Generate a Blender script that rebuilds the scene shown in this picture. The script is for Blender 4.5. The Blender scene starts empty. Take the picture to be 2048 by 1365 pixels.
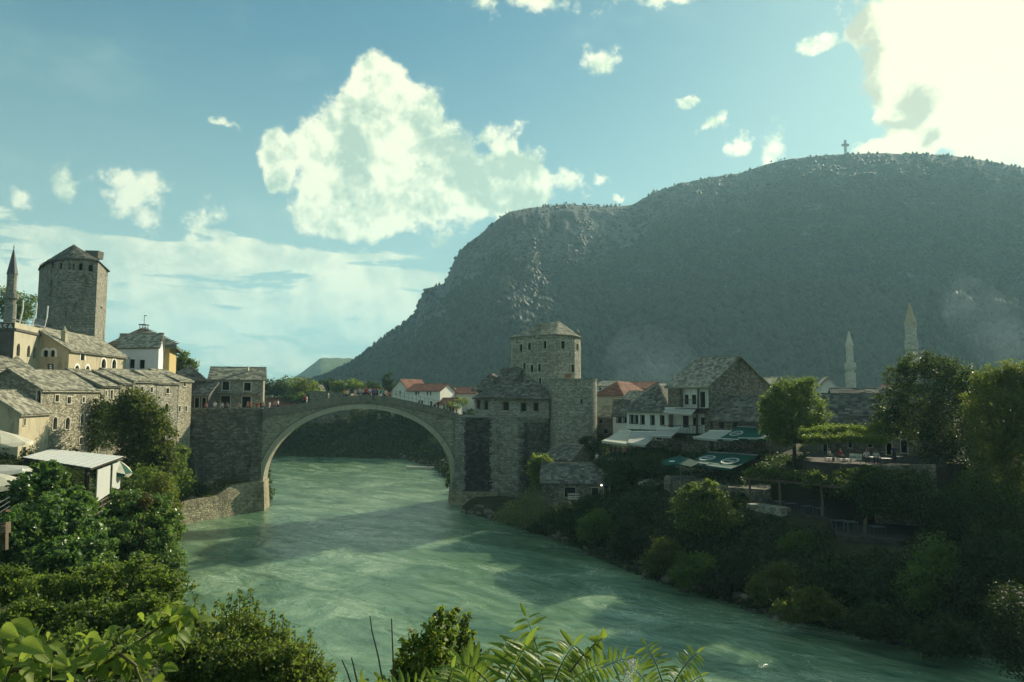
import bpy, math, random
import numpy as np
from mathutils import Vector, Matrix

random.seed(7)
RNG = np.random.default_rng(11)
scene = bpy.context.scene
COL = scene.collection

# ------------------------------------------------------------------ camera
FPX, CU, CV = 1365.0, 1024.0, 682.5
PITCH = math.radians(4.5)
CAMZ = 17.5
cam_d = bpy.data.cameras.new('camera')
cam_d.lens = 24.0
cam_d.sensor_width = 36.0
cam_d.clip_start = 0.1
cam_d.clip_end = 30000.0
cam = bpy.data.objects.new('camera', cam_d)
cam.location = (0, 0, CAMZ)
cam.rotation_euler = (math.radians(90) + PITCH, 0, 0)
COL.objects.link(cam)
scene.camera = cam


def ray(u, v):
    a, b = (u - CU) / FPX, (CV - v) / FPX
    c, s = math.cos(PITCH), math.sin(PITCH)
    return Vector((a, c - s * b, s + c * b))


def P(u, v, Y):
    """survey: the point of the place at distance Y seen along a sight line"""
    d = ray(u, v)
    return Vector((d.x / d.y * Y, Y, CAMZ + d.z / d.y * Y))


def G(u, v, z=0.0):
    """survey: where a sight line meets the level z"""
    d = ray(u, v)
    t = (z - CAMZ) / d.z
    return Vector((d.x * t, d.y * t, z))


def azel(u, v):
    d = ray(u, v).normalized()
    return math.atan2(d.x, d.y), math.asin(d.z)


# ------------------------------------------------------------------ sun, sky, exposure
SUN_AZ, SUN_EL = azel(2085, -55)
sun_dir = Vector((math.sin(SUN_AZ) * math.cos(SUN_EL), math.cos(SUN_AZ) * math.cos(SUN_EL), math.sin(SUN_EL)))
sun_d = bpy.data.lights.new('sun', 'SUN')
sun_d.energy = 5.0
sun_d.angle = math.radians(0.6)
sun_d.color = (1.0, 0.90, 0.66)
sun = bpy.data.objects.new('sun', sun_d)
sun.rotation_euler = (-sun_dir).to_track_quat('-Z', 'Y').to_euler()
sun.location = (60, 60, 120)
COL.objects.link(sun)

world = bpy.data.worlds.new('World')
scene.world = world
world.use_nodes = True
WN = world.node_tree
WN.nodes.clear()


class NT:
    """small helper for node graphs"""
    def __init__(s, tree):
        s.t = tree

    def n(s, kind, **kw):
        nd = s.t.nodes.new(kind)
        for k, v in kw.items():
            setattr(nd, k, v)
        return nd

    def put(s, sock, val):
        if isinstance(val, bpy.types.NodeSocket):
            s.t.links.new(val, sock)
        elif val is not None:
            if sock.type == 'RGBA' and not isinstance(val, (int, float)) and len(val) == 3:
                val = (*val, 1)
            sock.default_value = val

    def math(s, op, a, b=None, c=None, clamp=False):
        nd = s.n('ShaderNodeMath', operation=op, use_clamp=clamp)
        s.put(nd.inputs[0], a)
        s.put(nd.inputs[1], b)
        if c is not None:
            s.put(nd.inputs[2], c)
        return nd.outputs[0]

    def vec(s, op, a, b=None):
        nd = s.n('ShaderNodeVectorMath', operation=op)
        s.put(nd.inputs[0], a)
        if b is not None:
            s.put(nd.inputs[1], b)
        return nd.outputs['Value'] if op in ('LENGTH', 'DOT_PRODUCT', 'DISTANCE') else nd.outputs[0]

    def mix(s, f, a, b, blend='MIX'):
        nd = s.n('ShaderNodeMix', data_type='RGBA', blend_type=blend)
        s.put(nd.inputs[0], f)
        s.put(nd.inputs[6], a)
        s.put(nd.inputs[7], b)
        return nd.outputs[2]

    def noise(s, vec, scale, detail=4, rough=0.55, dist=0.0):
        nd = s.n('ShaderNodeTexNoise')
        s.put(nd.inputs['Vector'], vec)
        nd.inputs['Scale'].default_value = scale
        nd.inputs['Detail'].default_value = detail
        nd.inputs['Roughness'].default_value = rough
        nd.inputs['Distortion'].default_value = dist
        return nd.outputs[0]

    def smooth(s, x, a, b, lo=0.0, hi=1.0):
        nd = s.n('ShaderNodeMapRange', interpolation_type='SMOOTHSTEP')
        s.put(nd.inputs[0], x)
        nd.inputs[1].default_value = a
        nd.inputs[2].default_value = b
        nd.inputs[3].default_value = lo
        nd.inputs[4].default_value = hi
        return nd.outputs[0]

    def lin(s, x, a, b, lo=0.0, hi=1.0):
        nd = s.n('ShaderNodeMapRange')
        s.put(nd.inputs[0], x)
        nd.inputs[1].default_value = a
        nd.inputs[2].default_value = b
        nd.inputs[3].default_value = lo
        nd.inputs[4].default_value = hi
        return nd.outputs[0]

    def comb(s, x, y, z):
        nd = s.n('ShaderNodeCombineXYZ')
        s.put(nd.inputs[0], x)
        s.put(nd.inputs[1], y)
        s.put(nd.inputs[2], z)
        return nd.outputs[0]

    def sep(s, v):
        nd = s.n('ShaderNodeSeparateXYZ')
        s.put(nd.inputs[0], v)
        return nd.outputs

    def ramp(s, f, stops):
        nd = s.n('ShaderNodeValToRGB')
        s.put(nd.inputs[0], f)
        el = nd.color_ramp.elements
        while len(el) < len(stops):
            el.new(0.5)
        for e, (p, c) in zip(el, stops):
            e.position = p
            e.color = (*c, 1)
        return nd.outputs[0]


def build_world():
    w = NT(WN)
    STR = 0.1
    sky = w.n('ShaderNodeTexSky', sky_type='NISHITA')
    sky.sun_disc = False
    sky.sun_elevation = SUN_EL
    sky.sun_rotation = SUN_AZ
    sky.altitude = 60
    sky.air_density = 1.0
    sky.dust_density = 0.15
    sky.ozone_density = 1.6
    D = w.n('ShaderNodeTexCoord').outputs['Generated']
    x, y, z = w.sep(D)
    az = w.math('ARCTAN2', x, y)
    el = w.math('ARCSINE', z)
    base = w.mix(1.0, sky.outputs[0], SKY_TINT, 'MULTIPLY')
    base = w.vec('DIVIDE', base, w.vec('ADD', w.vec('MULTIPLY', base, (0.15, 0.12, 0.13)), (0.95, 0.95, 0.95)))
    # pale air near the horizon, the same all the way round
    hz = w.smooth(el, 0.0, 0.55, 1.0, 0.0)
    base = w.mix(w.math('MULTIPLY', hz, 0.58), base, tuple(c / STR for c in (0.37, 0.46, 0.36)))
    # warp so that cloud outlines are ragged
    wn = w.n('ShaderNodeTexNoise')
    w.put(wn.inputs['Vector'], D)
    wn.inputs['Scale'].default_value = 9.0
    wn.inputs['Detail'].default_value = 5
    wn.inputs['Roughness'].default_value = 0.6
    wv = w.vec('SUBTRACT', wn.outputs[1], (0.5, 0.5, 0.5))
    wv = w.vec('MULTIPLY', wv, (0.085, 0.085, 0))
    PA = w.vec('ADD', w.comb(az, el, 0.0), wv)

    def blobs(lst):
        out = None
        for (u, v, ru, rv) in lst:
            a, e = azel(u, v)
            ra = abs(azel(u + ru, v)[0] - azel(u - ru, v)[0]) / 2
            re = abs(azel(u, v + rv)[1] - azel(u, v - rv)[1]) / 2
            q = w.vec('MULTIPLY', w.vec('SUBTRACT', PA, (a, e, 0)), (1 / ra, 1 / re, 0))
            f = w.math('SUBTRACT', 1.0, w.vec('LENGTH', q))
            out = f if out is None else w.math('SMOOTH_MAX', out, f, 0.25)
        return out

    fine = w.noise(D, 24.0, 11, 0.64)
    fine2 = w.noise(w.vec('ADD', D, (0.008, 0.003, 0.014)), 24.0, 11, 0.64)
    big = w.noise(D, 7.0, 4, 0.55)
    big2 = w.noise(w.vec('ADD', D, (0.03, 0.012, 0.045)), 7.0, 4, 0.55)
    relief = w.math('ADD', w.math('MULTIPLY', w.math('SUBTRACT', fine, fine2), 1.3),
                    w.math('MULTIPLY', w.math('SUBTRACT', big, big2), 1.5))
    cum = blobs(CUMULUS)
    dens = w.math('ADD', w.math('ADD', cum, 0.13), w.math('MULTIPLY', w.math('SUBTRACT', fine, 0.5), 1.15))
    c_cum = w.smooth(dens, -0.04, 0.27)
    small = blobs(WISPS)
    dens_s = w.math('ADD', small, w.math('MULTIPLY', w.math('SUBTRACT', fine, 0.55), 3.4))
    c_small = w.smooth(dens_s, 0.0, 0.75, 0.0, 0.95)
    # layered low cloud all round the horizon
    st = w.noise(w.vec('MULTIPLY', D, (5.0, 5.0, 27.0)), 1.0, 9, 0.64, 0.4)
    band = w.math('MULTIPLY', w.smooth(el, -0.02, 0.05), w.smooth(el, 0.13, 0.27, 1.0, 0.0))
    lay = blobs(LAYERS)
    std = w.math('ADD', w.math('ADD', st, w.math('MULTIPLY', band, 0.17)),
                 w.math('MULTIPLY', w.math('MAXIMUM', lay, -0.5), 0.15))
    c_st = w.math('MULTIPLY', w.smooth(std, 0.580, 0.665), w.smooth(el, 0.20, 0.33, 1.0, 0.0))
    # faint veil
    veil = w.smooth(w.noise(w.vec('MULTIPLY', D, (1, 1, 2.2)), 4.0, 6, 0.6), 0.48, 0.78, 0.0, 0.30)
    shade = w.math('ADD', 0.64, w.math('MULTIPLY', relief, 3.0))
    core = w.smooth(dens, 0.10, 1.0, 0.22, -0.26)
    shade = w.math('ADD', shade, core, clamp=True)
    ccol = w.ramp(shade, [(0.0, (0.30, 0.385, 0.30)), (0.5, (0.47, 0.53, 0.385)), (1.0, (0.70, 0.69, 0.49))])
    ccol = w.mix(1.0, ccol, (1 / STR,) * 3, 'MULTIPLY')
    scol = w.ramp(w.math('ADD', 0.5, w.math('MULTIPLY', relief, 2.0), clamp=True),
                  [(0.0, (0.37, 0.44, 0.35)), (1.0, (0.68, 0.67, 0.47))])
    scol = w.mix(1.0, scol, (1 / STR,) * 3, 'MULTIPLY')
    col = w.mix(veil, base, tuple(c / STR for c in (0.32, 0.45, 0.38)))
    col = w.mix(c_st, col, scol)
    col = w.mix(c_small, col, ccol)
    col = w.mix(c_cum, col, ccol)
    # broken cumulus goes on out of view, added to raise and warm the fill light
    gen = w.noise(D, 3.4, 9, 0.60, 0.2)
    c_gen = w.math('MULTIPLY', w.smooth(gen, 0.52, 0.62), w.math('MULTIPLY', w.smooth(y, 0.50, 0.25), w.smooth(el, 0.10, 0.30)))
    col = w.mix(c_gen, col, ccol)
    # the cloud that the sun stands in: thick, glaring and yellow-white
    sd = w.vec('DOT_PRODUCT', D, tuple(sun_dir))
    glow = w.math('POWER', w.math('MAXIMUM', sd, 0.0), 12.0)
    col = w.mix(1.0, col, w.mix(w.math('MULTIPLY', glow, 0.24), (0, 0, 0), tuple(c / STR for c in (0.80, 0.80, 0.45))), 'ADD')
    sc = blobs(SUNCLOUD)
    sdens = w.math('ADD', sc, w.math('MULTIPLY', w.math('SUBTRACT', fine, 0.5), 1.9))
    c_sun = w.smooth(sdens, -0.04, 0.24)
    hole = blobs(SUNGREY)
    hd = w.smooth(w.math('ADD', hole, w.math('MULTIPLY', w.math('SUBTRACT', fine, 0.5), 2.6)), -0.05, 0.7, 0.0, 0.92)
    suncol = w.mix(hd, tuple(c / STR for c in (0.74, 0.71, 0.47)), tuple(c / STR for c in (0.36, 0.38, 0.28)))
    col = w.mix(c_sun, col, suncol)
    bg = w.n('ShaderNodeBackground')
    w.put(bg.inputs[0], col)
    bg.inputs[1].default_value = STR
    out = w.n('ShaderNodeOutputWorld')
    WN.links.new(bg.outputs[0], out.inputs[0])


SKY_TINT = (0.24, 0.60, 0.66)
CUMULUS = [(755, 160, 60, 62), (745, 235, 95, 80), (830, 230, 72, 75), (690, 280, 110, 85), (800, 320, 160, 110),
           (640, 300, 60, 60), (690, 400, 110, 85), (800, 400, 150, 70), (930, 370, 130, 75), (1040, 370, 75, 60),
           (860, 420, 110, 35), (560, 300, 48, 48), (555, 345, 32, 42), (965, 410, 110, 35), (660, 430, 60, 45)]
WISPS = [(1000, 285, 45, 45), (975, 270, 30, 40), (1150, 350, 45, 40), (1195, 100, 60, 45), (965, 10, 70, 45), (1060, 0, 90, 30), (1330, 0, 150, 25),
         (1030, 265, 30, 22), (1210, 355, 20, 15), (1245, 393, 16, 10), (1420, 238, 55, 22), (1475, 285, 42, 28),
         (1540, 305, 50, 48), (775, 458, 60, 26), (720, 470, 50, 20), (265, 385, 85, 65), (310, 420, 60, 40), (145, 365, 48, 60), (25, 390, 55, 40),
         (405, 450, 52, 48), (235, 350, 40, 40), (890, 480, 40, 22), (1640, 95, 55, 30), (1370, 205, 40, 16), (450, 236, 30, 12)]
LAYERS = [(80, 470, 330, 36), (380, 500, 320, 34), (650, 530, 300, 42), (800, 560, 220, 40), (300, 590, 420, 40),
          (420, 640, 360, 48), (600, 650, 280, 40), (700, 600, 260, 30), (560, 720, 300, 22)]
SUNCLOUD = [(1960, 60, 250, 170), (1960, 200, 190, 160), (1800, 40, 110, 80), (1860, 215, 120, 110), (1815, 130, 90, 80), (1790, 285, 80, 30), (1870, 270, 140, 55), (1770, 290, 60, 22), (2120, 240, 200, 240), (2300, 60, 300, 300),
            (1960, -120, 330, 150)]
SUNGREY = [(1835, 215, 62, 56), (1865, 285, 38, 24), (1745, 105, 42, 75), (1790, 255, 70, 20), (1715, 40, 30, 60), (1735, 175, 34, 40)]
build_world()

scene.view_settings.view_transform = 'Standard'
scene.view_settings.look = 'None'
scene.view_settings.exposure = 0.72
scene.view_settings.gamma = 1.0
scene.view_settings.use_curve_mapping = False
cy = scene.cycles
cy.use_denoising = True
cy.max_bounces = 6
cy.diffuse_bounces = 3
cy.glossy_bounces = 3
cy.transmission_bounces = 4
cy.transparent_max_bounces = 6
cy.volume_bounces = 1
cy.volume_step_rate = 4.0
cy.volume_max_steps = 128
cy.sample_clamp_indirect = 6.0
world.cycles.sampling_method = 'MANUAL'
world.cycles.sample_map_resolution = 1024

# ------------------------------------------------------------------ materials
def new_mat(name):
    m = bpy.data.materials.new(name)
    m.use_nodes = True
    m.node_tree.nodes.clear()
    return m, NT(m.node_tree)


def finish(m, t, bsdf, disp=None):
    o = t.n('ShaderNodeOutputMaterial')
    m.node_tree.links.new(bsdf, o.inputs[0])
    return m


def principled(t, col, rough=0.8, spec=0.3, normal=None, metal=0.0):
    b = t.n('ShaderNodeBsdfPrincipled')
    t.put(b.inputs['Base Color'], col)
    t.put(b.inputs['Roughness'], rough)
    b.inputs['Specular IOR Level'].default_value = spec
    b.inputs['Metallic'].default_value = metal
    if normal is not None:
        t.put(b.inputs['Normal'], normal)
    return b.outputs[0]


def bump(t, h, strength, dist):
    b = t.n('ShaderNodeBump')
    b.inputs['Strength'].default_value = strength
    b.inputs['Distance'].default_value = dist
    t.put(b.inputs['Height'], h)
    return b.outputs[0]


def obj_coords(t, jitter=True):
    c = t.n('ShaderNodeTexCoord').outputs['Object']
    if jitter:
        r = t.n('ShaderNodeObjectInfo').outputs['Random']
        c = t.vec('ADD', c, t.comb(t.math('MULTIPLY', r, 37.0), t.math('MULTIPLY', r, 53.0), 0.0))
    return c


def stone_mat(name, c1, c2, scale=2.6, stain=0.5, stain_col=(0.035, 0.034, 0.03), joint=0.55, streak=1.0, moss=0.0, st_lo=0.52, jitter=True, course=0.0):
    """coursed rubble: cells of stone with recessed joints, weathering and black runs"""
    m, t = new_mat(name)
    c = obj_coords(t, jitter)
    warp = t.noise(c, 1.1, 3)
    c2v = t.vec('ADD', t.vec('MULTIPLY', c, (1.0, 1.0, 1.75)), t.comb(0, 0, t.math('MULTIPLY', warp, 0.25)))
    v = t.n('ShaderNodeTexVoronoi')
    t.put(v.inputs['Vector'], c2v)
    v.inputs['Scale'].default_value = scale
    v.inputs['Randomness'].default_value = 0.8
    e = t.n('ShaderNodeTexVoronoi', feature='DISTANCE_TO_EDGE')
    t.put(e.inputs['Vector'], c2v)
    e.inputs['Scale'].default_value = scale
    e.inputs['Randomness'].default_value = 0.8
    rnd = t.sep(v.outputs['Color'])[0]
    g = t.noise(c, 5.5, 6, 0.7)
    f = t.math('ADD', t.math('MULTIPLY', rnd, 0.6), t.math('MULTIPLY', g, 0.55))
    col = t.ramp(f, [(0.18, tuple(x * 0.55 for x in c1)), (0.5, c1), (0.85, c2)])
    edge = t.smooth(e.outputs['Distance'], 0.0, 0.10, 1.0, 0.0)
    col = t.mix(t.math('MULTIPLY', edge, joint), col, tuple(x * 0.42 for x in c1))
    s = t.noise(t.vec('MULTIPLY', c, (1.0, 1.0, 1.0 / (1 + 2.2 * streak))), 0.30, 7, 0.66)
    s2 = t.noise(c, 0.9, 6, 0.7)
    sm = t.smooth(t.math('ADD', t.math('MULTIPLY', s, 0.7), t.math('MULTIPLY', s2, 0.3)), st_lo, st_lo + 0.13, 0.0, stain)
    col = t.mix(sm, col, stain_col)
    if moss:
        mm = t.smooth(t.noise(c, 0.7, 5, 0.7), 0.52, 0.68, 0.0, moss)
        col = t.mix(mm, col, (0.06, 0.085, 0.03))
    if course:
        zz = t.math('ADD', t.sep(c)[2], t.math('MULTIPLY', t.math('SUBTRACT', warp, 0.5), 0.10))
        fr_ = t.math('PINGPONG', zz, course / 2)
        jl = t.smooth(fr_, 0.0, 0.06, 1.0, 0.0)
        row = t.noise(t.comb(0, 0, t.math('FLOOR', t.math('DIVIDE', zz, course))), 7.3, 0)
        col = t.mix(t.math('MULTIPLY', t.smooth(row, .35, .65), 0.28), col, tuple(x * 0.5 for x in c1))
        col = t.mix(t.math('MULTIPLY', jl, 0.45), col, tuple(x * 0.35 for x in c1))
    h = t.math('ADD', t.math('MULTIPLY', t.smooth(e.outputs['Distance'], 0.0, 0.14), 0.6),
               t.math('ADD', t.math('MULTIPLY', g, 0.35), t.math('MULTIPLY', rnd, 0.35)))
    nrm = bump(t, h, 0.9, 0.10)
    return finish(m, t, principled(t, col, 0.92, 0.15, nrm))


def plaster_mat(name, c1, c2, stain=0.45, scale=0.8, stain_col=(0.07, 0.065, 0.05)):
    m, t = new_mat(name)
    c = obj_coords(t)
    g = t.noise(c, scale, 7, 0.68)
    col = t.ramp(g, [(0.3, c1), (0.7, c2)])
    s = t.noise(t.vec('MULTIPLY', c, (1.6, 1.6, 0.35)), 0.8, 7, 0.7)
    col = t.mix(t.smooth(s, 0.5, 0.72, 0.0, stain), col, stain_col)
    nrm = bump(t, t.noise(c, 6.0, 6, 0.7), 0.5, 0.05)
    return finish(m, t, principled(t, col, 0.9, 0.2, nrm))


def slate_mat(name, stops, rough=0.85):
    m, t = new_mat(name)
    oi = t.n('ShaderNodeObjectInfo').outputs['Random']
    gi = t.n('ShaderNodeNewGeometry').outputs['Random Per Island']
    r = t.math('FRACT', t.math('ADD', oi, gi))
    c = t.n('ShaderNodeNewGeometry').outputs['Position']
    g = t.noise(c, 1.3, 6, 0.7)
    f = t.math('ADD', t.math('MULTIPLY', r, 0.62), t.math('MULTIPLY', g, 0.45))
    col = t.ramp(f, stops)
    nrm = bump(t, t.noise(c, 7.0, 5, 0.7), 0.5, 0.04)
    return finish(m, t, principled(t, col, rough, 0.12, nrm))


def plain_mat(name, col, rough=0.6, spec=0.4, var=0.25, scale=3.0, metal=0.0):
    m, t = new_mat(name)
    c = obj_coords(t)
    g = t.noise(c, scale, 5, 0.65)
    cc = t.mix(t.smooth(g, 0.3, 0.75), col, tuple(x * (1 - var) for x in col))
    return finish(m, t, principled(t, cc, rough, spec, None, metal))


def fabric_mat(name, col, trans=0.3, var=0.2):
    m, t = new_mat(name)
    c = obj_coords(t)
    g = t.noise(c, 1.4, 5, 0.6)
    cc = t.mix(t.smooth(g, 0.35, 0.75), col, tuple(x * (1 - var) for x in col))
    a = principled(t, cc, 0.75, 0.2, bump(t, t.noise(c, 2.5, 3), 0.25, 0.05))
    b = t.n('ShaderNodeBsdfTranslucent')
    t.put(b.inputs[0], cc)
    mx = t.n('ShaderNodeMixShader')
    mx.inputs[0].default_value = trans
    m.node_tree.links.new(a, mx.inputs[1])
    m.node_tree.links.new(b.outputs[0], mx.inputs[2])
    return finish(m, t, mx.outputs[0])


def leaf_mat(name, stops, trans=0.35, tcol=(0.20, 0.30, 0.03), rough=0.42, spec=0.45, clump=0.9, veins=False):
    m, t = new_mat(name)
    geo = t.n('ShaderNodeNewGeometry')
    oi = t.n('ShaderNodeObjectInfo').outputs['Random']
    r = t.math('FRACT', t.math('ADD', oi, geo.outputs['Random Per Island']))
    n = t.noise(geo.outputs['Position'], clump, 4, 0.6)
    f = t.math('ADD', t.math('MULTIPLY', r, 0.55), t.math('MULTIPLY', n, 0.5))
    col = t.ramp(f, stops)
    nrm = None
    if veins:
        c = t.n('ShaderNodeTexCoord').outputs['Object']
        x, y, z = t.sep(c)
        ax = t.math('ABSOLUTE', x)
        w = t.math('PINGPONG', t.math('SUBTRACT', y, t.math('MULTIPLY', ax, 0.9)), 0.075)
        vein = t.smooth(w, 0.0, 0.014, 1.0, 0.0)
        mid = t.smooth(ax, 0.0, 0.02, 1.0, 0.0)
        vv = t.math('MAXIMUM', vein, mid)
        col = t.mix(t.math('MULTIPLY', vv, 0.6), col, tuple(min(1, x_ * 2.0) for x_ in stops[-1][1]))
        blot = t.noise(c, 4.0, 5, 0.7)
        col = t.mix(t.smooth(blot, 0.52, 0.74, 0.0, 0.65), col, (0.17, 0.15, 0.03))
        nrm = bump(t, vv, 0.4, 0.02)
    a = principled(t, col, rough, spec, nrm)
    b = t.n('ShaderNodeBsdfTranslucent')
    t.put(b.inputs[0], t.mix(0.5, col, tcol))
    mx = t.n('ShaderNodeMixShader')
    mx.inputs[0].default_value = trans
    m.node_tree.links.new(a, mx.inputs[1])
    m.node_tree.links.new(b.outputs[0], mx.inputs[2])
    return finish(m, t, mx.outputs[0])


M = {}
M['rubble'] = stone_mat('rubble_warm', (0.37, 0.335, 0.245), (0.53, 0.485, 0.365), 2.9, 0.6, (0.05, 0.048, 0.035), 0.75)
M['rubble_grey'] = stone_mat('rubble_grey', (0.335, 0.315, 0.25), (0.49, 0.465, 0.375), 2.9, 0.6, (0.045, 0.045, 0.04), 0.7)
M['rubble_pale'] = stone_mat('rubble_pale', (0.36, 0.32, 0.22), (0.50, 0.45, 0.31), 2.3, 0.45, (0.10, 0.09, 0.065), 0.45)
M['tower'] = stone_mat('tower_stone', (0.31, 0.295, 0.24), (0.48, 0.455, 0.375), 2.5, 0.85, (0.03, 0.03, 0.028), 0.6, 0.5, 0.0, 0.53, course=0.42)
M['halebija'] = stone_mat('bastion_stone', (0.36, 0.345, 0.27), (0.53, 0.51, 0.41), 2.3, 0.6, (0.05, 0.05, 0.045), 0.6, 0.5, 0.0, 0.56, course=0.5)
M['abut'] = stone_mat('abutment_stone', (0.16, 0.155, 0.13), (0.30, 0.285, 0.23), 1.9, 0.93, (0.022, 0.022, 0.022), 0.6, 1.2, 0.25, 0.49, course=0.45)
M['abut2'] = stone_mat('pier_stone', (0.28, 0.275, 0.225), (0.43, 0.415, 0.34), 1.9, 0.85, (0.03, 0.03, 0.03), 0.6, 1.6, 0.1, 0.54, course=0.45)
M['minaret'] = stone_mat('minaret_stone', (0.58, 0.55, 0.44), (0.70, 0.67, 0.55), 2.0, 0.1, (0.2, 0.19, 0.16), 0.3)
M['stain'] = stone_mat('stained_stone', (0.055, 0.053, 0.048), (0.12, 0.115, 0.10), 1.9, 0.6, (0.018, 0.018, 0.018), 0.5, 1.5)
M['bridge'] = stone_mat('bridge_ashlar', (0.36, 0.34, 0.26), (0.47, 0.445, 0.345), 2.2, 0.45, (0.11, 0.10, 0.075), 0.35, 1.0, 0.0, 0.55, course=0.45)
M['vouss'] = plaster_mat('voussoir_stone', (0.38, 0.355, 0.265), (0.47, 0.44, 0.33), 0.4)
M['parapet'] = plaster_mat('parapet_stone', (0.14, 0.135, 0.11), (0.26, 0.245, 0.19), 0.8, 1.6, (0.03, 0.03, 0.028))
M['quay'] = stone_mat('quay_stone', (0.36, 0.32, 0.21), (0.52, 0.47, 0.32), 1.9, 0.6, (0.07, 0.065, 0.045), 0.55, 1.4, 0.3, course=0.55)
M['bankwall'] = stone_mat('bank_wall', (0.20, 0.185, 0.14), (0.36, 0.33, 0.25), 3.4, 0.7, (0.03, 0.03, 0.026), 0.8)
M['plaster'] = plaster_mat('old_plaster', (0.40, 0.36, 0.26), (0.50, 0.455, 0.33), 0.6)
M['plaster_tan'] = plaster_mat('tan_plaster', (0.42, 0.36, 0.24), (0.52, 0.455, 0.31), 0.55)
M['white'] = plaster_mat('white_wall', (0.72, 0.71, 0.62), (0.80, 0.79, 0.70), 0.2)
M['white_old'] = plaster_mat('greyed_white_wall', (0.60, 0.60, 0.53), (0.72, 0.71, 0.62), 0.35)
M['bluewhite'] = plaster_mat('cool_white_wall', (0.58, 0.62, 0.64), (0.66, 0.70, 0.72), 0.15)
M['yellow'] = plaster_mat('yellow_wall', (0.46, 0.35, 0.15), (0.54, 0.42, 0.19), 0.15)
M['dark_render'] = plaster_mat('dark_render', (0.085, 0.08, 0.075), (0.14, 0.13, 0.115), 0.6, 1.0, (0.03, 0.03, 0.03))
M['trim'] = plain_mat('pale_trim', (0.62, 0.58, 0.46), 0.8, 0.2)
M['trim_white'] = plain_mat('white_trim', (0.78, 0.77, 0.70), 0.7, 0.3, 0.1)
M['shade_paving'] = plain_mat('painted_shade_paving', (0.07, 0.065, 0.055), 0.9, 0.1, 0.5, 1.5)  # terrace tops darkened in colour in place of the ivy's shade
M['dark_wood'] = plain_mat('dark_wood', (0.035, 0.025, 0.018), 0.7, 0.3)
M['wood'] = plain_mat('weathered_wood', (0.16, 0.12, 0.08), 0.8, 0.2)
M['pane'] = plain_mat('dark_glass', (0.012, 0.012, 0.014), 0.15, 0.5, 0.3)
M['void'] = plain_mat('dark_opening', (0.012, 0.011, 0.012), 0.9, 0.1, 0.3)
M['metal'] = plain_mat('dull_metal', (0.30, 0.31, 0.31), 0.45, 0.5, 0.3, 3.0, 0.6)
M['dark_metal'] = plain_mat('dark_metal', (0.05, 0.05, 0.055), 0.5, 0.5)
M['table'] = plain_mat('table_metal', (0.10, 0.105, 0.12), 0.5, 0.4)
M['white_metal'] = plain_mat('white_sheet', (0.66, 0.66, 0.61), 0.55, 0.35, 0.15, 1.2)
M['slate'] = slate_mat('stone_slate', [(0.2, (0.11, 0.105, 0.085)), (0.45, (0.22, 0.21, 0.165)), (0.65, (0.31, 0.295, 0.225)), (0.9, (0.44, 0.42, 0.32))])
M['slate_dark'] = slate_mat('dark_slate', [(0.2, (0.055, 0.055, 0.05)), (0.5, (0.12, 0.118, 0.10)), (0.75, (0.18, 0.175, 0.145)), (0.95, (0.32, 0.31, 0.25))])
M['redtile'] = slate_mat('red_tile', [(0.15, (0.12, 0.05, 0.035)), (0.5, (0.21, 0.085, 0.055)), (0.9, (0.30, 0.14, 0.09))])
M['patina'] = plain_mat('green_eaves', (0.10, 0.145, 0.115), 0.7, 0.3)
M['cream'] = fabric_mat('cream_canvas', (0.66, 0.63, 0.50), 0.25)
M['greyc'] = fabric_mat('grey_canvas', (0.50, 0.50, 0.44), 0.2)
M['greenc'] = fabric_mat('green_canvas', (0.012, 0.10, 0.075), 0.25)
M['screen'] = fabric_mat('pale_screen', (0.55, 0.56, 0.52), 0.15, 0.06)
M['paint'] = plain_mat('white_print', (0.62, 0.66, 0.62), 0.7, 0.2, 0.1)
M['ink'] = plain_mat('dark_print', (0.05, 0.03, 0.03), 0.7, 0.2, 0.1)
M['greenprint'] = plain_mat('green_print', (0.05, 0.20, 0.12), 0.7, 0.2, 0.1)
M['bark'] = plain_mat('bark', (0.085, 0.065, 0.045), 0.9, 0.15, 0.5, 5.0)
M['bark_pale'] = plain_mat('pale_bark', (0.15, 0.12, 0.08), 0.9, 0.15, 0.5, 5.0)
M['stem'] = plain_mat('brown_stem', (0.12, 0.075, 0.045), 0.7, 0.2)
M['gstem'] = plain_mat('green_stem', (0.13, 0.13, 0.04), 0.6, 0.3)
M['lf_dark'] = leaf_mat('dark_leaf', [(0.2, (0.014, 0.026, 0.010)), (0.55, (0.032, 0.058, 0.017)), (0.9, (0.070, 0.105, 0.028))], 0.28, (0.14, 0.22, 0.03), 0.6, 0.15)
M['lf_deep'] = leaf_mat('deep_green_leaf', [(0.2, (0.012, 0.019, 0.010)), (0.6, (0.022, 0.036, 0.015)), (0.9, (0.040, 0.055, 0.020))], 0.28, (0.14, 0.22, 0.03), 0.6, 0.2)  # darkest green of the leaf set
M['lf_mid'] = leaf_mat('mid_green_leaf', [(0.2, (0.022, 0.044, 0.010)), (0.55, (0.062, 0.110, 0.022)), (0.9, (0.15, 0.215, 0.038))], 0.5, (0.32, 0.46, 0.05), 0.5, 0.3)
M['lf_gloss'] = leaf_mat('glossy_leaf', [(0.2, (0.020, 0.050, 0.014)), (0.55, (0.070, 0.150, 0.038)), (0.9, (0.18, 0.29, 0.08))], 0.44, (0.28, 0.46, 0.06), 0.36, 0.55)
M['lf_olive'] = leaf_mat('olive_leaf', [(0.2, (0.032, 0.040, 0.010)), (0.55, (0.080, 0.092, 0.022)), (0.9, (0.17, 0.18, 0.04))], 0.5, (0.34, 0.42, 0.05), 0.55, 0.25)
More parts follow.
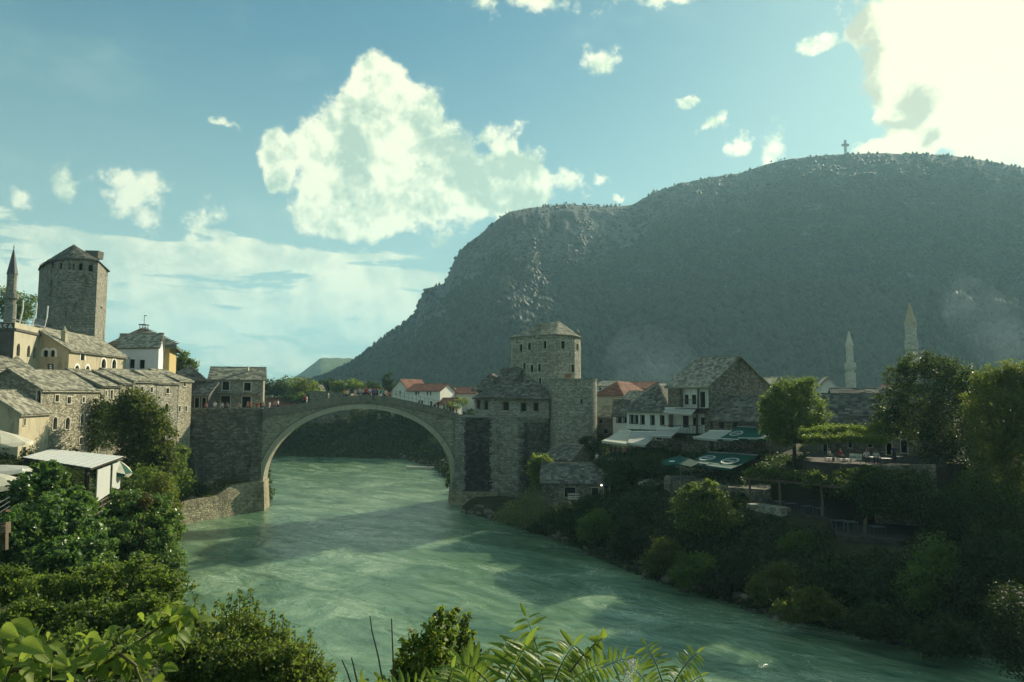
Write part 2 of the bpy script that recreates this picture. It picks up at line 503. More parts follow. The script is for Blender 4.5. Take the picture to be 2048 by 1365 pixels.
M['lf_turn'] = leaf_mat('turning_leaf', [(0.2, (0.042, 0.080, 0.015)), (0.55, (0.13, 0.205, 0.035)), (0.8, (0.23, 0.26, 0.045)), (0.97, (0.32, 0.23, 0.035))], 0.52, (0.30, 0.40, 0.05), 0.5, 0.3)
M['lf_bright'] = leaf_mat('bright_leaf', [(0.2, (0.045, 0.075, 0.014)), (0.55, (0.10, 0.15, 0.025)), (0.9, (0.19, 0.23, 0.045))], 0.55, (0.42, 0.54, 0.07), 0.55, 0.2)
M['lf_willow_lit'] = leaf_mat('painted_lit_willow_leaf', [(0.2, (0.09, 0.12, 0.04)), (0.55, (0.20, 0.24, 0.09)), (0.9, (0.33, 0.37, 0.16))], 0.5, (0.5, 0.58, 0.2), 0.5, 0.3)  # colours raised to stand in for sun that never reaches the bush
M['lf_big'] = leaf_mat('broad_leaf', [(0.1, (0.05, 0.11, 0.018)), (0.5, (0.115, 0.19, 0.032)), (0.9, (0.22, 0.28, 0.05))], 0.5, (0.44, 0.56, 0.06), 0.5, 0.3, 0.9, True)
M['lf_frond'] = leaf_mat('frond_leaf', [(0.1, (0.055, 0.115, 0.018)), (0.5, (0.105, 0.19, 0.03)), (0.9, (0.19, 0.27, 0.045))], 0.45, (0.38, 0.50, 0.06), 0.45, 0.35, 0.9, True)
M['red_lf'] = leaf_mat('reddened_leaf', [(0.2, (0.05, 0.025, 0.015)), (0.6, (0.10, 0.045, 0.022)), (0.9, (0.15, 0.09, 0.03))], 0.3)


# ------------------------------------------------------------------ mesh helpers
class MB:
    def __init__(s):
        s.v, s.f, s.m = [], [], []

    def poly(s, pts, mi=0):
        k = len(s.v)
        s.v += [tuple(p) for p in pts]
        s.f.append(tuple(range(k, k + len(pts))))
        s.m.append(mi)

    def hexa(s, p, mi=0):
        """8 corners: bottom 0-3, top 4-7, both counter-clockwise from above"""
        k = len(s.v)
        s.v += [tuple(q) for q in p]
        for f in ((3, 2, 1, 0), (4, 5, 6, 7), (0, 1, 5, 4), (1, 2, 6, 5), (2, 3, 7, 6), (3, 0, 4, 7)):
            s.f.append(tuple(k + i for i in f))
            s.m.append(mi)

    def box(s, x0, x1, y0, y1, z0, z1, mi=0):
        s.hexa([(x0, y0, z0), (x1, y0, z0), (x1, y1, z0), (x0, y1, z0), (x0, y0, z1), (x1, y0, z1), (x1, y1, z1), (x0, y1, z1)], mi)

    def prism(s, base, up, mi=0, cap=True):
        n = len(base)
        k = len(s.v)
        up = Vector(up)
        s.v += [tuple(Vector(p)) for p in base] + [tuple(Vector(p) + up) for p in base]
        for i in range(n):
            j = (i + 1) % n
            s.f.append((k + i, k + j, k + n + j, k + n + i))
            s.m.append(mi)
        if cap:
            s.f.append(tuple(k + n + i for i in range(n)))
            s.f.append(tuple(k + i for i in reversed(range(n))))
            s.m += [mi, mi]

    def tube(s, pts, rad, n=6, mi=0, cap=True):
        pts = [Vector(p) for p in pts]
        if isinstance(rad, (int, float)):
            rad = [rad] * len(pts)
        k = len(s.v)
        for i, p in enumerate(pts):
            d = (pts[min(i + 1, len(pts) - 1)] - pts[max(i - 1, 0)]).normalized()
            a = d.orthogonal().normalized() if abs(d.z) < 0.95 else Vector((1, 0, 0)).cross(d).normalized()
            if abs(d.z) < 0.95:
                a = Vector((0, 0, 1)).cross(d).normalized()
            b = d.cross(a)
            for q in range(n):
                t = 2 * math.pi * q / n
                s.v.append(tuple(p + (a * math.cos(t) + b * math.sin(t)) * rad[i]))
        for i in range(len(pts) - 1):
            for q in range(n):
                r = (q + 1) % n
                s.f.append((k + i * n + q, k + i * n + r, k + (i + 1) * n + r, k + (i + 1) * n + q))
                s.m.append(mi)
        if cap:
            s.f.append(tuple(k + q for q in reversed(range(n))))
            s.f.append(tuple(k + (len(pts) - 1) * n + q for q in range(n)))
            s.m += [mi, mi]

    def lathe(s, c, prof, n=16, mi=0):
        k = len(s.v)
        for r, z in prof:
            for q in range(n):
                t = 2 * math.pi * q / n
                s.v.append((c[0] + r * math.cos(t), c[1] + r * math.sin(t), c[2] + z))
        for i in range(len(prof) - 1):
            for q in range(n):
                r = (q + 1) % n
                s.f.append((k + i * n + q, k + i * n + r, k + (i + 1) * n + r, k + (i + 1) * n + q))
                s.m.append(mi)
        s.f.append(tuple(k + (len(prof) - 1) * n + q for q in range(n)))
        s.m.append(mi)

    def bar(s, a, b, w, h=None, mi=0):
        """square bar between two points"""
        a, b = Vector(a), Vector(b)
        h = h or w
        d = (b - a).normalized()
        u = Vector((0, 0, 1)) if abs(d.z) < 0.9 else Vector((0, 1, 0))
        x = d.cross(u).normalized() * w / 2
        y = x.cross(d).normalized() * h / 2
        s.hexa([a - x - y, a + x - y, b + x - y, b - x - y, a - x + y, a + x + y, b + x + y, b - x + y], mi)

    def build(s, name, mats, parent=None, origin=None, smooth=False):
        me = bpy.data.meshes.new(name)
        org = Vector(origin) if origin is not None else Vector(parent['_org'] if parent and '_org' in parent else (0, 0, 0))
        me.from_pydata([(a[0] - org.x, a[1] - org.y, a[2] - org.z) for a in s.v], [], s.f)
        if not isinstance(mats, (list, tuple)):
            mats = [mats]
        for q in mats:
            me.materials.append(q)
        if len(mats) > 1:
            me.polygons.foreach_set('material_index', s.m)
        if smooth:
            me.polygons.foreach_set('use_smooth', [True] * len(s.f))
        me.update()
        return add_obj(name, me, parent, org if parent is None else None)


ORG = {}


def add_obj(name, data, parent=None, loc=None):
    o = bpy.data.objects.new(name, data)
    COL.objects.link(o)
    if parent is not None:
        o.parent = parent
    if loc is not None:
        o.location = loc
    return o


def thing(name, label, cat, loc, group=None):
    o = add_obj(name, None, None, loc)
    o.empty_display_size = 0.2
    o['label'] = label
    o['category'] = cat
    if group:
        o['group'] = group
    ORG[o.name] = Vector(loc)
    return o


def tag(o, label, cat, group=None):
    o['label'] = label
    o['category'] = cat
    if group:
        o['group'] = group
    return o


def part(mb, name, mats, root, parent=None, smooth=False):
    """build a part of a thing from world coordinates"""
    return mb.build(name, mats, parent or root, ORG[root.name], smooth)


def structure(o):
    o['kind'] = 'structure'
    return o


def lerp(a, b, t):
    return a + (b - a) * t


def perlin(x, y, seed=0):
    xi = np.floor(x).astype(np.int64)
    yi = np.floor(y).astype(np.int64)
    xf, yf = x - xi, y - yi

    def g(ix, iy):
        h = (ix * 374761393 + iy * 668265263 + seed * 1442695041) & 0xffffffff
        h = ((h ^ (h >> 13)) * 1274126177) & 0xffffffff
        h = h ^ (h >> 16)
        return (h & 0xffff) / 65535.0 * 2 * np.pi

    def d(ix, iy, fx, fy):
        a = g(ix, iy)
        return np.cos(a) * fx + np.sin(a) * fy
    u = xf ** 3 * (xf * (xf * 6 - 15) + 10)
    v = yf ** 3 * (yf * (yf * 6 - 15) + 10)
    a = d(xi, yi, xf, yf) * (1 - u) + d(xi + 1, yi, xf - 1, yf) * u
    b = d(xi, yi + 1, xf, yf - 1) * (1 - u) + d(xi + 1, yi + 1, xf - 1, yf - 1) * u
    return (a * (1 - v) + b * v) * 1.4


def fbm(x, y, octv=5, seed=0, gain=0.5, ridged=False):
    out = np.zeros_like(x, dtype=float)
    a, f, tot = 1.0, 1.0, 0.0
    for k in range(octv):
        p = perlin(x * f + 17.3 * k, y * f - 9.1 * k, seed + k)
        if ridged:
            p = 1 - 2 * np.abs(p)
        out += a * p
        tot += a
        a *= gain
        f *= 2.03
    return out / tot


def grid_mesh(name, X, Y, Z, mats, smooth=True):
    n, m = X.shape
    co = np.stack([X, Y, Z], -1).reshape(-1, 3)
    i, j = np.meshgrid(np.arange(n - 1), np.arange(m - 1), indexing='ij')
    a = (i * m + j).ravel()
    quads = np.stack([a, a + m, a + m + 1, a + 1], -1)
    return quad_mesh(name, co, quads, mats, smooth)


def quad_mesh(name, co, quads, mats, smooth=False):
    me = bpy.data.meshes.new(name)
    k = quads.shape[1]
    me.vertices.add(len(co))
    me.vertices.foreach_set('co', np.ascontiguousarray(co, dtype=np.float32).ravel())
    me.loops.add(quads.size)
    me.loops.foreach_set('vertex_index', np.ascontiguousarray(quads, dtype=np.int32).ravel())
    me.polygons.add(len(quads))
    me.polygons.foreach_set('loop_start', np.arange(0, quads.size, k, dtype=np.int32))
    if smooth:
        me.polygons.foreach_set('use_smooth', np.ones(len(quads), dtype=bool))
    for q in (mats if isinstance(mats, (list, tuple)) else [mats]):
        me.materials.append(q)
    me.update(calc_edges=True)
    return me


def smoothstep(a, b, x):
    t = np.clip((x - a) / (b - a), 0, 1)
    return t * t * (3 - 2 * t)


# ------------------------------------------------------------------ foliage
def leaf_mesh(name, pts, out, size, mat, aspect=0.55, up=0.7, outw=0.5, seed=1, jitter=0.35, rand=1.0):
    """one small folded leaf per point"""
    r = np.random.default_rng(seed)
    N = len(pts)
    nrm = r.normal(size=(N, 3)) * rand + np.array([0, 0, up]) + out * outw
    nrm /= np.linalg.norm(nrm, axis=1)[:, None] + 1e-9
    t = r.normal(size=(N, 3)) + np.array([0, 0, -0.35])
    t -= nrm * np.sum(t * nrm, 1)[:, None]
    t /= np.linalg.norm(t, axis=1)[:, None] + 1e-9
    b = np.cross(nrm, t)
    s = size * (1 + r.uniform(-jitter, jitter, N))[:, None]
    w = s * aspect * 0.5
    fold = nrm * s * r.uniform(0.04, 0.16, N)[:, None]
    v = np.stack([pts - t * s * 0.5, pts + b * w + fold, pts + t * s * 0.5 - nrm * s * 0.08, pts - b * w + fold], 1)
    q = np.arange(4 * N).reshape(N, 4)
    return quad_mesh(name, v.reshape(-1, 3), q, mat)


def crown_pts(lobes, n, seed, sigma=0.16, clump=14, inner=0.15, shell=0.16):
    """leaf positions gathered in clumps in the outer layer of several lobes"""
    r = np.random.default_rng(seed)
    L = np.array(lobes, float)
    wgt = (L[:, 3] * L[:, 4] + L[:, 3] * L[:, 5] + L[:, 4] * L[:, 5])
    wgt /= wgt.sum()
    nc = max(8, n // clump)
    k = r.choice(len(L), nc, p=wgt)
    d = r.normal(size=(nc, 3))
    d /= np.linalg.norm(d, axis=1)[:, None]
    bumpy = 0.86 + 0.16 * np.sin(d[:, 0] * 7 + k * 2.1) * np.sin(d[:, 1] * 6 + k) + 0.12 * np.sin(d[:, 2] * 9 + k * 1.7)
    rad = (1 - np.abs(r.normal(0, shell, nc))) * bumpy * r.uniform(.84, 1.10, nc)
    deep = r.random(nc) < inner
    rad[deep] *= r.uniform(0.3, 0.9, deep.sum())
    c = L[k, :3] + d * L[k, 3:6] * rad[:, None]
    idx = r.choice(nc, n)
    sg = sigma * np.cbrt(L[k, 3] * L[k, 4] * L[k, 5])[idx]
    pts = c[idx] + r.normal(size=(n, 3)) * sg[:, None] * np.array([1, 1, 0.75])
    out = d[idx]
    return pts, out


def lob(u, v, Y, ru, rv, rd=None):
    p = P(u, v, Y)
    s = Y / FPX
    return (p.x, p.y, p.z, ru * s, (rd if rd is not None else (ru + rv) / 2) * s, rv * s)


def plant(name, label, cat, lobes, n, size, mat, seed, base=None, trunk=0.0, bark='bark', group=None, sigma=0.16, clump=14,
          limbs=True, part_name='crown', aspect=0.55, up=0.7, extra=None, inner=0.15, outw=0.5, shell=0.16):
    L = np.array(lobes)
    c = L[:, :3].mean(0)
    if base is None:
        base = (c[0], c[1], float(ground_h(np.array([c[0]]), np.array([c[1]]))[0]))
    base = Vector(base)
    root = thing(name, label, cat, base, group)
    pts, out = crown_pts(lobes, n, seed, sigma, clump, inner, shell)
    # nothing grows below the ground or in the water
    gz = np.maximum(ground_h(pts[:, 0], pts[:, 1]), 0.0)
    keep = pts[:, 2] > gz - 0.1
    pts, out = pts[keep], out[keep]
    me = leaf_mesh(part_name, pts - np.array(base), out, size, mat, aspect, up, outw, seed)
    add_obj(part_name, me, root)
    if extra:
        for (mat2, frac) in extra:
            sel = np.random.default_rng(seed + 5).random(len(pts)) < frac
            q = pts[sel] + np.random.default_rng(seed + 6).normal(0, 0.15, (sel.sum(), 3))
            add_obj('turning_leaves', leaf_mesh('turning_leaves', q - np.array(base), out[sel], size, mat2, aspect, up, outw, seed + 9), root)
    if trunk > 0 and base.z > -.3:
        mb = MB()
        rr = random.Random(seed)
        cv = Vector(c)
        mid = base.lerp(cv, 0.55) + Vector((rr.uniform(-.3, .3), rr.uniform(-.3, .3), 0))
        mb.tube([base - Vector((0, 0, 0.4)), base.lerp(mid, 0.5) + Vector((rr.uniform(-.15, .15), 0, 0)), mid, cv], [trunk * 1.25, trunk, trunk * 0.8, trunk * 0.35], 8)
        if limbs:
            for l in L:
                e = Vector(l[:3])
                q = mid.lerp(e, 0.5) + Vector((0, 0, rr.uniform(-.3, .4)))
                mb.tube([mid, q, e + Vector((0, 0, l[5] * 0.3))], [trunk * 0.6, trunk * 0.38, trunk * 0.12], 6)
        part(mb, 'trunk' if trunk > 0.07 else 'stem', M[bark], root, smooth=True)
    return root

# ------------------------------------------------------------------ the land
SHORE = np.array([(90, 20), (60, 24), (20, 26), (2, 30), (-8, 36), (-15, 44), (-29, 58), (-36, 70), (-42, 82), (-46.5, 93), (-46.3, 95.5),
                  (-38.6, 106.5), (-39, 112), (-44, 125), (-67, 188), (-110, 230), (-160, 260), (-190, 240), (-130, 205), (-66, 196), (-44, 191),
                  (-30, 188), (-19, 168), (-9, 125), (-8, 112), (-7.5, 104), (-1.5, 95.5), (6.5, 82.5), (13.5, 65.5), (18, 59.5), (21, 55.5), (26.5, 50.5), (35, 45.5),
                  (47, 37.5), (90, 29)], float)


def _xy(u, Y):
    p = P(u, 790, Y)
    return (p.x, p.y)


# ground cut back for the two café terraces and at the foot of the right abutment
CARVE = [([_xy(1484, 74), _xy(1492, 66.5), _xy(1655, 60.5), _xy(1705, 65), _xy(1700, 75)], P(1540, 995, 70).z - .75),
         ([_xy(1650, 64), _xy(1656, 58), _xy(1790, 55.5), _xy(1850, 59), _xy(1840, 67)], P(1690, 1042, 61).z - .9),
         ([_xy(900, 114), _xy(903, 105), _xy(985, 98.5), _xy(1035, 96.5), _xy(1064, 101), _xy(1085, 104), _xy(1118, 114)], 1.7)]


def signed_shore(x, y):
    """distance to the water's edge: positive on land"""
    d = np.full(x.shape, 1e9)
    ins = np.zeros(x.shape, bool)
    n = len(SHORE)
    for i in range(n):
        ax, ay = SHORE[i]
        bx, by = SHORE[(i + 1) % n]
        dx, dy = bx - ax, by - ay
        t = np.clip(((x - ax) * dx + (y - ay) * dy) / (dx * dx + dy * dy), 0, 1)
        d = np.minimum(d, np.hypot(x - ax - t * dx, y - ay - t * dy))
        cond = ((ay > y) != (by > y))
        with np.errstate(divide='ignore', invalid='ignore'):
            xx = (bx - ax) * (y - ay) / (by - ay if by != ay else 1e-9) + ax
        ins ^= cond & (x < xx)
    return np.where(ins, -d, d)


def ground_h(x, y):
    x = np.asarray(x, float)
    y = np.asarray(y, float)
    d = signed_shore(x, y)
    near = np.interp(d, [0, 2, 6, 14, 22, 28, 40, 100, 400], [0, 1.2, 3.4, 7.6, 11.6, 15.4, 16.0, 18, 20])
    left = np.interp(d, [0, 2, 4, 6, 9, 14, 20, 40, 90, 400], [0, 1.8, 6.0, 9.6, 10.8, 12.4, 15, 18, 21, 24])
    right = np.interp(d, [0, 2, 5, 9, 14, 20, 28, 50, 150, 400], [0, 1.4, 3.6, 6.0, 8.0, 9.6, 10.4, 11.6, 13, 15])
    far = np.interp(d, [0, 2, 8, 16, 40, 150, 400], [0, 1.0, 5.0, 9.0, 12, 13, 15])
    side = smoothstep(-16, -2, x + (y - 60) * 0.32)          # 0 left bank, 1 right bank
    h = left * (1 - side) + right * side
    wn = smoothstep(52, 38, y) * smoothstep(40, 24, x)
    h = h * (1 - wn) + near * wn
    # gentler slope on the corner below the terrace
    wc = smoothstep(40, 47, y) * smoothstep(66, 57, y) * (1 - side)
    h = h * (1 - wc) + np.minimum(h, np.interp(d, [0, 3, 8, 16, 30], [0, 2.2, 5.2, 8.6, 14])) * wc
    wf = smoothstep(116, 150, y)
    h = h * (1 - wf) + far * wf
    # the foot of the abutment stays low on the river side
    lowq = smoothstep(92, 95, y) * smoothstep(112, 108, y) * smoothstep(-49, -46, x) * smoothstep(-30, -33, x)
    h = h * (1 - lowq) + np.minimum(h, 3.4) * lowq
    nz = fbm(x / 7.0, y / 7.0, 4, 3) * 0.6 * np.clip(d / 4.0, 0, 1)
    for poly, zt_ in CARVE:
        ins = np.zeros(x.shape, bool)
        for i in range(len(poly)):
            (ax, ay), (bx, by) = poly[i], poly[(i + 1) % len(poly)]
            if ay == by:
                continue
            ins ^= ((ay > y) != (by > y)) & (x < (bx - ax) * (y - ay) / (by - ay) + ax)
        h = np.where(ins, np.minimum(h, zt_ - .4), h)
    r = np.hypot(x, y)
    h = h + np.where(h < 0, 0, nz) * smoothstep(400, 150, r)
    h = np.where(d < 0, np.maximum(-3.5, d * 0.7), h)
    dip = smoothstep(300, 2500, r)
    return h * (1 - dip) + dip * 6.0


def soil_mat():
    m, t = new_mat('bank_soil')
    c = t.n('ShaderNodeNewGeometry').outputs['Position']
    g = t.noise(c, 0.5, 8, 0.7)
    g2 = t.noise(c, 0.06, 4, 0.6)
    col = t.ramp(t.math('ADD', t.math('MULTIPLY', g, 0.7), t.math('MULTIPLY', g2, 0.3)),
                 [(0.3, (0.016, 0.020, 0.010)), (0.5, (0.032, 0.040, 0.016)), (0.72, (0.085, 0.078, 0.05))])
    return finish(m, t, principled(t, col, 0.95, 0.1, bump(t, g, 0.9, 0.4)))


def axis(lo, hi, fine_lo, fine_hi, step, grow=1.13):
    a = list(np.arange(fine_lo, fine_hi + step, step))
    s = step
    while a[-1] < hi:
        s *= grow
        a.append(a[-1] + s)
    s = step
    while a[0] > lo:
        s *= grow
        a.insert(0, a[0] - s)
    return np.array(a)


gx = axis(-6000, 6000, -75, 75, 0.9)
gy = axis(-2500, 7000, -6, 200, 0.9)
GX, GY = np.meshgrid(gx, gy, indexing='ij')
GZ = ground_h(GX.ravel(), GY.ravel()).reshape(GX.shape)
ground = structure(add_obj('ground', grid_mesh('ground', GX, GY, GZ, soil_mat())))


# ------------------------------------------------------------------ the river
def water_mat():
    m, t = new_mat('river_water')
    c = t.n('ShaderNodeNewGeometry').outputs['Position']
    x, y, z = t.sep(c)
    # flow runs across the picture, from far left to near right: stretch along it
    fl = t.vec('MULTIPLY', t.comb(t.math('ADD', t.math('MULTIPLY', x, 0.80), t.math('MULTIPLY', y, -0.60)),
                                  t.math('ADD', t.math('MULTIPLY', x, 0.60), t.math('MULTIPLY', y, 0.80)), 0.0), (0.45, 1.0, 1.0))
    warp = t.n('ShaderNodeTexNoise')
    t.put(warp.inputs['Vector'], fl)
    warp.inputs['Scale'].default_value = 0.10
    warp.inputs['Detail'].default_value = 3
    wv = t.vec('ADD', fl, t.vec('MULTIPLY', t.vec('SUBTRACT', warp.outputs[1], (0.5, 0.5, 0.5)), (9.0, 9.0, 0)))
    big = t.noise(wv, 0.22, 5, 0.6, 0.6)
    mid = t.noise(wv, 0.9, 5, 0.6, 0.8)
    fine = t.noise(t.vec('ADD', c, t.vec('MULTIPLY', warp.outputs[1], (2, 2, 0))), 2.6, 4, 0.6, 0.4)
    col = t.ramp(t.math('ADD', t.math('MULTIPLY', big, 0.6), t.math('MULTIPLY', mid, 0.4)),
                 [(0.33, (0.045, 0.11, 0.062)), (0.5, (0.135, 0.235, 0.135)), (0.66, (0.31, 0.42, 0.265))])
    # thin lines of froth that follow the eddies
    ln = t.math('ABSOLUTE', t.math('SUBTRACT', t.noise(wv, 0.55, 7, 0.68, 1.2), 0.5))
    foam = t.math('MULTIPLY', t.smooth(ln, 0.0, 0.020, 1.0, 0.0), t.smooth(big, 0.46, 0.64))
    foam = t.math('MULTIPLY', foam, t.smooth(fine, 0.40, 0.62))
    col = t.mix(t.math('MULTIPLY', foam, 0.6), col, (0.46, 0.52, 0.40))
    h = t.math('ADD', t.math('MULTIPLY', big, 0.9), t.math('ADD', t.math('MULTIPLY', mid, 0.55), t.math('MULTIPLY', fine, 0.16)))
    nrm = bump(t, h, 0.72, 0.5)
    b = t.n('ShaderNodeBsdfPrincipled')
    t.put(b.inputs['Base Color'], col)
    t.put(b.inputs['Roughness'], t.mix(foam, (0.16,) * 3, (0.7,) * 3))
    b.subsurface_method = 'BURLEY'
    b.inputs['Subsurface Weight'].default_value = 0.6
    b.inputs['Subsurface Radius'].default_value = (1.0, 1.0, 1.0)
    b.inputs['Subsurface Scale'].default_value = 4.0
    b.inputs['IOR'].default_value = 1.38
    b.inputs['Specular IOR Level'].default_value = 0.75
    t.put(b.inputs['Normal'], nrm)
    return finish(m, t, b.outputs[0])


wx = axis(-260, 130, -50, 50, 0.35, 1.2)
wy = axis(10, 300, 36, 120, 0.35, 1.2)
WX, WY = np.meshgrid(wx, wy, indexing='ij')
fx_, fy_ = WX * 0.80 - WY * 0.60, WX * 0.60 + WY * 0.80
w1 = fbm(fx_ * 0.16 + 2 * perlin(fx_ * .06, fy_ * .06, 5), fy_ * 0.34, 4, 21)
w2 = fbm(fx_ * 0.5 + 1.5 * w1, fy_ * 0.9, 3, 31, 0.55, True)
WZ = 0.16 * w1 + 0.055 * w2
river = structure(add_obj('river', grid_mesh('river', WX, WY, WZ, water_mat())))


# ------------------------------------------------------------------ the mountain
RIDGE = [(380, 800), (470, 795), (540, 787), (590, 772), (640, 756), (700, 728), (722, 712), (745, 692), (760, 680), (800, 652), (828, 632), (836, 610), (850, 578), (872, 573), (886, 570),
         (900, 545), (908, 522), (922, 500), (945, 480), (960, 470), (985, 448), (1005, 432), (1020, 424), (1060, 416), (1100, 413), (1130, 408),
         (1165, 411), (1200, 414), (1240, 413), (1265, 410), (1285, 398), (1310, 384), (1350, 371), (1400, 359), (1440, 352), (1480, 347), (1505, 338),
         (1530, 330), (1560, 322), (1600, 316), (1650, 311), (1700, 308), (1760, 307), (1820, 308), (1880, 310), (1940, 316), (2000, 327), (2048, 337),
         (2200, 372), (2500, 450), (3000, 560), (3800, 690), (4600, 770)]
ru_ = np.array([azel(u, v)[0] for u, v in RIDGE])
re_ = np.array([math.tan(azel(u, v)[1]) for u, v in RIDGE])
NA, NTt = 900, 230
azs = np.concatenate([np.linspace(ru_[0], azel(2120, 400)[0], 760), np.linspace(azel(2120, 400)[0], ru_[-1], 141)[1:]])
tan_r = np.interp(azs, ru_, re_)
uu = 1024 + 1365 * np.tan(np.clip(azs, -1.3, 1.3))
Rr = np.interp(uu, [380, 560, 720, 880, 1000, 1250, 1500, 2048, 3800], [1250, 1230, 1150, 1010, 1010, 1160, 1240, 1300, 1200])
R0 = np.interp(uu, [380, 560, 720, 850, 1000, 1200, 1500, 2048, 3800], [800, 720, 640, 580, 560, 570, 570, 560, 540])
Zr = CAMZ + tan_r * Rr
tt = np.concatenate([np.linspace(0, 1, 200), 1 + np.linspace(0, 1, 31)[1:] ** 1.5 * 1.2])
A2, T2 = np.meshgrid(azs, tt, indexing='ij')
U2 = np.repeat(uu[:, None], len(tt), 1)
RR = R0[:, None] + (Rr - R0)[:, None] * np.minimum(T2, 1) + np.maximum(T2 - 1, 0) * 900
z0m = 10.0
# slope profile: talus then rock wall then plateau where the crag is, even slope elsewhere
crag = np.exp(-((U2 - 1010) / 185.0) ** 2)
even = np.clip(T2, 0, 1) ** 1.12
cut = np.interp(np.clip(T2, 0, 1), [0, 0.30, 0.58, 0.66, 0.80, 0.90, 1.0], [0, 0.30, 0.60, 0.71, 0.91, 0.985, 1.0])
prof = even * (1 - crag) + cut * crag
XX, YY = RR * np.sin(A2), RR * np.cos(A2)
ZZ = z0m + (Zr[:, None] - z0m) * prof
rock = fbm(U2 / 26.0 + 0.6 * fbm(U2 / 60, T2 * 6, 3, 8), T2 * 5.0, 6, 41, 0.55, True)
gully = fbm(U2 / 75.0 + T2 * 1.7, T2 * 2.0, 4, 51, 0.5, True)
lump = fbm(XX / 60.0, YY / 60.0, 6, 61, 0.55)
small = fbm(XX / 14.0, YY / 14.0, 4, 71, 0.6)
env = np.clip(np.minimum(T2 * 5, 1), 0, 1) * np.clip((1.0 - np.minimum(T2, 1)) * 5.0, 0.0, 1)
ZZ = ZZ + env * (crag * (rock * 6 + gully * 11) + (1 - crag) * (gully * 12 + rock * 2.0) + lump * 9 + small * 2.4)
edge = np.clip(1 - np.abs(T2 - 1) * 12, 0, 1)
ZZ = ZZ + edge * small * 1.4
ZZ = np.where(T2 > 1, ZZ - (T2 - 1) * Zr[:, None] * 0.45, ZZ)
# push the rock face in and out as well, so that it has ledges and ribs
fold = fbm((XX * 0.80 + YY * 0.6) / 150.0, (YY * .8 - XX * .6) / 420.0, 4, 83, 0.5, True)
ZZ = ZZ + env * fold * 16 * (1 - .5 * crag) * smoothstep(700, 900, U2)
push = env * crag * smoothstep(.45, .75, T2) * (rock * 8 + gully * 9)
lim = CAMZ + tan_r[:, None] * RR * (1 - np.clip(1 - T2, 0, 1) * .16 - .006 * np.abs(small) * (T2 < .995))
ZZ = np.where(T2 < 1, np.minimum(ZZ, lim), ZZ)
XX, YY = XX - np.sin(A2) * push, YY - np.cos(A2) * push


def hill_mat(name, far=False):
    m, t = new_mat(name)
    geo = t.n('ShaderNodeNewGeometry')
    c = geo.outputs['Position']
    nz = t.sep(geo.outputs['Normal'])[2]
    g1 = t.noise(t.vec('MULTIPLY', c, (1.0, 1.0, 0.55)), 0.009, 6, 0.68, 0.8)
    g2 = t.noise(c, 0.07, 7, 0.72)
    g3 = t.noise(c, 0.35, 5, 0.7)
    rk = t.n('ShaderNodeAttribute')
    rk.attribute_name = 'rock'
    rk = rk.outputs['Fac']
    steep = t.smooth(t.math('ADD', nz, t.math('MULTIPLY', t.math('SUBTRACT', g2, 0.5), 0.55)), 0.55, 0.86, 1.0, 0.0)
    grass = t.ramp(t.math('ADD', t.math('MULTIPLY', g1, 0.75), t.math('MULTIPLY', g3, 0.25)),
                   [(0.35, (0.024, 0.040, 0.022)), (0.55, (0.045, 0.060, 0.034)), (0.72, (0.085, 0.09, 0.062))])
    gv = t.noise(t.vec('MULTIPLY', c, (1.0, 1.0, 0.16)), 0.055, 6, 0.7, 0.5)
    rockc = t.ramp(t.math('ADD', t.math('MULTIPLY', gv, 0.5), t.math('ADD', t.math('MULTIPLY', g2, 0.28), t.math('MULTIPLY', g3, 0.22))),
                   [(0.35, (0.06, 0.065, 0.065)), (0.55, (0.15, 0.155, 0.15)), (0.75, (0.33, 0.33, 0.31))])
    patch = t.math('MULTIPLY', t.smooth(g2, 0.50, 0.66, 0.0, 0.85), t.smooth(g1, 0.38, 0.60))
    rf = t.math('MAXIMUM', t.math('MULTIPLY', rk, 0.95), t.math('MULTIPLY', t.math('MAXIMUM', steep, patch), 0.45))
    col = t.mix(rf, grass, rockc)
    scr = t.noise(c, 0.20, 6, 0.75)
    scm = t.math('ADD', scr, t.math('SUBTRACT', t.math('MULTIPLY', t.math('SUBTRACT', 0.5, g1), 0.45), t.math('MULTIPLY', t.math('SUBTRACT', rk, 0.5), 0.09)))
    col = t.mix(t.smooth(scm, 0.47, 0.57, 0.0, 0.9), col, (0.018, 0.028, 0.017))
    if far:
        col = t.mix(t.smooth(g2, 0.42, 0.6), (0.09, 0.13, 0.04), (0.20, 0.21, 0.08))
    h = t.math('ADD', t.math('MULTIPLY', g2, 1.0), t.math('MULTIPLY', g3, 0.5))
    return finish(m, t, principled(t, col, 0.95, 0.1, bump(t, h, 1.0, 8.0)))


mm_ = grid_mesh('mountain', XX, YY, ZZ, hill_mat('mountain_ground'))
# bare rock lies above a line that climbs to the right, with tongues of it lower down
line = np.interp(U2, [600, 850, 950, 1100, 1250, 1450, 1700, 2100, 3800], [.75, .45, .52, .50, .56, .74, .86, .80, .8])
wob = fbm(U2 / 70.0 + T2 * 2, T2 * 5.0, 5, 95)
rockm = smoothstep(-.10, .10, np.minimum(T2, 1) - line + wob * .22) * np.interp(U2, [700, 880, 1300, 1600, 2200], [.45, 1, .9, .62, .5])
rockm = np.maximum(rockm, .75 * smoothstep(.30, .48, fbm(XX / 55.0, YY / 55.0 + ZZ / 70.0, 5, 97)))
at_ = mm_.attributes.new('rock', 'FLOAT', 'POINT')
at_.data.foreach_set('value', rockm.astype(np.float32).ravel())
mountain = structure(add_obj('mountain', mm_))

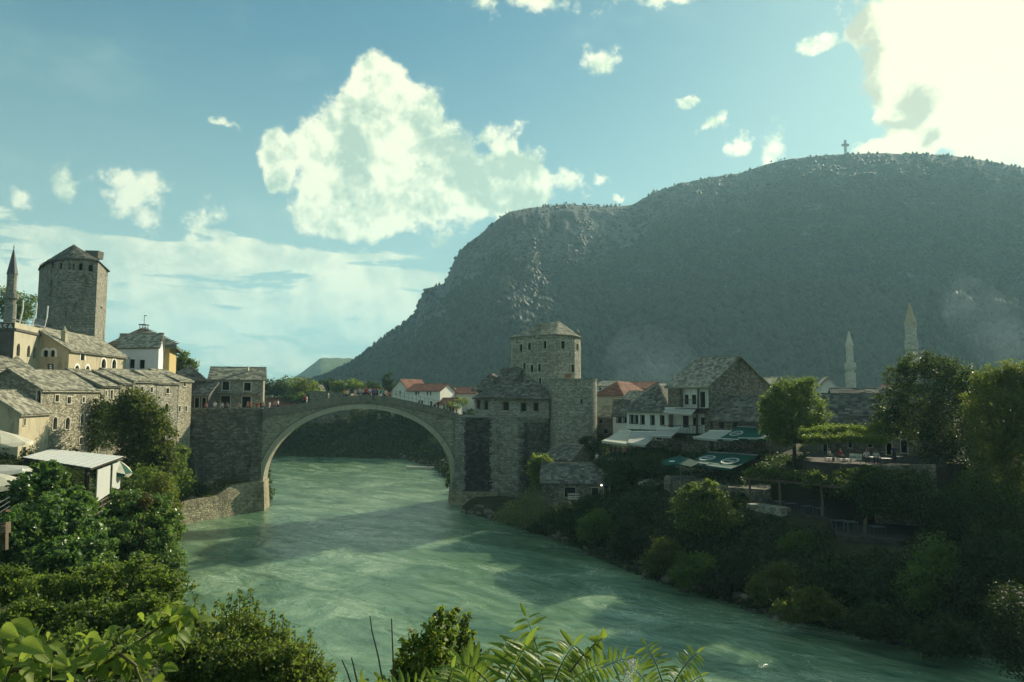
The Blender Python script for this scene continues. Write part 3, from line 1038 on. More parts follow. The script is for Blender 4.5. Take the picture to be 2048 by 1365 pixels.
# the green hill far up the valley
HL = [(430, 800), (540, 786), (575, 762), (600, 748), (640, 718), (652, 716), (690, 717), (730, 719), (760, 724), (850, 745), (1000, 770)]
ha = np.linspace(azel(430, 800)[0], azel(1000, 770)[0], 160)
he = np.interp(ha, [azel(*p)[0] for p in HL], [math.tan(azel(*p)[1]) for p in HL])
ht = np.concatenate([np.linspace(0, 1, 60), np.linspace(1, 1.6, 10)[1:]])
A3, T3 = np.meshgrid(ha, ht, indexing='ij')
R3 = 1500 + 600 * T3
Z3 = 8 + (CAMZ + he[:, None] * 2100 - 8) * np.where(T3 <= 1, np.clip(T3, 0, 1) ** 1.1, 1 - (T3 - 1) * 0.8)
X3, Y3 = R3 * np.sin(A3), R3 * np.cos(A3)
Z3 += fbm(X3 / 90, Y3 / 90, 5, 77) * 16 * np.clip((1 - np.abs(T3 - 0.5) * 1.9), 0, 1) + fbm(X3 / 25, Y3 / 25, 3, 78) * 3
hill = structure(add_obj('hill', grid_mesh('hill', X3, Y3, Z3, hill_mat('far_hill_ground', True))))


# scrub that nobody could count, on the mountain
def scrub_on_mountain(n):
    r = np.random.default_rng(5)
    ai = r.uniform(0, 758, n * 3)
    ti = r.uniform(0, 198, n * 3)
    a, b = ai.astype(int), ti.astype(int)
    t = tt[b]
    cr = crag[a, b]
    dens = 0.30 + 0.7 * smoothstep(-0.25, 0.35, fbm(U2[a, b] / 40.0, t * 9, 4, 91)) - 0.65 * cr * smoothstep(0.55, 0.65, t)
    dens = np.where(fbm(XX[a, b] / 34.0, YY[a, b] / 34.0, 4, 99) > -.05, dens, dens * .15) * (1 - .6 * rockm[a, b])
    dens = dens * (1 - 0.50 * smoothstep(0.55, 0.9, t)) + 0.45 * smoothstep(0.4, 0.0, t)
    ok = r.random(n * 3) < dens
    a, b, ai, ti = a[ok][:n], b[ok][:n], ai[ok][:n], ti[ok][:n]
    fa, fb = (ai - a)[:, None], (ti - b)[:, None]
    S = np.stack([XX, YY, ZZ], -1)
    p = (S[a, b] * (1 - fa) * (1 - fb) + S[a + 1, b] * fa * (1 - fb) + S[a, b + 1] * (1 - fa) * fb + S[a + 1, b + 1] * fa * fb)
    # single bushes and small trees along the skyline
    ks = [int(np.argmin(np.abs(uu - q))) for q in list(r.uniform(960, 1650, 34)) + list(r.normal(1132, 10, 12)) + list(r.normal(1205, 25, 14)) + list(r.normal(1440, 16, 6))]
    p = np.concatenate([p, np.array([S[q, 199] + np.array([r.normal(0, 1), 0, .8]) for q in ks])])
    N = len(p)
    s = np.concatenate([r.uniform(.8, 2.9, N - len(ks)) ** 1.1 * (1 + 0.5 * (tt[b] < 0.3)), r.uniform(.6, 1.9, len(ks)) ** 1.3])
    octa = np.array([(1, 0, 0), (0, 1, 0), (-1, 0, 0), (0, -1, 0), (0, 0, 1.3), (0, 0, -0.6)], float)
    v = octa[None] * s[:, None, None] * r.uniform(0.6, 1.35, (N, 6, 1)) + p[:, None, :] + np.array([0, 0, 0.5]) * s[:, None, None]
    fidx = np.array([(0, 1, 4), (1, 2, 4), (2, 3, 4), (3, 0, 4), (1, 0, 5), (2, 1, 5), (3, 2, 5), (0, 3, 5)])
    q = (fidx[None] + 6 * np.arange(N)[:, None, None]).reshape(-1, 3)
    o = add_obj('scrub', quad_mesh('scrub', v.reshape(-1, 3), q, M['lf_deep']))
    o['kind'] = 'stuff'
    o['label'] = 'dark scrub and low bushes scattered over the slopes of the mountain'
    o['category'] = 'scrub'


scrub_on_mountain(42000)

# ------------------------------------------------------------------ the air over the valley
hb = MB()
hb.box(-5900, 6900, -2400, 6900, -8, 700)
haze = hb.build('haze', [])
haze['kind'] = 'stuff'
hm = bpy.data.materials.new('haze')
hm.use_nodes = True
hm.node_tree.nodes.clear()
_t = NT(hm.node_tree)
_v = _t.n('ShaderNodeVolumePrincipled')
_v.inputs['Color'].default_value = (0.46, 0.81, 0.97, 1)
_v.inputs['Density'].default_value = 0.00020
_v.inputs['Anisotropy'].default_value = 0.22
hm.node_tree.links.new(_v.outputs[0], _t.n('ShaderNodeOutputMaterial').inputs['Volume'])
haze.data.materials.append(hm)
haze['label'] = 'pale haze hanging over the whole valley'

# ------------------------------------------------------------------ building kit
SLATE_ME = []
for _k in range(4):
    _r = random.Random(40 + _k)
    _b = MB()
    j = lambda s: _r.uniform(-s, s)
    x0, x1 = -0.5 + j(.05), 0.5 + j(.05)
    _b.hexa([(x0, 0 + j(.07), 0), (x1, 0 + j(.07), 0), (x1, 1, 0), (x0, 1, 0),
             (x0, 0 + j(.03), 1 + j(.3)), (x1, 0 + j(.03), 1 + j(.3)), (x1, 1, 1), (x0, 1, 1)])
    _me = bpy.data.meshes.new('slate')
    _me.from_pydata(_b.v, [], _b.f)
    SLATE_ME.append(_me)
SLATE_CACHE = {}


def slate_mesh(k, mat):
    key = (k, mat.name)
    if key not in SLATE_CACHE:
        me = SLATE_ME[k].copy()
        me.materials.append(mat)
        SLATE_CACHE[key] = me
    return SLATE_CACHE[key]


def lay_slates(root, roof, planes, mat, w, h, single, seed=1, thick=0.055, name='slate'):
    """slates laid in overlapping courses on every roof plane; singly or, past the limit, as one joined part"""
    rr = random.Random(seed)
    org = ORG[root.name]
    todo = []
    for (A, B, C, D) in planes:
        A, B, C, D = map(Vector, (A, B, C, D))
        nrm = (B - A).cross(D.lerp(C, .5) - A.lerp(B, .5)).normalized()
        ln = (D.lerp(C, .5) - A.lerp(B, .5)).length
        rows = max(1, round(ln / h))
        for r in range(rows):
            f0 = r / rows
            L, R_ = A.lerp(D, f0), B.lerp(C, f0)
            wid = (R_ - L).length
            if wid < w * 0.4:
                continue
            xd = (R_ - L).normalized()
            yd = nrm.cross(xd)
            x = -w * (0.5 if r % 2 else 0.0) + rr.uniform(-.1, .1)
            while x < wid:
                ww = w * rr.uniform(0.75, 1.3)
                xa, xb = max(x, 0), min(x + ww, wid)
                if xb - xa > 0.12:
                    tilt = rr.uniform(0.05, 0.13) * 0.9
                    yy = (yd - nrm * tilt / 1.0).normalized()
                    nn = xd.cross(yy)
                    skew = rr.uniform(-0.035, 0.035)
                    x2 = (xd + yy * skew).normalized()
                    hh = h * rr.uniform(1.30, 1.5)
                    pos = L + xd * (xa + xb) / 2 + nrm * (0.02 + tilt * hh * 0.95) - yd * rr.uniform(0.0, 0.07)
                    m = Matrix(((x2.x * (xb - xa) * 1.0, yy.x * hh, nn.x * thick, pos.x - org.x),
                                (x2.y * (xb - xa) * 1.0, yy.y * hh, nn.y * thick, pos.y - org.y),
                                (x2.z * (xb - xa) * 1.0, yy.z * hh, nn.z * thick, pos.z - org.z), (0, 0, 0, 1)))
                    todo.append(m)
                x += ww
    if single and len(todo) <= 290:
        for i, m in enumerate(todo):
            o = bpy.data.objects.new(name, slate_mesh(i % 4, mat))
            COL.objects.link(o)
            o.parent = roof
            o.matrix_local = m
    elif todo:
        mb = MB()
        for i, m in enumerate(todo):
            k = len(mb.v)
            me = SLATE_ME[i % 4]
            for v in me.vertices:
                p = m @ v.co
                mb.v.append((p.x + org.x, p.y + org.y, p.z + org.z))
            for f in me.polygons:
                mb.f.append(tuple(k + q for q in f.vertices))
                mb.m.append(0)
        o = part(mb, name + 's', mat, root, roof)
        o['kind'] = 'stuff'


class Wall:
    def __init__(s, a, b, z0, z1):
        s.a, s.b = Vector((a[0], a[1], 0)), Vector((b[0], b[1], 0))
        s.z0, s.z1 = z0, z1
        s.L = (s.b - s.a).length
        s.d = (s.b - s.a) / s.L
        s.n = Vector((s.d.y, -s.d.x, 0))
        s.holes = []

    def at(s, u, z, dep=0.0):
        return s.a + s.d * u + Vector((0, 0, z)) - s.n * dep

    def hit(s, u, v):
        r = ray(u, v)
        o = Vector((0, 0, CAMZ))
        dn = r.dot(s.n)
        if dn >= -1e-6:
            return None
        t = (s.a - Vector((0, 0, 0)) - Vector((0, 0, 0)) - Vector((o.x, o.y, 0))).dot(s.n) / dn
        if t <= 0:
            return None
        p = o + r * t
        return (p - s.a).dot(s.d), p.z, t

    def build(s, mb, mi=0, depth=0.28, z1=None):
        us = sorted({0.0, s.L, *[min(max(x, 0), s.L) for h in s.holes for x in (h[0], h[1])]})
        zs = sorted({s.z0, s.z1, *[min(max(z, s.z0), s.z1) for h in s.holes for z in (h[2], h[3])]})
        for i in range(len(us) - 1):
            for j in range(len(zs) - 1):
                cu, cz = (us[i] + us[i + 1]) / 2, (zs[j] + zs[j + 1]) / 2
                if any(h[0] < cu < h[1] and h[2] < cz < h[3] for h in s.holes):
                    continue
                mb.poly([s.at(us[i], zs[j]), s.at(us[i + 1], zs[j]), s.at(us[i + 1], zs[j + 1]), s.at(us[i], zs[j + 1])], mi)
        for (u0, u1, za, zb, st) in s.holes:
            q = depth
            mb.poly([s.at(u0, za), s.at(u0, za, q), s.at(u0, zb, q), s.at(u0, zb)], mi)
            mb.poly([s.at(u1, za, q), s.at(u1, za), s.at(u1, zb), s.at(u1, zb, q)], mi)
            mb.poly([s.at(u0, za, q), s.at(u0, za), s.at(u1, za), s.at(u1, za, q)], mi)
            if st.startswith('arch'):
                pts = arch_pts(u0, u1, zb)
                for side in (0, 1):
                    half = [p for p in pts if (p[0] <= (u0 + u1) / 2 + 1e-6) == (side == 0)]
                    corner = (u0, zb) if side == 0 else (u1, zb)
                    seq = half if side == 0 else half[::-1]
                    for k in range(len(seq) - 1):
                        a, b = seq[k], seq[k + 1]
                        tri = [s.at(*corner, 0), s.at(*a, 0), s.at(*b, 0)]
                        mb.poly(tri if side == 1 else tri[::-1], mi)
                for k in range(len(pts) - 1):
                    mb.poly([s.at(*pts[k], 0), s.at(*pts[k], q), s.at(*pts[k + 1], q), s.at(*pts[k + 1], 0)], mi)
            else:
                mb.poly([s.at(u0, zb), s.at(u0, zb, q), s.at(u1, zb, q), s.at(u1, zb)], mi)


def arch_pts(u0, u1, zb, n=9):
    c, r = (u0 + u1) / 2, (u1 - u0) / 2
    k = 1.15
    return [(c - r * math.cos(math.pi * i / (n - 1)), zb - r * k + r * k * math.sin(math.pi * i / (n - 1))) for i in range(n)]


def add_window(root, wl, hole, trim, pane, frame_w=0.14, proud=0.05, sill=True, shutters=None, bars=False):
    u0, u1, za, zb, st = hole
    mb = MB()

    def wb(a, b, z0, z1, d0, d1):
        p = [wl.at(a, z0, d1), wl.at(b, z0, d1), wl.at(b, z0, d0), wl.at(a, z0, d0)]
        q = [wl.at(a, z1, d1), wl.at(b, z1, d1), wl.at(b, z1, d0), wl.at(a, z1, d0)]
        mb.hexa([p[0], p[1], p[2], p[3], q[0], q[1], q[2], q[3]])
    f = frame_w
    if f > 0:
        top = zb - (u1 - u0) / 2 * 1.15 if st.startswith('arch') else zb
        wb(u0 - f, u0, za, top, -proud, 0.02)
        wb(u1, u1 + f, za, top, -proud, 0.02)
        if st.startswith('arch'):
            pi = arch_pts(u0, u1, zb)
            po = arch_pts(u0 - f, u1 + f, zb + f)
            for k in range(len(pi) - 1):
                a, b, c, d = po[k], po[k + 1], pi[k + 1], pi[k]
                mb.poly([wl.at(*d, -proud), wl.at(*c, -proud), wl.at(*b, -proud), wl.at(*a, -proud)])
                mb.poly([wl.at(*a, -proud), wl.at(*b, -proud), wl.at(*b, 0.02), wl.at(*a, 0.02)])
        else:
            wb(u0 - f, u1 + f, zb, zb + f, -proud, 0.02)
        if sill:
            wb(u0 - f * 1.4, u1 + f * 1.4, za - f * 0.9, za, -proud * 2.2, 0.02)
    if bars:
        c = (u0 + u1) / 2
        wb(c - 0.025, c + 0.025, za, zb - 0.02, 0.12, 0.16)
        zm = (za + zb) / 2
        wb(u0, u1, zm - 0.025, zm + 0.025, 0.125, 0.155)
    w = part(mb, 'door' if st.endswith('door') else 'window', trim, root)
    pb = MB()
    pb.poly([wl.at(u0, za, 0.26), wl.at(u1, za, 0.26), wl.at(u1, zb, 0.26), wl.at(u0, zb, 0.26)])
    part(pb, 'pane' if not st.endswith('door') else 'door_leaf', pane, root, w)
    return w


def building(name, label, plan, z0, z1, wall, roof='gx', rise=2.5, over=0.35, slate='slate', sw=0.46, sh=0.32, single=True, wins=(),
             trim='trim', pane='void', fw=0.12, group=None, cat='house', gable=None, seed=1, apex=None, slates=True, roofmat=None,
             sill=True, bars=False, eave_t=0.14, both=False, rfrac=0.5, wall_name='wall', finish_root=True):
    """plan: corners counter-clockwise from above, the first wall faces the river or the camera"""
    plan = [Vector((p[0], p[1], 0)) for p in plan]
    c = sum(plan, Vector()) / len(plan)
    root = thing(name, label, cat, (c.x, c.y, z0), group)
    n = len(plan)
    walls = [Wall(plan[i], plan[(i + 1) % n], z0, z1) for i in range(n)]
    made = []
    for wn_ in wins:
        u, v, wp, hp, st = wn_[:5]
        best = None
        for wl in walls:
            h = wl.hit(u, v)
            if h and -0.01 < h[0] < wl.L and (best is None or h[2] < best[1][2]):
                best = (wl, h)
        if best is None:
            print('window missed', label, wn_)
            continue
        wl = best[0]
        a, b = wl.hit(u - wp / 2, v)[0], wl.hit(u + wp / 2, v)[0]
        za, zb = wl.hit(u, v + hp / 2)[1], wl.hit(u, v - hp / 2)[1]
        a, b = max(a, 0.12), min(b, wl.L - 0.12)
        za, zb = max(za, z0 + 0.02), min(zb, z1 - 0.1)
        if b - a < 0.1 or zb - za < 0.1:
            print('window too small', label, wn_)
            continue
        hole = (a, b, za, zb, st)
        wl.holes.append(hole)
        made.append((wl, hole))
    mb = MB()
    for wl in walls:
        wl.build(mb)
    planes = []
    gab = gable or wall
    gmb = MB()
    if roof in ('gx', 'gy', 'hip', 'shed'):
        a, b, cc, d = plan
        if roof == 'gy':
            a, b, cc, d = b, cc, d, a           # ridge runs away from the first wall
        up = Vector((0, 0, 1))
        ex, ey = (b - a).normalized(), (d - a).normalized()
        W = (d - a).length
        rf = rfrac
        if roof in ('gx', 'gy'):
            rA, rB = a.lerp(d, rf) + up * (z1 + rise), b.lerp(cc, rf) + up * (z1 + rise)
            slope_f, slope_b = rise / (W * rf), rise / (W * (1 - rf))
            A = a - ex * over - ey * over + up * (z1 - slope_f * over)
            B = b + ex * over - ey * over + up * (z1 - slope_f * over)
            C = cc + ex * over + ey * over + up * (z1 - slope_b * over)
            D = d - ex * over + ey * over + up * (z1 - slope_b * over)
            R1, R2 = rA - ex * over, rB + ex * over
            planes = [(A, B, R2, R1), (C, D, R1, R2)]
            for p, q, r in ((a, rA, d), (b, rB, cc)):
                gmb.poly([p + up * z1, r, q] if p is a else [p + up * z1, q, r]) if False else None
            mb.poly([a + up * z1, rA, d + up * z1])
            mb.poly([cc + up * z1, rB, b + up * z1])
        elif roof == 'shed':
            A = a - ex * over - ey * over + up * z1
            B = b + ex * over - ey * over + up * z1
            C = cc + ex * over + ey * over + up * (z1 + rise)
            D = d - ex * over + ey * over + up * (z1 + rise)
            planes = [(A, B, C, D)]
            mb.poly([a + up * z1, d + up * (z1 + rise), d + up * z1])
            mb.poly([b + up * z1, cc + up * z1, cc + up * (z1 + rise)])
            mb.poly([cc + up * z1, d + up * z1, d + up * (z1 + rise), cc + up * (z1 + rise)])
        else:
            L = (b - a).length
            inset = min(L, W) * 0.5
            m0, m1 = a.lerp(d, .5), b.lerp(cc, .5)
            if L >= W:
                R1 = m0 + ex * inset + up * (z1 + rise)
                R2 = m1 - ex * inset + up * (z1 + rise)
            else:
                R1 = a.lerp(b, .5) + ey * inset + up * (z1 + rise)
                R2 = d.lerp(cc, .5) - ey * inset + up * (z1 + rise)
            sl = rise / inset
            o = [a - ex * over - ey * over, b + ex * over - ey * over, cc + ex * over + ey * over, d - ex * over + ey * over]
            o = [p + up * (z1 - sl * over) for p in o]
            if L >= W:
                planes = [(o[0], o[1], R2, R1), (o[1], o[2], R2, R2), (o[2], o[3], R1, R2), (o[3], o[0], R1, R1)]
            else:
                planes = [(o[0], o[1], R1, R1), (o[1], o[2], R2, R1), (o[2], o[3], R2, R2), (o[3], o[0], R1, R2)]
    elif roof == 'pyramid':
        aps = [Vector(q) for q in apex] if isinstance(apex, list) else [Vector(apex)]
        out = []
        for p in plan:
            d = (p - c).normalized()
            out.append(p + d * over + Vector((0, 0, z1 - 0.05)))
        near_ap = [min(aps, key=lambda q: abs(q.x / q.y - p.x / p.y)) for p in out]
        planes = [(out[i], out[(i + 1) % n], near_ap[(i + 1) % n], near_ap[i]) for i in range(n)]
    elif roof == 'flat':
        mb.poly([p + Vector((0, 0, z1)) for p in plan])
    part(mb, wall_name, M[wall], root)
    rt = None
    if planes:
        rb = MB()
        for (A, B, C, D) in planes:
            nr = (B - A).cross(D.lerp(C, .5) - A.lerp(B, .5)).normalized()
            dn = Vector((0, 0, -eave_t))
            if (C - D).length < 1e-4:
                rb.poly([A, B, C])
                rb.poly([A + dn, C + dn, B + dn])
            else:
                rb.poly([A, B, C, D])
                rb.poly([A + dn, D + dn, C + dn, B + dn])
            rb.poly([A + dn, B + dn, B, A])
            if (C - D).length > 1e-4:
                rb.poly([B + dn, C + dn, C, B])
                rb.poly([D + dn, A + dn, A, D])
        rt = part(rb, 'roof', M[roofmat or slate], root)
        if slates:
            seen = []
            for pl in planes:
                nr = (pl[1] - pl[0]).cross(pl[3].lerp(pl[2], .5) - pl[0].lerp(pl[1], .5))
                if both or nr.dot(Vector((0, 0, CAMZ)) - pl[0]) > -abs(nr.length) * 1.2:
                    seen.append(pl)
            lay_slates(root, rt, seen, M[slate], sw, sh, single, seed)
            if roof in ('gx', 'hip') and (planes[0][2] - planes[0][3]).length > 0.5:
                ridge = MB()
                p, q = planes[0][3], planes[0][2]
                k = max(2, int((q - p).length / 0.6))
                rr = random.Random(seed)
                for i in range(k):
                    s0, s1 = p.lerp(q, i / k), p.lerp(q, (i + 0.97) / k)
                    ridge.bar(s0 + Vector((0, 0, 0.06 + rr.uniform(-.02, .03))), s1 + Vector((0, 0, 0.06 + rr.uniform(-.02, .03))), 0.34, 0.12)
                part(ridge, 'ridge_stones', M[slate], root, rt)
    for wl, hole in made:
        add_window(root, wl, hole, M[trim], M[pane], fw, 0.05, sill, None, bars)
    root['wallcount'] = n
    del root['wallcount']
    return root, rt, walls


def rect(p0, p1, depth):
    """rectangular plan from the front wall p0 -> p1 (left to right seen from outside)"""
    p0, p1 = Vector((p0[0], p0[1], 0)), Vector((p1[0], p1[1], 0))
    d = (p1 - p0).normalized()
    b = Vector((-d.y, d.x, 0))
    return [p0, p1, p1 + b * depth, p0 + b * depth]


def X_at(u, Y):
    return P(u, 790, Y).x


def Z_at(v, Y, u=1024):
    return P(u, v, Y).z


def XY(u, Y, v=790):
    p = P(u, v, Y)
    return (p.x, p.y)


def stack(root, x, y, z0, z1, w, mat='rubble_grey', cap=True, cone=False):
    mb = MB()
    mb.box(x - w / 2, x + w / 2, y - w / 2, y + w / 2, z0, z1)
    if cap:
        mb.box(x - w * .65, x + w * .65, y - w * .65, y + w * .65, z1, z1 + 0.12)
    if cone:
        mb.lathe((x, y, z1 + 0.12), [(w * .6, 0), (w * .3, w * .7), (0.03, w * 1.3)], 6)
    return part(mb, 'chimney', M[mat], root)


def text(root, parent, s, loc, xdir, up, size, mat, name='lettering', ext=0.01, align='CENTER'):
    cu = bpy.data.curves.new(name, 'FONT')
    cu.body = s
    cu.size = size
    cu.align_x = align
    cu.align_y = 'CENTER'
    cu.extrude = ext
    cu.resolution_u = 3
    cu.materials.append(M[mat])
    tmp = bpy.data.objects.new(name, cu)
    COL.objects.link(tmp)
    me = bpy.data.meshes.new_from_object(tmp.evaluated_get(bpy.context.evaluated_depsgraph_get()))
    bpy.data.objects.remove(tmp)
    o = bpy.data.objects.new(name, me)
    COL.objects.link(o)
    o.parent = parent or root
    xd, u = Vector(xdir).normalized(), Vector(up).normalized()
    zz = xd.cross(u).normalized()
    u = zz.cross(xd)
    l = Vector(loc) - ORG[root.name]
    o.matrix_local = Matrix(((xd.x, u.x, zz.x, l.x), (xd.y, u.y, zz.y, l.y), (xd.z, u.z, zz.z, l.z), (0, 0, 0, 1)))
    return o

# ------------------------------------------------------------------ the arched stone bridge
BL, BR = Vector((*XY(531, 105.5), 0)), Vector((*XY(906, 111.0), 0))
BX = (BR - BL).normalized()
BY = Vector((-BX.y, BX.x, 0))          # away from the camera
SPAN = (BR - BL).length
BW = 4.0
bridge = thing('stone_bridge', 'high single-arched pale stone bridge crossing the green river', 'bridge', BL)


def bp(x, y, z):
    return BL + BX * x + BY * y + Vector((0, 0, z))


def bz(u, v):
    """(distance along the bridge, height) of a point of the bridge face"""
    r = ray(u, v)
    t = (BL.x * BY.x + BL.y * BY.y) / (r.x * BY.x + r.y * BY.y)
    p = Vector((0, 0, CAMZ)) + r * t
    return (p - BL).dot(BX), p.z


top_px = [(520, 819.5), (533, 817), (582, 811), (619, 804.5), (654, 798.5), (692, 793), (715, 790.8), (736, 790), (757, 791), (781, 794), (836, 806), (886, 818), (911, 826), (922, 829)]
TOP = [bz(u, v) for u, v in top_px]
zs_l, zs_r = bz(531, 960)[1], bz(905, 962)[1]
ZSP = (zs_l + zs_r) / 2
ZCR = bz(724, 818)[1]


def top_z(x):
    return float(np.interp(x, [p[0] for p in TOP], [p[1] for p in TOP]))


def arch_z(x):
    q = (x - SPAN / 2) / (SPAN / 2)
    return ZSP + (ZCR - ZSP) * math.sqrt(max(0.0, 1 - abs(q) ** 2.05))


RING = 0.74
PAR = 0.95           # parapet height
NS = 64
xs = [SPAN / 2 - SPAN / 2 * math.cos(math.pi * i / NS) for i in range(NS + 1)]
mb = MB()
for y, flip in ((0.0, False), (BW, True)):
    for i in range(NS):
        a, b = xs[i], xs[i + 1]
        q = [bp(a, y, arch_z(a)), bp(b, y, arch_z(b)), bp(b, y, top_z(b) - PAR), bp(a, y, top_z(a) - PAR)]
        mb.poly(q[::-1] if flip else q)
    for a, b in ((-1.2, 0.0), (SPAN, SPAN + 1.2)):
        q = [bp(a, y, -1), bp(b, y, -1), bp(b, y, top_z(b) - PAR), bp(a, y, top_z(a) - PAR)]
        mb.poly(q[::-1] if flip else q)
for i in range(NS):
    a, b = xs[i], xs[i + 1]
    mb.poly([bp(b, 0, arch_z(b)), bp(a, 0, arch_z(a)), bp(a, BW, arch_z(a)), bp(b, BW, arch_z(b))])
for x, s in ((0, 1), (SPAN, -1)):
    q = [bp(x, 0, -1), bp(x, BW, -1), bp(x, BW, ZSP), bp(x, 0, ZSP)]
    mb.poly(q if s > 0 else q[::-1])
part(mb, 'spandrel_wall', M['bridge'], bridge)
# deck of shallow steps
mb = MB()
dx = np.linspace(-1.2, SPAN + 1.2, 60)
for i in range(59):
    z = max(top_z(dx[i]), top_z(dx[i + 1])) - 0.62
    z_ = min(top_z(dx[i]), top_z(dx[i + 1])) - PAR - 0.3
    p = [bp(dx[i], 0.3, z_), bp(dx[i + 1], 0.3, z_), bp(dx[i + 1], BW - .3, z_), bp(dx[i], BW - .3, z_)]
    mb.hexa(p + [q + Vector((0, 0, z - z_)) for q in p])
part(mb, 'deck', M['parapet'], bridge)


def arc_frames(n):
    """points at equal steps along the intrados with their outward normals"""
    fine_x = [SPAN / 2 - SPAN / 2 * math.cos(math.pi * i / 800) for i in range(801)]
    L = [0.0]
    for i in range(800):
        L.append(L[-1] + math.hypot(fine_x[i + 1] - fine_x[i], arch_z(fine_x[i + 1]) - arch_z(fine_x[i])))
    out = []
    for k in range(n + 1):
        s = L[-1] * k / n
        x = float(np.interp(s, L, fine_x))
        z = arch_z(x)
        xa, xb = float(np.interp(max(s - .2, 0), L, fine_x)), float(np.interp(min(s + .2, L[-1]), L, fine_x))
        t = Vector((xb - xa, arch_z(xb) - arch_z(xa))).normalized()
        out.append((x, z, -t.y, t.x))
    return out


NV = 85
FR = arc_frames(NV)
for face in (0, 1):
    ring = MB()
    for k in range(NV):
        (x0, z0, n0, m0), (x1, z1, n1, m1) = FR[k], FR[k + 1]
        g = 0.012
        x0, z0, x1, z1 = x0 + (x1 - x0) * g, z0 + (z1 - z0) * g, x1 - (x1 - x0) * g, z1 - (z1 - z0) * g
        prj = 0.05 + 0.018 * ((k * 7) % 5) / 5
        ya, yb = (-prj, 0.35) if face == 0 else (BW + prj, BW - 0.35)
        rg = RING
        e = 0.015
        pts = [(x0 - n0 * e, z0 - m0 * e), (x1 - n1 * e, z1 - m1 * e), (x1 + n1 * rg, z1 + m1 * rg), (x0 + n0 * rg, z0 + m0 * rg)]
        if face == 0:
            one = MB()
            one.hexa([bp(p[0], ya, p[1]) for p in pts][::-1] + [bp(p[0], yb, p[1]) for p in pts][::-1])
            part(one, 'voussoir', M['vouss'], bridge)
        else:
            ring.hexa([bp(p[0], yb, p[1]) for p in pts][::-1] + [bp(p[0], ya, p[1]) for p in pts][::-1])
    if face:
        part(ring, 'far_arch_ring', M['vouss'], bridge)
# moulding over the ring
mb = MB()
for k in range(NV):
    (x0, z0, n0, m0), (x1, z1, n1, m1) = FR[k], FR[k + 1]
    if max(z0, z1) < ZSP + 1.0:
        continue
    pts = [(x0 + n0 * RING, z0 + m0 * RING), (x1 + n1 * RING, z1 + m1 * RING), (x1 + n1 * (RING + .17), z1 + m1 * (RING + .17)), (x0 + n0 * (RING + .17), z0 + m0 * (RING + .17))]
    mb.hexa([bp(p[0], -0.15, p[1]) for p in pts][::-1] + [bp(p[0], 0.1, p[1]) for p in pts][::-1])
part(mb, 'arch_moulding', M['parapet'], bridge)
# cornice under the parapet and the parapets, slab by slab
for y0, y1 in ((-0.20, 0.16), (BW - .16, BW + .20)):
    mb = MB()
    for i in range(59):
        a, b = dx[i], dx[i + 1]
        za, zb = top_z(a) - PAR, top_z(b) - PAR
        mb.hexa([bp(a, y0, za - .2), bp(b, y0, zb - .2), bp(b, y1, zb - .2), bp(a, y1, za - .2), bp(a, y0, za), bp(b, y0, zb), bp(b, y1, zb), bp(a, y1, za)])
    part(mb, 'cornice', M['parapet'], bridge)
NP = 26
px_ = np.linspace(-1.0, SPAN + 1.0, NP + 1)
for y0 in (-0.10, BW - 0.18):
    for i in range(NP):
        a, b = px_[i] + 0.012, px_[i + 1] - 0.012
        j = 0.02 * ((i * 5) % 3 - 1)
        mb = MB()
        za, zb, m_ = top_z(a), top_z(b), (a + b) / 2
        mb.hexa([bp(a, y0, za - PAR), bp(b, y0, zb - PAR), bp(b, y0 + .28, zb - PAR), bp(a, y0 + .28, za - PAR),
                 bp(a, y0, za + j), bp(b, y0, zb + j), bp(b, y0 + .28, zb + j), bp(a, y0 + .28, za + j)])
        part(mb, 'parapet_slab', M['parapet'], bridge)

# ------------------------------------------------------------------ abutments and quay
def wall_thing(name, label, cat, pts, z0, mat, cap=None, back=3.0, back_dir=None, wall_name='wall', coping=0.0):
    """a thick wall along a line of (x, y, top height) points, left to right seen from outside"""
    c = sum((Vector((p[0], p[1], 0)) for p in pts), Vector()) / len(pts)
    root = thing(name, label, cat, (c.x, c.y, z0))
    mb, cp = MB(), MB()
    for i in range(len(pts) - 1):
        a, b = Vector(pts[i]), Vector(pts[i + 1])
        d = Vector((b.x - a.x, b.y - a.y, 0)).normalized()
        n = Vector((-d.y, d.x, 0)) if back_dir is None else Vector(back_dir).normalized()
        p = [Vector((a.x, a.y, z0)), Vector((b.x, b.y, z0)), Vector((b.x, b.y, z0)) + n * back, Vector((a.x, a.y, z0)) + n * back]
        t = [Vector((a.x, a.y, a.z)), Vector((b.x, b.y, b.z)), Vector((b.x, b.y, b.z)) + n * back, Vector((a.x, a.y, a.z)) + n * back]
        mb.hexa(p + t)
        if coping:
            L = (Vector((b.x, b.y, b.z)) - Vector((a.x, a.y, a.z)))
            k = max(1, int(L.length / 1.1))
            for q in range(k):
                s0, s1 = a + L * (q / k + .006), a + L * ((q + 1) / k - .006)
                o = n * -0.10
                w = n * 0.5
                u = Vector((0, 0, coping))
                e = Vector((0, 0, 0.004))
                cp.hexa([s0 + o + e, s1 + o + e, s1 + w + e, s0 + w + e, s0 + o + u, s1 + o + u, s1 + w + u, s0 + w + u])
    part(mb, wall_name, M[mat], root)
    if coping:
        part(cp, 'coping', M['parapet'], root)
    return root


ZA = Z_at(819, 104, 500)
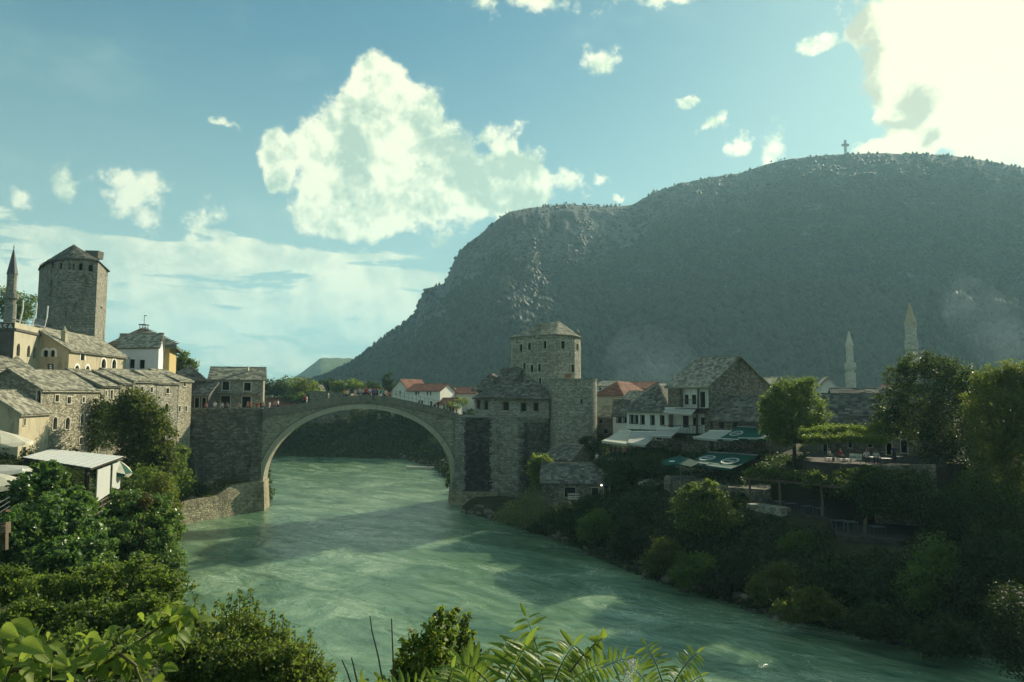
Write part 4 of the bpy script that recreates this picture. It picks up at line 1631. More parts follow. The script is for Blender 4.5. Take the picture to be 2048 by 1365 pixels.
# the tall dark abutment carrying the left end of the bridge
pA = bp(-13.1, -0.45, 0)
pB = bp(-0.35, -0.45, 0)
pW = Vector((*XY(342, 95.5), 0))
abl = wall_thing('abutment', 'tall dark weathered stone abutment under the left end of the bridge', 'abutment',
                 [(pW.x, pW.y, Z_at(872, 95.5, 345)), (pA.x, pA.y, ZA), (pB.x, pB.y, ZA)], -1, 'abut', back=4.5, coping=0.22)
# the sunlit quay below it
quay = thing('quay', 'low sunlit stone quay sloping into the water at the foot of the left abutment', 'quay', (*XY(440, 100), 0))
mb = MB()
q0, q1, q2 = Vector((*XY(352, 92.5), 0)), Vector((*XY(360, 93.2), 0)), Vector((*XY(527, 106.3), 0))
zt = Z_at(961, 106, 527)
zl = Z_at(990, 100, 420)
tops = [(q1, Z_at(1002, 95, 365)), (q1.lerp(q2, .45), zl), (q1.lerp(q2, .62), zt - 0.15), (q2, zt)]
nq = Vector((-(q2 - q1).y, (q2 - q1).x, 0)).normalized()
for i in range(3):
    (a, za), (b, zb) = tops[i], tops[i + 1]
    p = [a - nq * .95, b - nq * .95, b + nq * 9, a + nq * 9]
    mb.hexa([v + Vector((0, 0, -1.5)) for v in p] + [a + Vector((0, 0, za)), b + Vector((0, 0, zb)), b + nq * 9 + Vector((0, 0, zb + .6)), a + nq * 9 + Vector((0, 0, za + .6))])
part(mb, 'wall', M['quay'], quay)
mb = MB()
e = q2 - Vector((0, 0, 0))
mb.hexa([bp(-1.6, -1.1, -1), bp(0.55, -1.1, -1), bp(0.55, BW, -1), bp(-1.6, BW, -1), bp(-1.6, -.75, zt - .05), bp(0.22, -.75, zt - .05), bp(0.22, BW, zt - .05), bp(-1.6, BW, zt - .05)])
part(mb, 'pier_base', M['quay'], quay)

# grass along the top of the quay
r_ = np.random.default_rng(3)
n_ = 2200
s_, w_ = r_.uniform(0.3, 1, n_), r_.uniform(0.1, 3.5, n_)
pts = np.array([tuple(q1.lerp(q2, a) + nq * b) for a, b in zip(s_, w_)])
pts[:, 2] = np.interp(s_, [0, .45, .62, 1], [tops[0][1], zl, zt - .15, zt]) + 0.12 + 0.06 * w_
gr = add_obj('grass', leaf_mesh('grass', pts, np.zeros_like(pts), 0.34, M['lf_olive'], 0.3, 0.1, 0, 4))
gr['kind'] = 'stuff'
gr['label'] = 'dry grass growing along the top of the sunlit quay'
gr['category'] = 'grass'

# right abutment: dark stained face by the arch, pale corner, dark side wall
zR = Z_at(834, 111, 950)
rA = bp(SPAN + 0.25, -0.4, 0)
rB = Vector((*XY(988, 110.6), 0))
rC = Vector((*XY(1036, 108.6), 0))
rD = Vector((*XY(1118, 113.5), 0))
abr = thing('abutment', 'tall pale stone abutment with a black stain under the right end of the bridge', 'abutment', (rB.x, rB.y, -1))
mb = MB()
ins = Vector((2, 8, 0))
ring_ = [rA, rB, rC, rD, rD + Vector((-3, 9, 0)), rA + Vector((1, 9, 0))]
mb.prism([p + Vector((0, 0, -1.5)) for p in ring_], (0, 0, zR + 1.5))
part(mb, 'wall', M['abut2'], abr)


def face_patch(root, name, a, b, u0, u1, v0, v1, mat, prj=0.03, rag=0.4, seed=2):
    """a course-by-course patch of differently coloured stones set a little proud of the wall between a and b"""
    wl = Wall(a, b, 0, 20)
    rr = random.Random(seed)
    mb = MB()
    vs = np.arange(v0, v1, 3.2)
    for v in vs:
        e0, e1 = u0 + rr.uniform(0, 6 * rag), u1 - rr.uniform(0, 6 * rag)
        s0, s1 = wl.hit(e0, v), wl.hit(e1, v)
        z0_, z1_ = wl.hit((e0 + e1) / 2, v + 3.25)[1], s0[1]
        mb.poly([wl.at(s0[0], z0_, -prj), wl.at(s1[0], z0_, -prj), wl.at(s1[0], z1_, -prj), wl.at(s0[0], z1_, -prj)])
    return part(mb, name, M[mat], root)


face_patch(abr, 'stained_stones', rA, rB, 925, 985, 836, 985, 'stain', rag=1.2)
face_patch(abr, 'stained_stones', rC, rD, 1038, 1110, 846, 1010, 'abut', seed=5, rag=2.2)  # darker stones put the shade of this side face into the colour
mb = MB()
mb.hexa([bp(SPAN - .35, -1.1, -1.2), rB + Vector((.9, -1.3, -1.2)), rB + Vector((2.2, 3, -1.2)), bp(SPAN - .35, BW, -1.2),
         bp(SPAN - .1, -.8, Z_at(984, 110, 905)), rB + Vector((.6, -1.0, Z_at(985, 110, 990))), rB + Vector((2, 3, Z_at(985, 110, 990))), bp(SPAN - .1, BW, Z_at(984, 110, 905))])
part(mb, 'pier_base', M['quay'], abr)

# ------------------------------------------------------------------ the houses on the left bank, near to far
FX = lambda Y: -48.6 + (Y - 70) * 0.055      # line of the river fronts


def on_front(u):
    """where the sight line at column u meets the river front"""
    k = (u - 1024) / 1365 / 0.9969
    Y = (-48.6 - 70 * 0.055) / (k - 0.055)
    return (FX(Y), Y)


def row_house(label, u0, u1, v_eave, v_ridge, v_base, wall, wins, depth=7.5, single=True, dx=0.0, **kw):
    a, b = on_front(u0), on_front(u1)
    a, b = (a[0] + dx, a[1]), (b[0] + dx, b[1])
    z1 = Z_at(v_eave[0], a[1], u0)
    plan = rect(a, b, depth)
    rise = max(1.2, Z_at(v_ridge[1], a[1] + 0.2, v_ridge[0]) - z1)
    return building('stone_house', label, plan, Z_at(v_base, a[1], u0) - 2.5, z1, wall, 'gx', rise, 0.25, wins=wins, single=single,
                    group='stone houses in a row above the left bank', cat='house', **kw)


# small tan house, nearest
aS = (-47.2, 63.5)
bS = (X_at(103, 70.5), 70.5)
bS = (-47.6, 70.6)
aS = (X_at(42, 65.2), 65.2)
small_house, rt, _w = building('stone_house', 'small tan plastered house with slit windows, nearest of the left bank row', rect(aS, bS, 6.0), 8.5, Z_at(826, 65.2, 42), 'plaster_tan', 'gx',
                       2.1, 0.3, wins=[(49, 844, 4, 14, 'rect'), (48, 903, 6, 18, 'rect'), (64, 890, 2.6, 14, 'rect'), (75, 888, 2.6, 14, 'rect'), (91, 885, 2.6, 14, 'rect')], fw=0.06, seed=3,
                       group='stone houses in a row above the left bank')
row_house('long three-storey stone house with arched windows and dark gable doorway', 90, 205, (779, 0), (40, 738), 905, 'rubble',
          [(114, 797, 7, 13, 'rect'), (138, 801, 7, 13, 'rect'), (167, 800, 4.5, 10, 'rect'), (191, 802, 4.5, 10, 'rect'),
           (110, 847, 8, 25, 'arch'), (135, 847, 8, 23, 'arch'), (164, 840, 6.5, 23, 'arch'), (188, 838, 6.5, 21, 'arch'), (162, 882, 6, 13, 'rect'), (186, 882, 6, 12, 'rect'),
           (81, 792, 12, 30, 'archdoor')],
          seed=4)
row_house('stone house with narrow upper windows, stepping up behind the tall tree', 207, 243, (771, 0), (143, 739), 880, 'rubble', [(212, 787, 3, 10, 'rect'), (223, 789, 4.5, 16, 'rect')], seed=5, depth=8.5)
row_house('low stone house with a small slate roof, half hidden by the tree', 245, 268, (766, 0), (205, 742), 880, 'rubble', [(256, 782, 4, 8, 'rect')], seed=6, single=False, depth=7)
row_house('stone house with two square windows, right of the tall tree top', 270, 317, (762, 0), (225, 738), 880, 'rubble_grey', [(284, 778, 5, 9, 'rect'), (303, 780, 5, 10, 'rect')], seed=7, depth=8.5)
row_house('grey stone house with one arched window above the bank', 318, 360, (765, 0), (292, 741), 880, 'rubble_grey', [(335, 782, 6, 10, 'rect'), (333, 816, 8, 18, 'arch')], seed=8, depth=6.5, single=False)
row_house('last stone house of the row, against the dark abutment', 361, 387, (761, 0), (314, 739), 880, 'rubble', [(369, 767, 5, 11, 'rect'), (359, 818, 4, 11, 'rect'), (372, 818, 4, 10, 'rect')], seed=9, depth=8.5, single=False)

# dark house with the big slate roof behind the end of the row
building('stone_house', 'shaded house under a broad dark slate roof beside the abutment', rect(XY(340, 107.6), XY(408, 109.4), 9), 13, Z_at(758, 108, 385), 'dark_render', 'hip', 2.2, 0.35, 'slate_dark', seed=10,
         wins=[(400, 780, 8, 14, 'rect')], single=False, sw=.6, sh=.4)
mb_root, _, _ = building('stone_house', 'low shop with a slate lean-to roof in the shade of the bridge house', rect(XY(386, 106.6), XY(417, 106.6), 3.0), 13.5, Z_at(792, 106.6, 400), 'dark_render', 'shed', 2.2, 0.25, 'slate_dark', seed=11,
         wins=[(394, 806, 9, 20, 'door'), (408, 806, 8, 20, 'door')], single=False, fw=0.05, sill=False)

# the two-storey house at the bridge head
bh, _, _w = building('stone_house', 'two-storey stone house with dark shutters at the left end of the bridge', rect(XY(418, 110.5), XY(526, 113.0), 7), 14, Z_at(758, 111, 470), 'rubble_grey', 'gx', 2.0, 0.3, seed=12,
         wins=[(452, 772, 13, 17, 'rect'), (495, 774, 13, 16, 'rect'), (451, 805, 18, 25, 'door'), (493, 806, 17, 25, 'door')], fw=0.16, sw=.55, sh=.36)
mb = MB()
a, b = Vector((*XY(430, 110.3), 0)), Vector((*XY(522, 112.4), 0))
for k in range(9):
    p = a.lerp(b, (k + .02) / 9)
    q = a.lerp(b, (k + .98) / 9)
    zc = Z_at(788, 110.5, 470)
    mb.bar(p + Vector((0, -.5, zc)), q + Vector((0, -.5, zc + .02)), 1.3, 0.12)
part(mb, 'canopy', M['slate_dark'], bh)
stack(bh, X_at(486, 112.5), 114.2, Z_at(742, 114, 486), Z_at(735, 114, 486), 0.35, 'trim')

# ------------------------------------------------------------------ upper left: tower, minaret, inn, yellow hall
tp = [(77, 120), (82, 116.5), (95, 113.5), (115, 111.5), (140, 110.6), (168, 110.8), (194, 112.2)]
plan = [Vector((*XY(u, Y, 570), 0)) for u, Y in tp]
plan += [Vector((*XY(215, 121.5, 570), 0)), Vector((*XY(170, 128, 570), 0)), Vector((*XY(105, 127, 570), 0))]
twr, trt, tw = building('stone_tower', 'tall round-fronted stone tower with a slate cap above the left bank', plan, 16, Z_at(521, 112, 140), 'tower', 'pyramid', 0, 0.35,
                        apex=P(147, 491, 118), slate='slate_dark', sw=.6, sh=.45, single=False, seed=20, cat='tower', fw=0.0,
                        wins=[(87, 532, 5, 11, 'rect'), (105, 531, 5, 12, 'rect'), (122, 532, 5, 11, 'rect'), (141, 533, 7, 13, 'rect'), (147, 534, 3, 13, 'rect'), (161, 534, 8, 13, 'rect'), (182, 537, 9, 13, 'rect'),
                              (203, 616, 4, 3, 'rect')])
mb = MB()
c = P(190, 507, 117)
mb.hexa([c + Vector(q) for q in ((-1.2, -.8, -1), (1, -.8, -1), (1, .8, -1), (-1.2, .8, -1), (-1.2, -.8, .35), (1.1, -.8, .3), (1.1, .8, .3), (-1.2, .8, .35))])
part(mb, 'roof_dormer', M['slate_dark'], twr, trt)


def minaret(label, u, Y, v_tip, v_cone, v_bt, v_bb, v_base, w_sh, w_bal, w_low, mat, cone, zbase=None, group=None):
    s = Y / FPX
    c = Vector((*XY(u, Y, (v_tip + v_base) / 2), 0))
    zf = lambda v: Z_at(v, Y, u)
    zb = zbase if zbase is not None else zf(v_base)
    root = thing('minaret', label, 'minaret', (c.x, c.y, zb), group)
    r = w_sh * s / 2
    mb = MB()
    mb.lathe(c, [(w_low * s / 2, zb), (w_low * s / 2, zf(v_bb) - 1.0), (r, zf(v_bb) - 0.9), (r * 1.1, zf(v_bb) - .3)], 12)
    part(mb, 'lower_shaft', mat, root)
    mb = MB()
    mb.lathe(c, [(r, zf(v_bt) - .5), (r, zf(v_cone)), (r * 1.12, zf(v_cone)), (r * 1.12, zf(v_cone) + .15)], 12)
    part(mb, 'upper_shaft', mat, root)
    mb = MB()
    rb = w_bal * s / 2
    mb.lathe(c, [(r, zf(v_bb) - .5), (rb * .72, zf(v_bb) - .25), (rb * .8, zf(v_bb) + .05), (rb, zf(v_bb) + .35), (rb, zf(v_bt)), (rb * .9, zf(v_bt)), (rb * .9, zf(v_bt) - .8), (r, zf(v_bt) - .8)], 12)
    bal = part(mb, 'balcony', mat, root)
    mb = MB()
    zt_ = zf(v_tip)
    zc = zf(v_cone)
    mb.lathe(c, [(r * 1.15, zc + .15), (r * .62, lerp(zc, zt_, .45)), (r * .16, lerp(zc, zt_, .82)), (0.05, lerp(zc, zt_, .86))], 12)
    part(mb, 'spire', cone, root)
    mb = MB()
    mb.tube([c + Vector((0, 0, lerp(zc, zt_, .85))), c + Vector((0, 0, zt_))], 0.07, 5)
    mb.lathe(c + Vector((0, 0, lerp(zc, zt_, .9))), [(0.02, -.2), (.2, 0), (.02, .2)], 8)
    part(mb, 'finial', M['dark_metal'], root)
    return root, c


minaret('slender stone minaret with a dark lead spire at the far left', 24, 165, 490, 550, 588, 600, 640, 17, 27, 21, M['tower'], plain_mat('lead_spire', (0.075, 0.075, 0.09), 0.5, 0.4), 24)

# the inn with white letters, corner towards the camera
pI = [(-64.2, 78.5), (X_at(22, 80), 80), (X_at(99, 92), 92), (-72, 93.5)]
inn, _, iw = building('terrace_building', 'cream plastered building with arched windows and a railed roof terrace', pI, 14, Z_at(644.5, 80, 22), 'plaster', 'flat', wins=[
    (37, 700, 7, 25, 'arch'), (57.5, 703, 6, 23, 'arch'), (70.5, 706, 6, 23, 'arch'), (84, 707, 8, 24, 'arch')], fw=0.0, seed=22, cat='inn')
mb = MB()
for i, (a, b) in enumerate(((0, 1), (1, 2))):
    wl = iw[a]
    mb.hexa([wl.at(-.1, wl.z1 - 1.0, .05), wl.at(wl.L + .1, wl.z1 - 1.0, .05), wl.at(wl.L + .1, wl.z1 - 1.0, -.18), wl.at(-.1, wl.z1 - 1, -.18)][::-1] +
            [wl.at(-.1, wl.z1 - .72, .05), wl.at(wl.L + .1, wl.z1 - .72, .05), wl.at(wl.L + .1, wl.z1 - .72, -.18), wl.at(-.1, wl.z1 - .72, -.18)][::-1])
part(mb, 'cornice', M['dark_render'], inn)
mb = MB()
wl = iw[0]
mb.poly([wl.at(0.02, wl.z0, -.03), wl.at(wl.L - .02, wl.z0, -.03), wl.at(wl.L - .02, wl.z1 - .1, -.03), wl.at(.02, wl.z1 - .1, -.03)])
part(mb, 'painted_shade_front', M['dark_render'], inn)  # dark sheet over the plaster paints in the shade of this side
s0, z0_, _t0 = wl.hit(11, 655)
text(inn, None, 'ASA', wl.at(s0, z0_, -.06), wl.d, (0, 0, 1), 0.95, 'trim_white')
mb = MB()
wl = iw[1]
for k in range(4):
    u = wl.L * (k + .05) / 3.1
    mb.bar(wl.at(u, wl.z1, .1), wl.at(u, wl.z1 + .35, .1), .06)
mb.bar(wl.at(0, wl.z1 + .33, .1), wl.at(wl.L, wl.z1 + .33, .1), .09)
wl0 = iw[0]
mb.bar(wl0.at(0, wl0.z1 + .33, .1), wl0.at(wl0.L, wl0.z1 + .33, .1), .09)
part(mb, 'railing', M['metal'], inn)
for i, (u0, u1, v1, v0) in enumerate(((38, 47, 600, 647), (63, 74, 606, 652), (87, 96, 612, 658))):
    Yp = (83, 87, 91)[i]
    pol = thing('banner_pole', ('leftmost', 'middle', 'rightmost')[i] + ' of three bent white poles on the inn roof terrace', 'pole', P(u0, v0, Yp), 'white poles on the roof terrace')
    mb = MB()
    m_ = P(lerp(u0, u1, .8), lerp(v0, v1, .52), Yp)
    mb.tube([P(u0, v0 + 4, Yp), m_, P(u1, v1, Yp)], .085, 6)
    part(mb, 'pole', M['trim_white'], pol)
dish = thing('satellite_dish', 'grey satellite dish on the roof terrace of the inn', 'satellite dish', P(80, 655, 90))
mb = MB()
dc = P(79, 647, 90)
ax = Vector((.55, -.8, .25)).normalized()
dx_ = ax.orthogonal().normalized()
dy_ = ax.cross(dx_)
ringp = []
for r, dpt in ((.05, 0), (.4, .06), (.68, .2)):
    ringp.append([dc + (dx_ * math.cos(t) + dy_ * math.sin(t)) * r + ax * dpt for t in [2 * math.pi * k / 14 for k in range(14)]])
for i in range(2):
    for k in range(14):
        k2 = (k + 1) % 14
        mb.poly([ringp[i][k], ringp[i][k2], ringp[i + 1][k2], ringp[i + 1][k]])
part(mb, 'reflector', M['metal'], dish)
mb = MB()
mb.tube([P(80, 657, 90), dc - ax * .1], .05)
mb.tube([dc - dy_ * .6 + ax * .2, dc + ax * .75], .03)
part(mb, 'mount', M['dark_metal'], dish)

# slate-roofed house with white arched surrounds
wh, _, _ = building('plastered_house', 'tan plastered house with white arched window surrounds and slate roof', rect(XY(134, 88), XY(249, 104.5), 8.5), 15, Z_at(699, 88, 134), 'plaster_tan', 'gx', 2.8, 0.35, seed=24, wins=[
    (165, 713, 8, 16, 'arch'), (154, 735, 9, 8, 'arch'), (175, 736, 8, 8, 'arch'), (207, 727, 9, 18, 'arch'), (228, 728, 8, 18, 'arch'), (106, 706, 8, 16, 'arch'), (92, 706, 9, 16, 'arch')], trim='trim_white', fw=0.28, sill=False)
stack(wh, X_at(118, 89), 89.5, Z_at(684, 89, 118), Z_at(664, 89, 118), .55, 'plaster', True, True)
sgn = thing('hanging_sign', 'dark blue shop sign with white print beside the slate-roofed house', 'sign', P(102, 744, 84))
mb = MB()
mb.hexa([P(95, 748, 84), P(108, 748, 84), P(108, 748, 84) + Vector((0, .2, 0)), P(95, 748, 84) + Vector((0, .2, 0)), P(95, 728, 84), P(108, 728, 84), P(108, 728, 84) + Vector((0, .2, 0)), P(95, 728, 84) + Vector((0, .2, 0))])
part(mb, 'board', plain_mat('navy_board', (0.015, 0.02, 0.035), .5, .4), sgn)
mb = MB()
for k in range(4):
    mb.hexa([P(99.5, 732.5 + 3.6 * k, 83.98), P(103.5, 732.5 + 3.6 * k, 83.98), P(103.5, 732.5 + 3.6 * k, 83.95), P(99.5, 732.5 + 3.6 * k, 83.95)][::-1] +
            [P(99.5, 730.6 + 3.6 * k, 83.98), P(103.5, 730.6 + 3.6 * k, 83.98), P(103.5, 730.6 + 3.6 * k, 83.95), P(99.5, 730.6 + 3.6 * k, 83.95)][::-1])
part(mb, 'print', M['paint'], sgn)

building('plastered_house', 'plain bluish white house with slate roof and two dark windows', [XY(232, 108.5), XY(314, 107.5), XY(323.5, 116), XY(243, 117)], 15, Z_at(695, 108, 280), 'bluewhite', 'gx', 2.5, 0.25, seed=26,
         wins=[(264, 728, 11, 18, 'rect'), (284, 729, 11, 18, 'rect')], fw=0.0, sw=.5, sh=.35)
yh, yr, yw = building('yellow_hall', 'yellow hall with deep green eaves and low roof behind the tower', [XY(212, 128), XY(336, 124), XY(350, 136), XY(226, 141)], 15, Z_at(685, 124, 336), 'yellow', 'hip', 3.3, 1.5, slate='slate', seed=27,
                      wins=[(322, 706, 14, 22, 'arch')], fw=.15, single=False, sw=1.0, sh=.7, roofmat='patina', eave_t=.5, trim='plaster_tan', cat='hall')
ant = thing('weather_mast', 'thin antenna mast on a small cupola above the yellow hall roof', 'antenna', P(288, 656, 131))
mb = MB()
c = P(288, 656, 131)
for q in ((-.5, -.5), (.5, -.5), (-.5, .5), (.5, .5)):
    mb.bar(c + Vector((q[0], q[1], -.3)), c + Vector((q[0], q[1], .5)), .1)
mb.box(c.x - .7, c.x + .7, c.y - .7, c.y + .7, c.z + .5, c.z + .65)
part(mb, 'cupola', M['dark_metal'], ant)
mb = MB()
mb.tube([c + Vector((0, 0, .65)), c + Vector((0, 0, 2.5))], .05)
mb.bar(c + Vector((0, 0, 2.35)), c + Vector((.45, 0, 2.35)), .14)
part(mb, 'mast', M['dark_metal'], ant)

# lower plastered house at the left edge and the shed roof in front
building('plastered_house', 'low white house at the left edge with a worn slate roof', rect((-58, 72.5), (-55.5, 79.5), 7), 12, Z_at(742, 74, 5), 'white_old', 'gx', 1.8, .35, seed=28,
         wins=[(23, 737, 9, 12, 'arch')], fw=.15, single=False, trim='trim_white')

# ------------------------------------------------------------------ the fortified tower group right of the bridge
ft = [(1022, 121.0), (1026, 119.4), (1100, 113.9), (1108, 113.7), (1115, 114.0), (1150, 116.8), (1160, 119.2)]
plan = [Vector((*XY(u, Y), 0)) for u, Y in ft] + [Vector((*XY(1162, 125), 0)), Vector((*XY(1120, 129), 0)), Vector((*XY(1050, 129), 0)), Vector((*XY(1024, 125), 0))]
ftw, frt, _ = building('stone_tower', 'many-sided pale stone tower with a pointed slate roof right of the bridge', plan, 12, Z_at(669, 113.8, 1106), 'halebija', 'pyramid', 0, 0.18, apex=[P(1080, 650, 121), P(1118, 644, 120.5)],
                       slate='slate', sw=.55, sh=.38, seed=30, cat='tower', fw=.12, sill=False, trim='trim', wins=[
    (1042, 696, 6, 14, 'rect'), (1059, 693, 6, 14, 'rect'), (1090, 690, 6, 15, 'rect'), (1126, 690, 8, 15, 'rect'), (1154.5, 694, 4.5, 13, 'rect'),
    (1049, 732, 5, 13, 'rect'), (1064, 737, 6, 14, 'rect'), (1079, 736, 6, 15, 'rect'), (1146, 737, 7, 15, 'rect'), (1080, 762, 5, 12, 'rect')], both=True)
stack(ftw, X_at(1077, 115.5), 115.5, Z_at(676, 115.5, 1077), Z_at(651, 115.5, 1077), .9, 'halebija')
stack(ftw, X_at(1156, 119.5), 119.5, Z_at(678, 119, 1156), Z_at(667, 119, 1156), .7, 'halebija', True, True)
mb = MB()
cc = P(1085, 650, 119)
mb.hexa([cc + Vector(q) for q in ((-1.3, -.8, -1), (1.2, -.8, -1), (1.2, .8, -1), (-1.3, .8, -1), (-1.3, -.8, .25), (1.2, -.8, .3), (1.2, .8, .2), (-1.3, .8, .2))])
part(mb, 'roof_dormer', M['slate'], ftw, frt)
mb = MB()
a, b = P(1128, 756, 115.2), P(1142, 755, 115.4)
mb.hexa([a, b, b + Vector((0, .4, 0)), a + Vector((0, .4, 0)), a + Vector((0, 0, .55)), b + Vector((0, 0, .55)), b + Vector((0, .4, .55)), a + Vector((0, .4, .55))])
part(mb, 'red_brick_sill', plain_mat('red_brick', (.24, .10, .06), .85), ftw)

bc = Vector((X_at(1146.5, 112.2), 112.2, 0))
plan = [bc + Vector((math.cos(t_) * 3.85, math.sin(t_) * 3.85, 0)) for t_ in [math.pi + math.pi * k / 18 for k in range(19)]]
plan += [Vector((bc.x + 3.85, 127, 0)), Vector((bc.x - 3.85, 127, 0))]
ztop = Z_at(760, 109.5, 1140)
bast, _, _bw = building('bastion', 'broad round pale stone bastion wrapped round the foot of the pointed-roof tower', plan, 4, ztop, 'halebija', 'flat', wins=[(1163, 803, 3.5, 10, 'rect')], fw=0, cat='bastion', seed=31)
mb = MB()
for wl in _bw[:19]:
    mb.hexa([wl.at(0, ztop, -.1), wl.at(wl.L, ztop, -.1), wl.at(wl.L, ztop, .5), wl.at(0, ztop, .5), wl.at(0, ztop + .18, -.1), wl.at(wl.L, ztop + .18, -.1), wl.at(wl.L, ztop + .18, .5), wl.at(0, ztop + .18, .5)])
part(mb, 'coping', M['halebija'], bast)

# low gatehouse with five windows on the abutment
gp = [Vector((*XY(949, 113.8), 0)), Vector((*XY(989, 112.2), 0)), Vector((*XY(1098, 111.3), 0)), Vector((*XY(1100, 118.5), 0)), Vector((*XY(955, 121), 0))]
zg = Z_at(797, 112, 1000)
gate, grt, _ = building('gatehouse', 'low stone gatehouse with small windows under a hipped slate roof on the right abutment', gp, Z_at(838, 112, 1000), zg, 'halebija', 'flat', seed=32, cat='gatehouse', fw=.13, sill=False, trim='wood',
                       wins=[(957, 810, 5, 16, 'rect'), (972.5, 811, 6, 17, 'rect'), (1012, 813, 10, 16, 'rect'), (1047, 815, 9, 16, 'rect'), (1072, 815, 8, 16, 'rect')])
R1, R2 = P(1006, 762, 116.5), P(1068, 762, 116.0)
o_ = [P(944, 797, 113.3), P(988, 795.5, 111.4), P(1100, 799, 110.6), Vector((*XY(1102, 119), zg)), Vector((*XY(951, 122), zg))]
pl = [(o_[0], o_[1], R1, R1), (o_[1], o_[2], R2, R1), (o_[2], o_[3], R2, R2), (o_[3], o_[4], R1, R2), (o_[4], o_[0], R1, R1)]
rb = MB()
for (A, B, C, D) in pl:
    rb.poly([A, B, C, D] if (C - D).length > 1e-4 else [A, B, C])
    rb.poly([A - Vector((0, 0, .15)), B - Vector((0, 0, .15)), B, A])
grt = part(rb, 'roof', M['slate_dark'], gate)
lay_slates(gate, grt, pl[:2], M['slate_dark'], .55, .36, True, 33)

building('small_pavilion', 'small white-walled pavilion with a flared slate roof behind the gatehouse', rect(XY(955, 121), XY(990, 119.5), 5), 15, Z_at(771, 120, 970), 'white_old', 'hip', 2.0, .8, 'slate_dark', seed=34,
         wins=[(962, 779, 9, 12, 'rect'), (980, 778, 9, 12, 'rect')], trim='dark_wood', fw=.1, single=False, cat='pavilion')
building('roofed_stair', 'slate-roofed stair house between the pavilion and the pointed-roof tower', rect(XY(998, 117.5), XY(1030, 116.2), 5), 15, Z_at(757, 117, 1010), 'halebija', 'gx', 1.9, .5, 'slate_dark', seed=35, single=False, cat='stair house')

# ------------------------------------------------------------------ stone sheds at the foot of the bastion
building('stone_shed', 'small stone shed with gable end below the round bastion', rect(XY(1088, 98), XY(1140, 95.5), 6.5), 4, Z_at(920, 96, 1110), 'bankwall', 'gx', 1.75, .25, 'slate_dark', seed=36, wins=[(1158, 916, 4, 5, 'rect')], fw=.08, cat='shed')
shed2, s2r, _ = building('stone_shed', 'long low stone shed with a dark slate roof above the river bushes', rect(XY(1083, 88), XY(1218, 87), 6), 2.5, Z_at(963, 88, 1150), 'bankwall', 'gx', 2.0, .3, 'slate_dark', seed=37,
         wins=[(1140, 985, 22, 20, 'rect'), (1213, 984, 10, 26, 'door'), (1190, 985, 14, 18, 'rect')], fw=.06, sw=.5, sh=.34, cat='shed')
lamp = thing('bulb', 'tiny lit bulb under the eaves of the long low shed', 'lamp', P(1203, 970, 86.6))
mb = MB()
mb.lathe(P(1203, 971, 86.6), [(.02, -.10), (.10, -.03), (.10, .05), (.03, .12)], 8)
lm, lt = new_mat('lit_bulb')
_e = lt.n('ShaderNodeEmission')
_e.inputs[0].default_value = (1, .95, .8, 1)
_e.inputs[1].default_value = 3.0
finish(lm, lt, _e.outputs[0])
part(mb, 'globe', lm, lamp)
mb = MB()
mb.tube([P(1203, 969.5, 86.6), P(1203, 963, 86.9)], .02, 5)
part(mb, 'cord', M['dark_metal'], lamp)
crate = thing('crate', 'pale slatted crate in the bushes before the long low shed', 'crate', P(1147, 1000, 84.5))
for k in range(3):
    mb = MB()
    z = 0.05 + k * .28
    a = P(1147, 1000, 84.5)
    mb.box(a.x - .7, a.x + .7, a.y - .04, a.y, a.z + z, a.z + z + .16)
    part(mb, 'slat', M['trim'], crate)
for sx in (-.68, 0, .62):
    mb = MB()
    a = P(1147, 1000, 84.5)
    mb.box(a.x + sx, a.x + sx + .06, a.y + .003, a.y + .5, a.z - .3, a.z + .8)
    part(mb, 'post', M['wood'], crate)

building('lean_to', 'small lean-to shelter with a worn grey board roof among the bank bushes', rect(XY(1283, 84), XY(1330, 82), 3), 5, Z_at(970, 83, 1300), 'bankwall', 'shed', .45, .4, 'slate', seed=39, single=False, cat='shelter', sw=.3, sh=1.2)

# ------------------------------------------------------------------ houses on the right bank
bwh, _, _ = building('stone_house', 'old rubble house with one small window beside the bastion', rect(XY(1191, 116), XY(1222, 114), 5), 6, Z_at(832, 115, 1205), 'bankwall', 'gx', 1.5, .3, 'slate', seed=40, wins=[(1202, 843, 8, 9, 'rect'), (1211, 862, 10, 10, 'rect')], fw=.06, single=False)
building('plastered_house', 'narrow white house with brown slate roof left of the white terrace house', [XY(1225, 111), XY(1256, 107.5), XY(1262, 112), XY(1232, 115)], 7, Z_at(829, 109, 1240), 'white', 'gx', 2.2, .3, 'slate_dark', seed=41,
         wins=[(1238, 838, 9, 14, 'rect'), (1250, 838, 7, 14, 'rect')], trim='dark_wood', fw=.1, single=False)
mb_root, _, _ = building('plastered_house', 'long white house with five dark windows and hipped slate roof above the awnings', rect(XY(1253, 103), XY(1336, 98.5), 9), Z_at(860, 100, 1290), Z_at(815, 100, 1290), 'white', 'hip', 3.4, .6, 'slate_dark', seed=42,
         wins=[(1263, 839, 6.5, 17, 'rect'), (1272.5, 839.5, 6, 16, 'rect'), (1285, 840, 7, 17, 'rect'), (1305, 840.5, 7, 18, 'rect'), (1324.5, 841, 7, 18, 'rect')], trim='dark_wood', fw=.07, sw=.5, sh=.36)
building('stone_wall', 'dark stone ground floor under the long white house', rect((XY(1253, 103)[0] + .2, 103.15), (XY(1336, 98.5)[0], 98.75), 8.5), 6, Z_at(860.5, 100, 1290), 'bankwall', 'flat', wins=[(1290, 872, 10, 12, 'rect'), (1318, 873, 12, 14, 'rect')], seed=43, fw=.1, cat='wall')

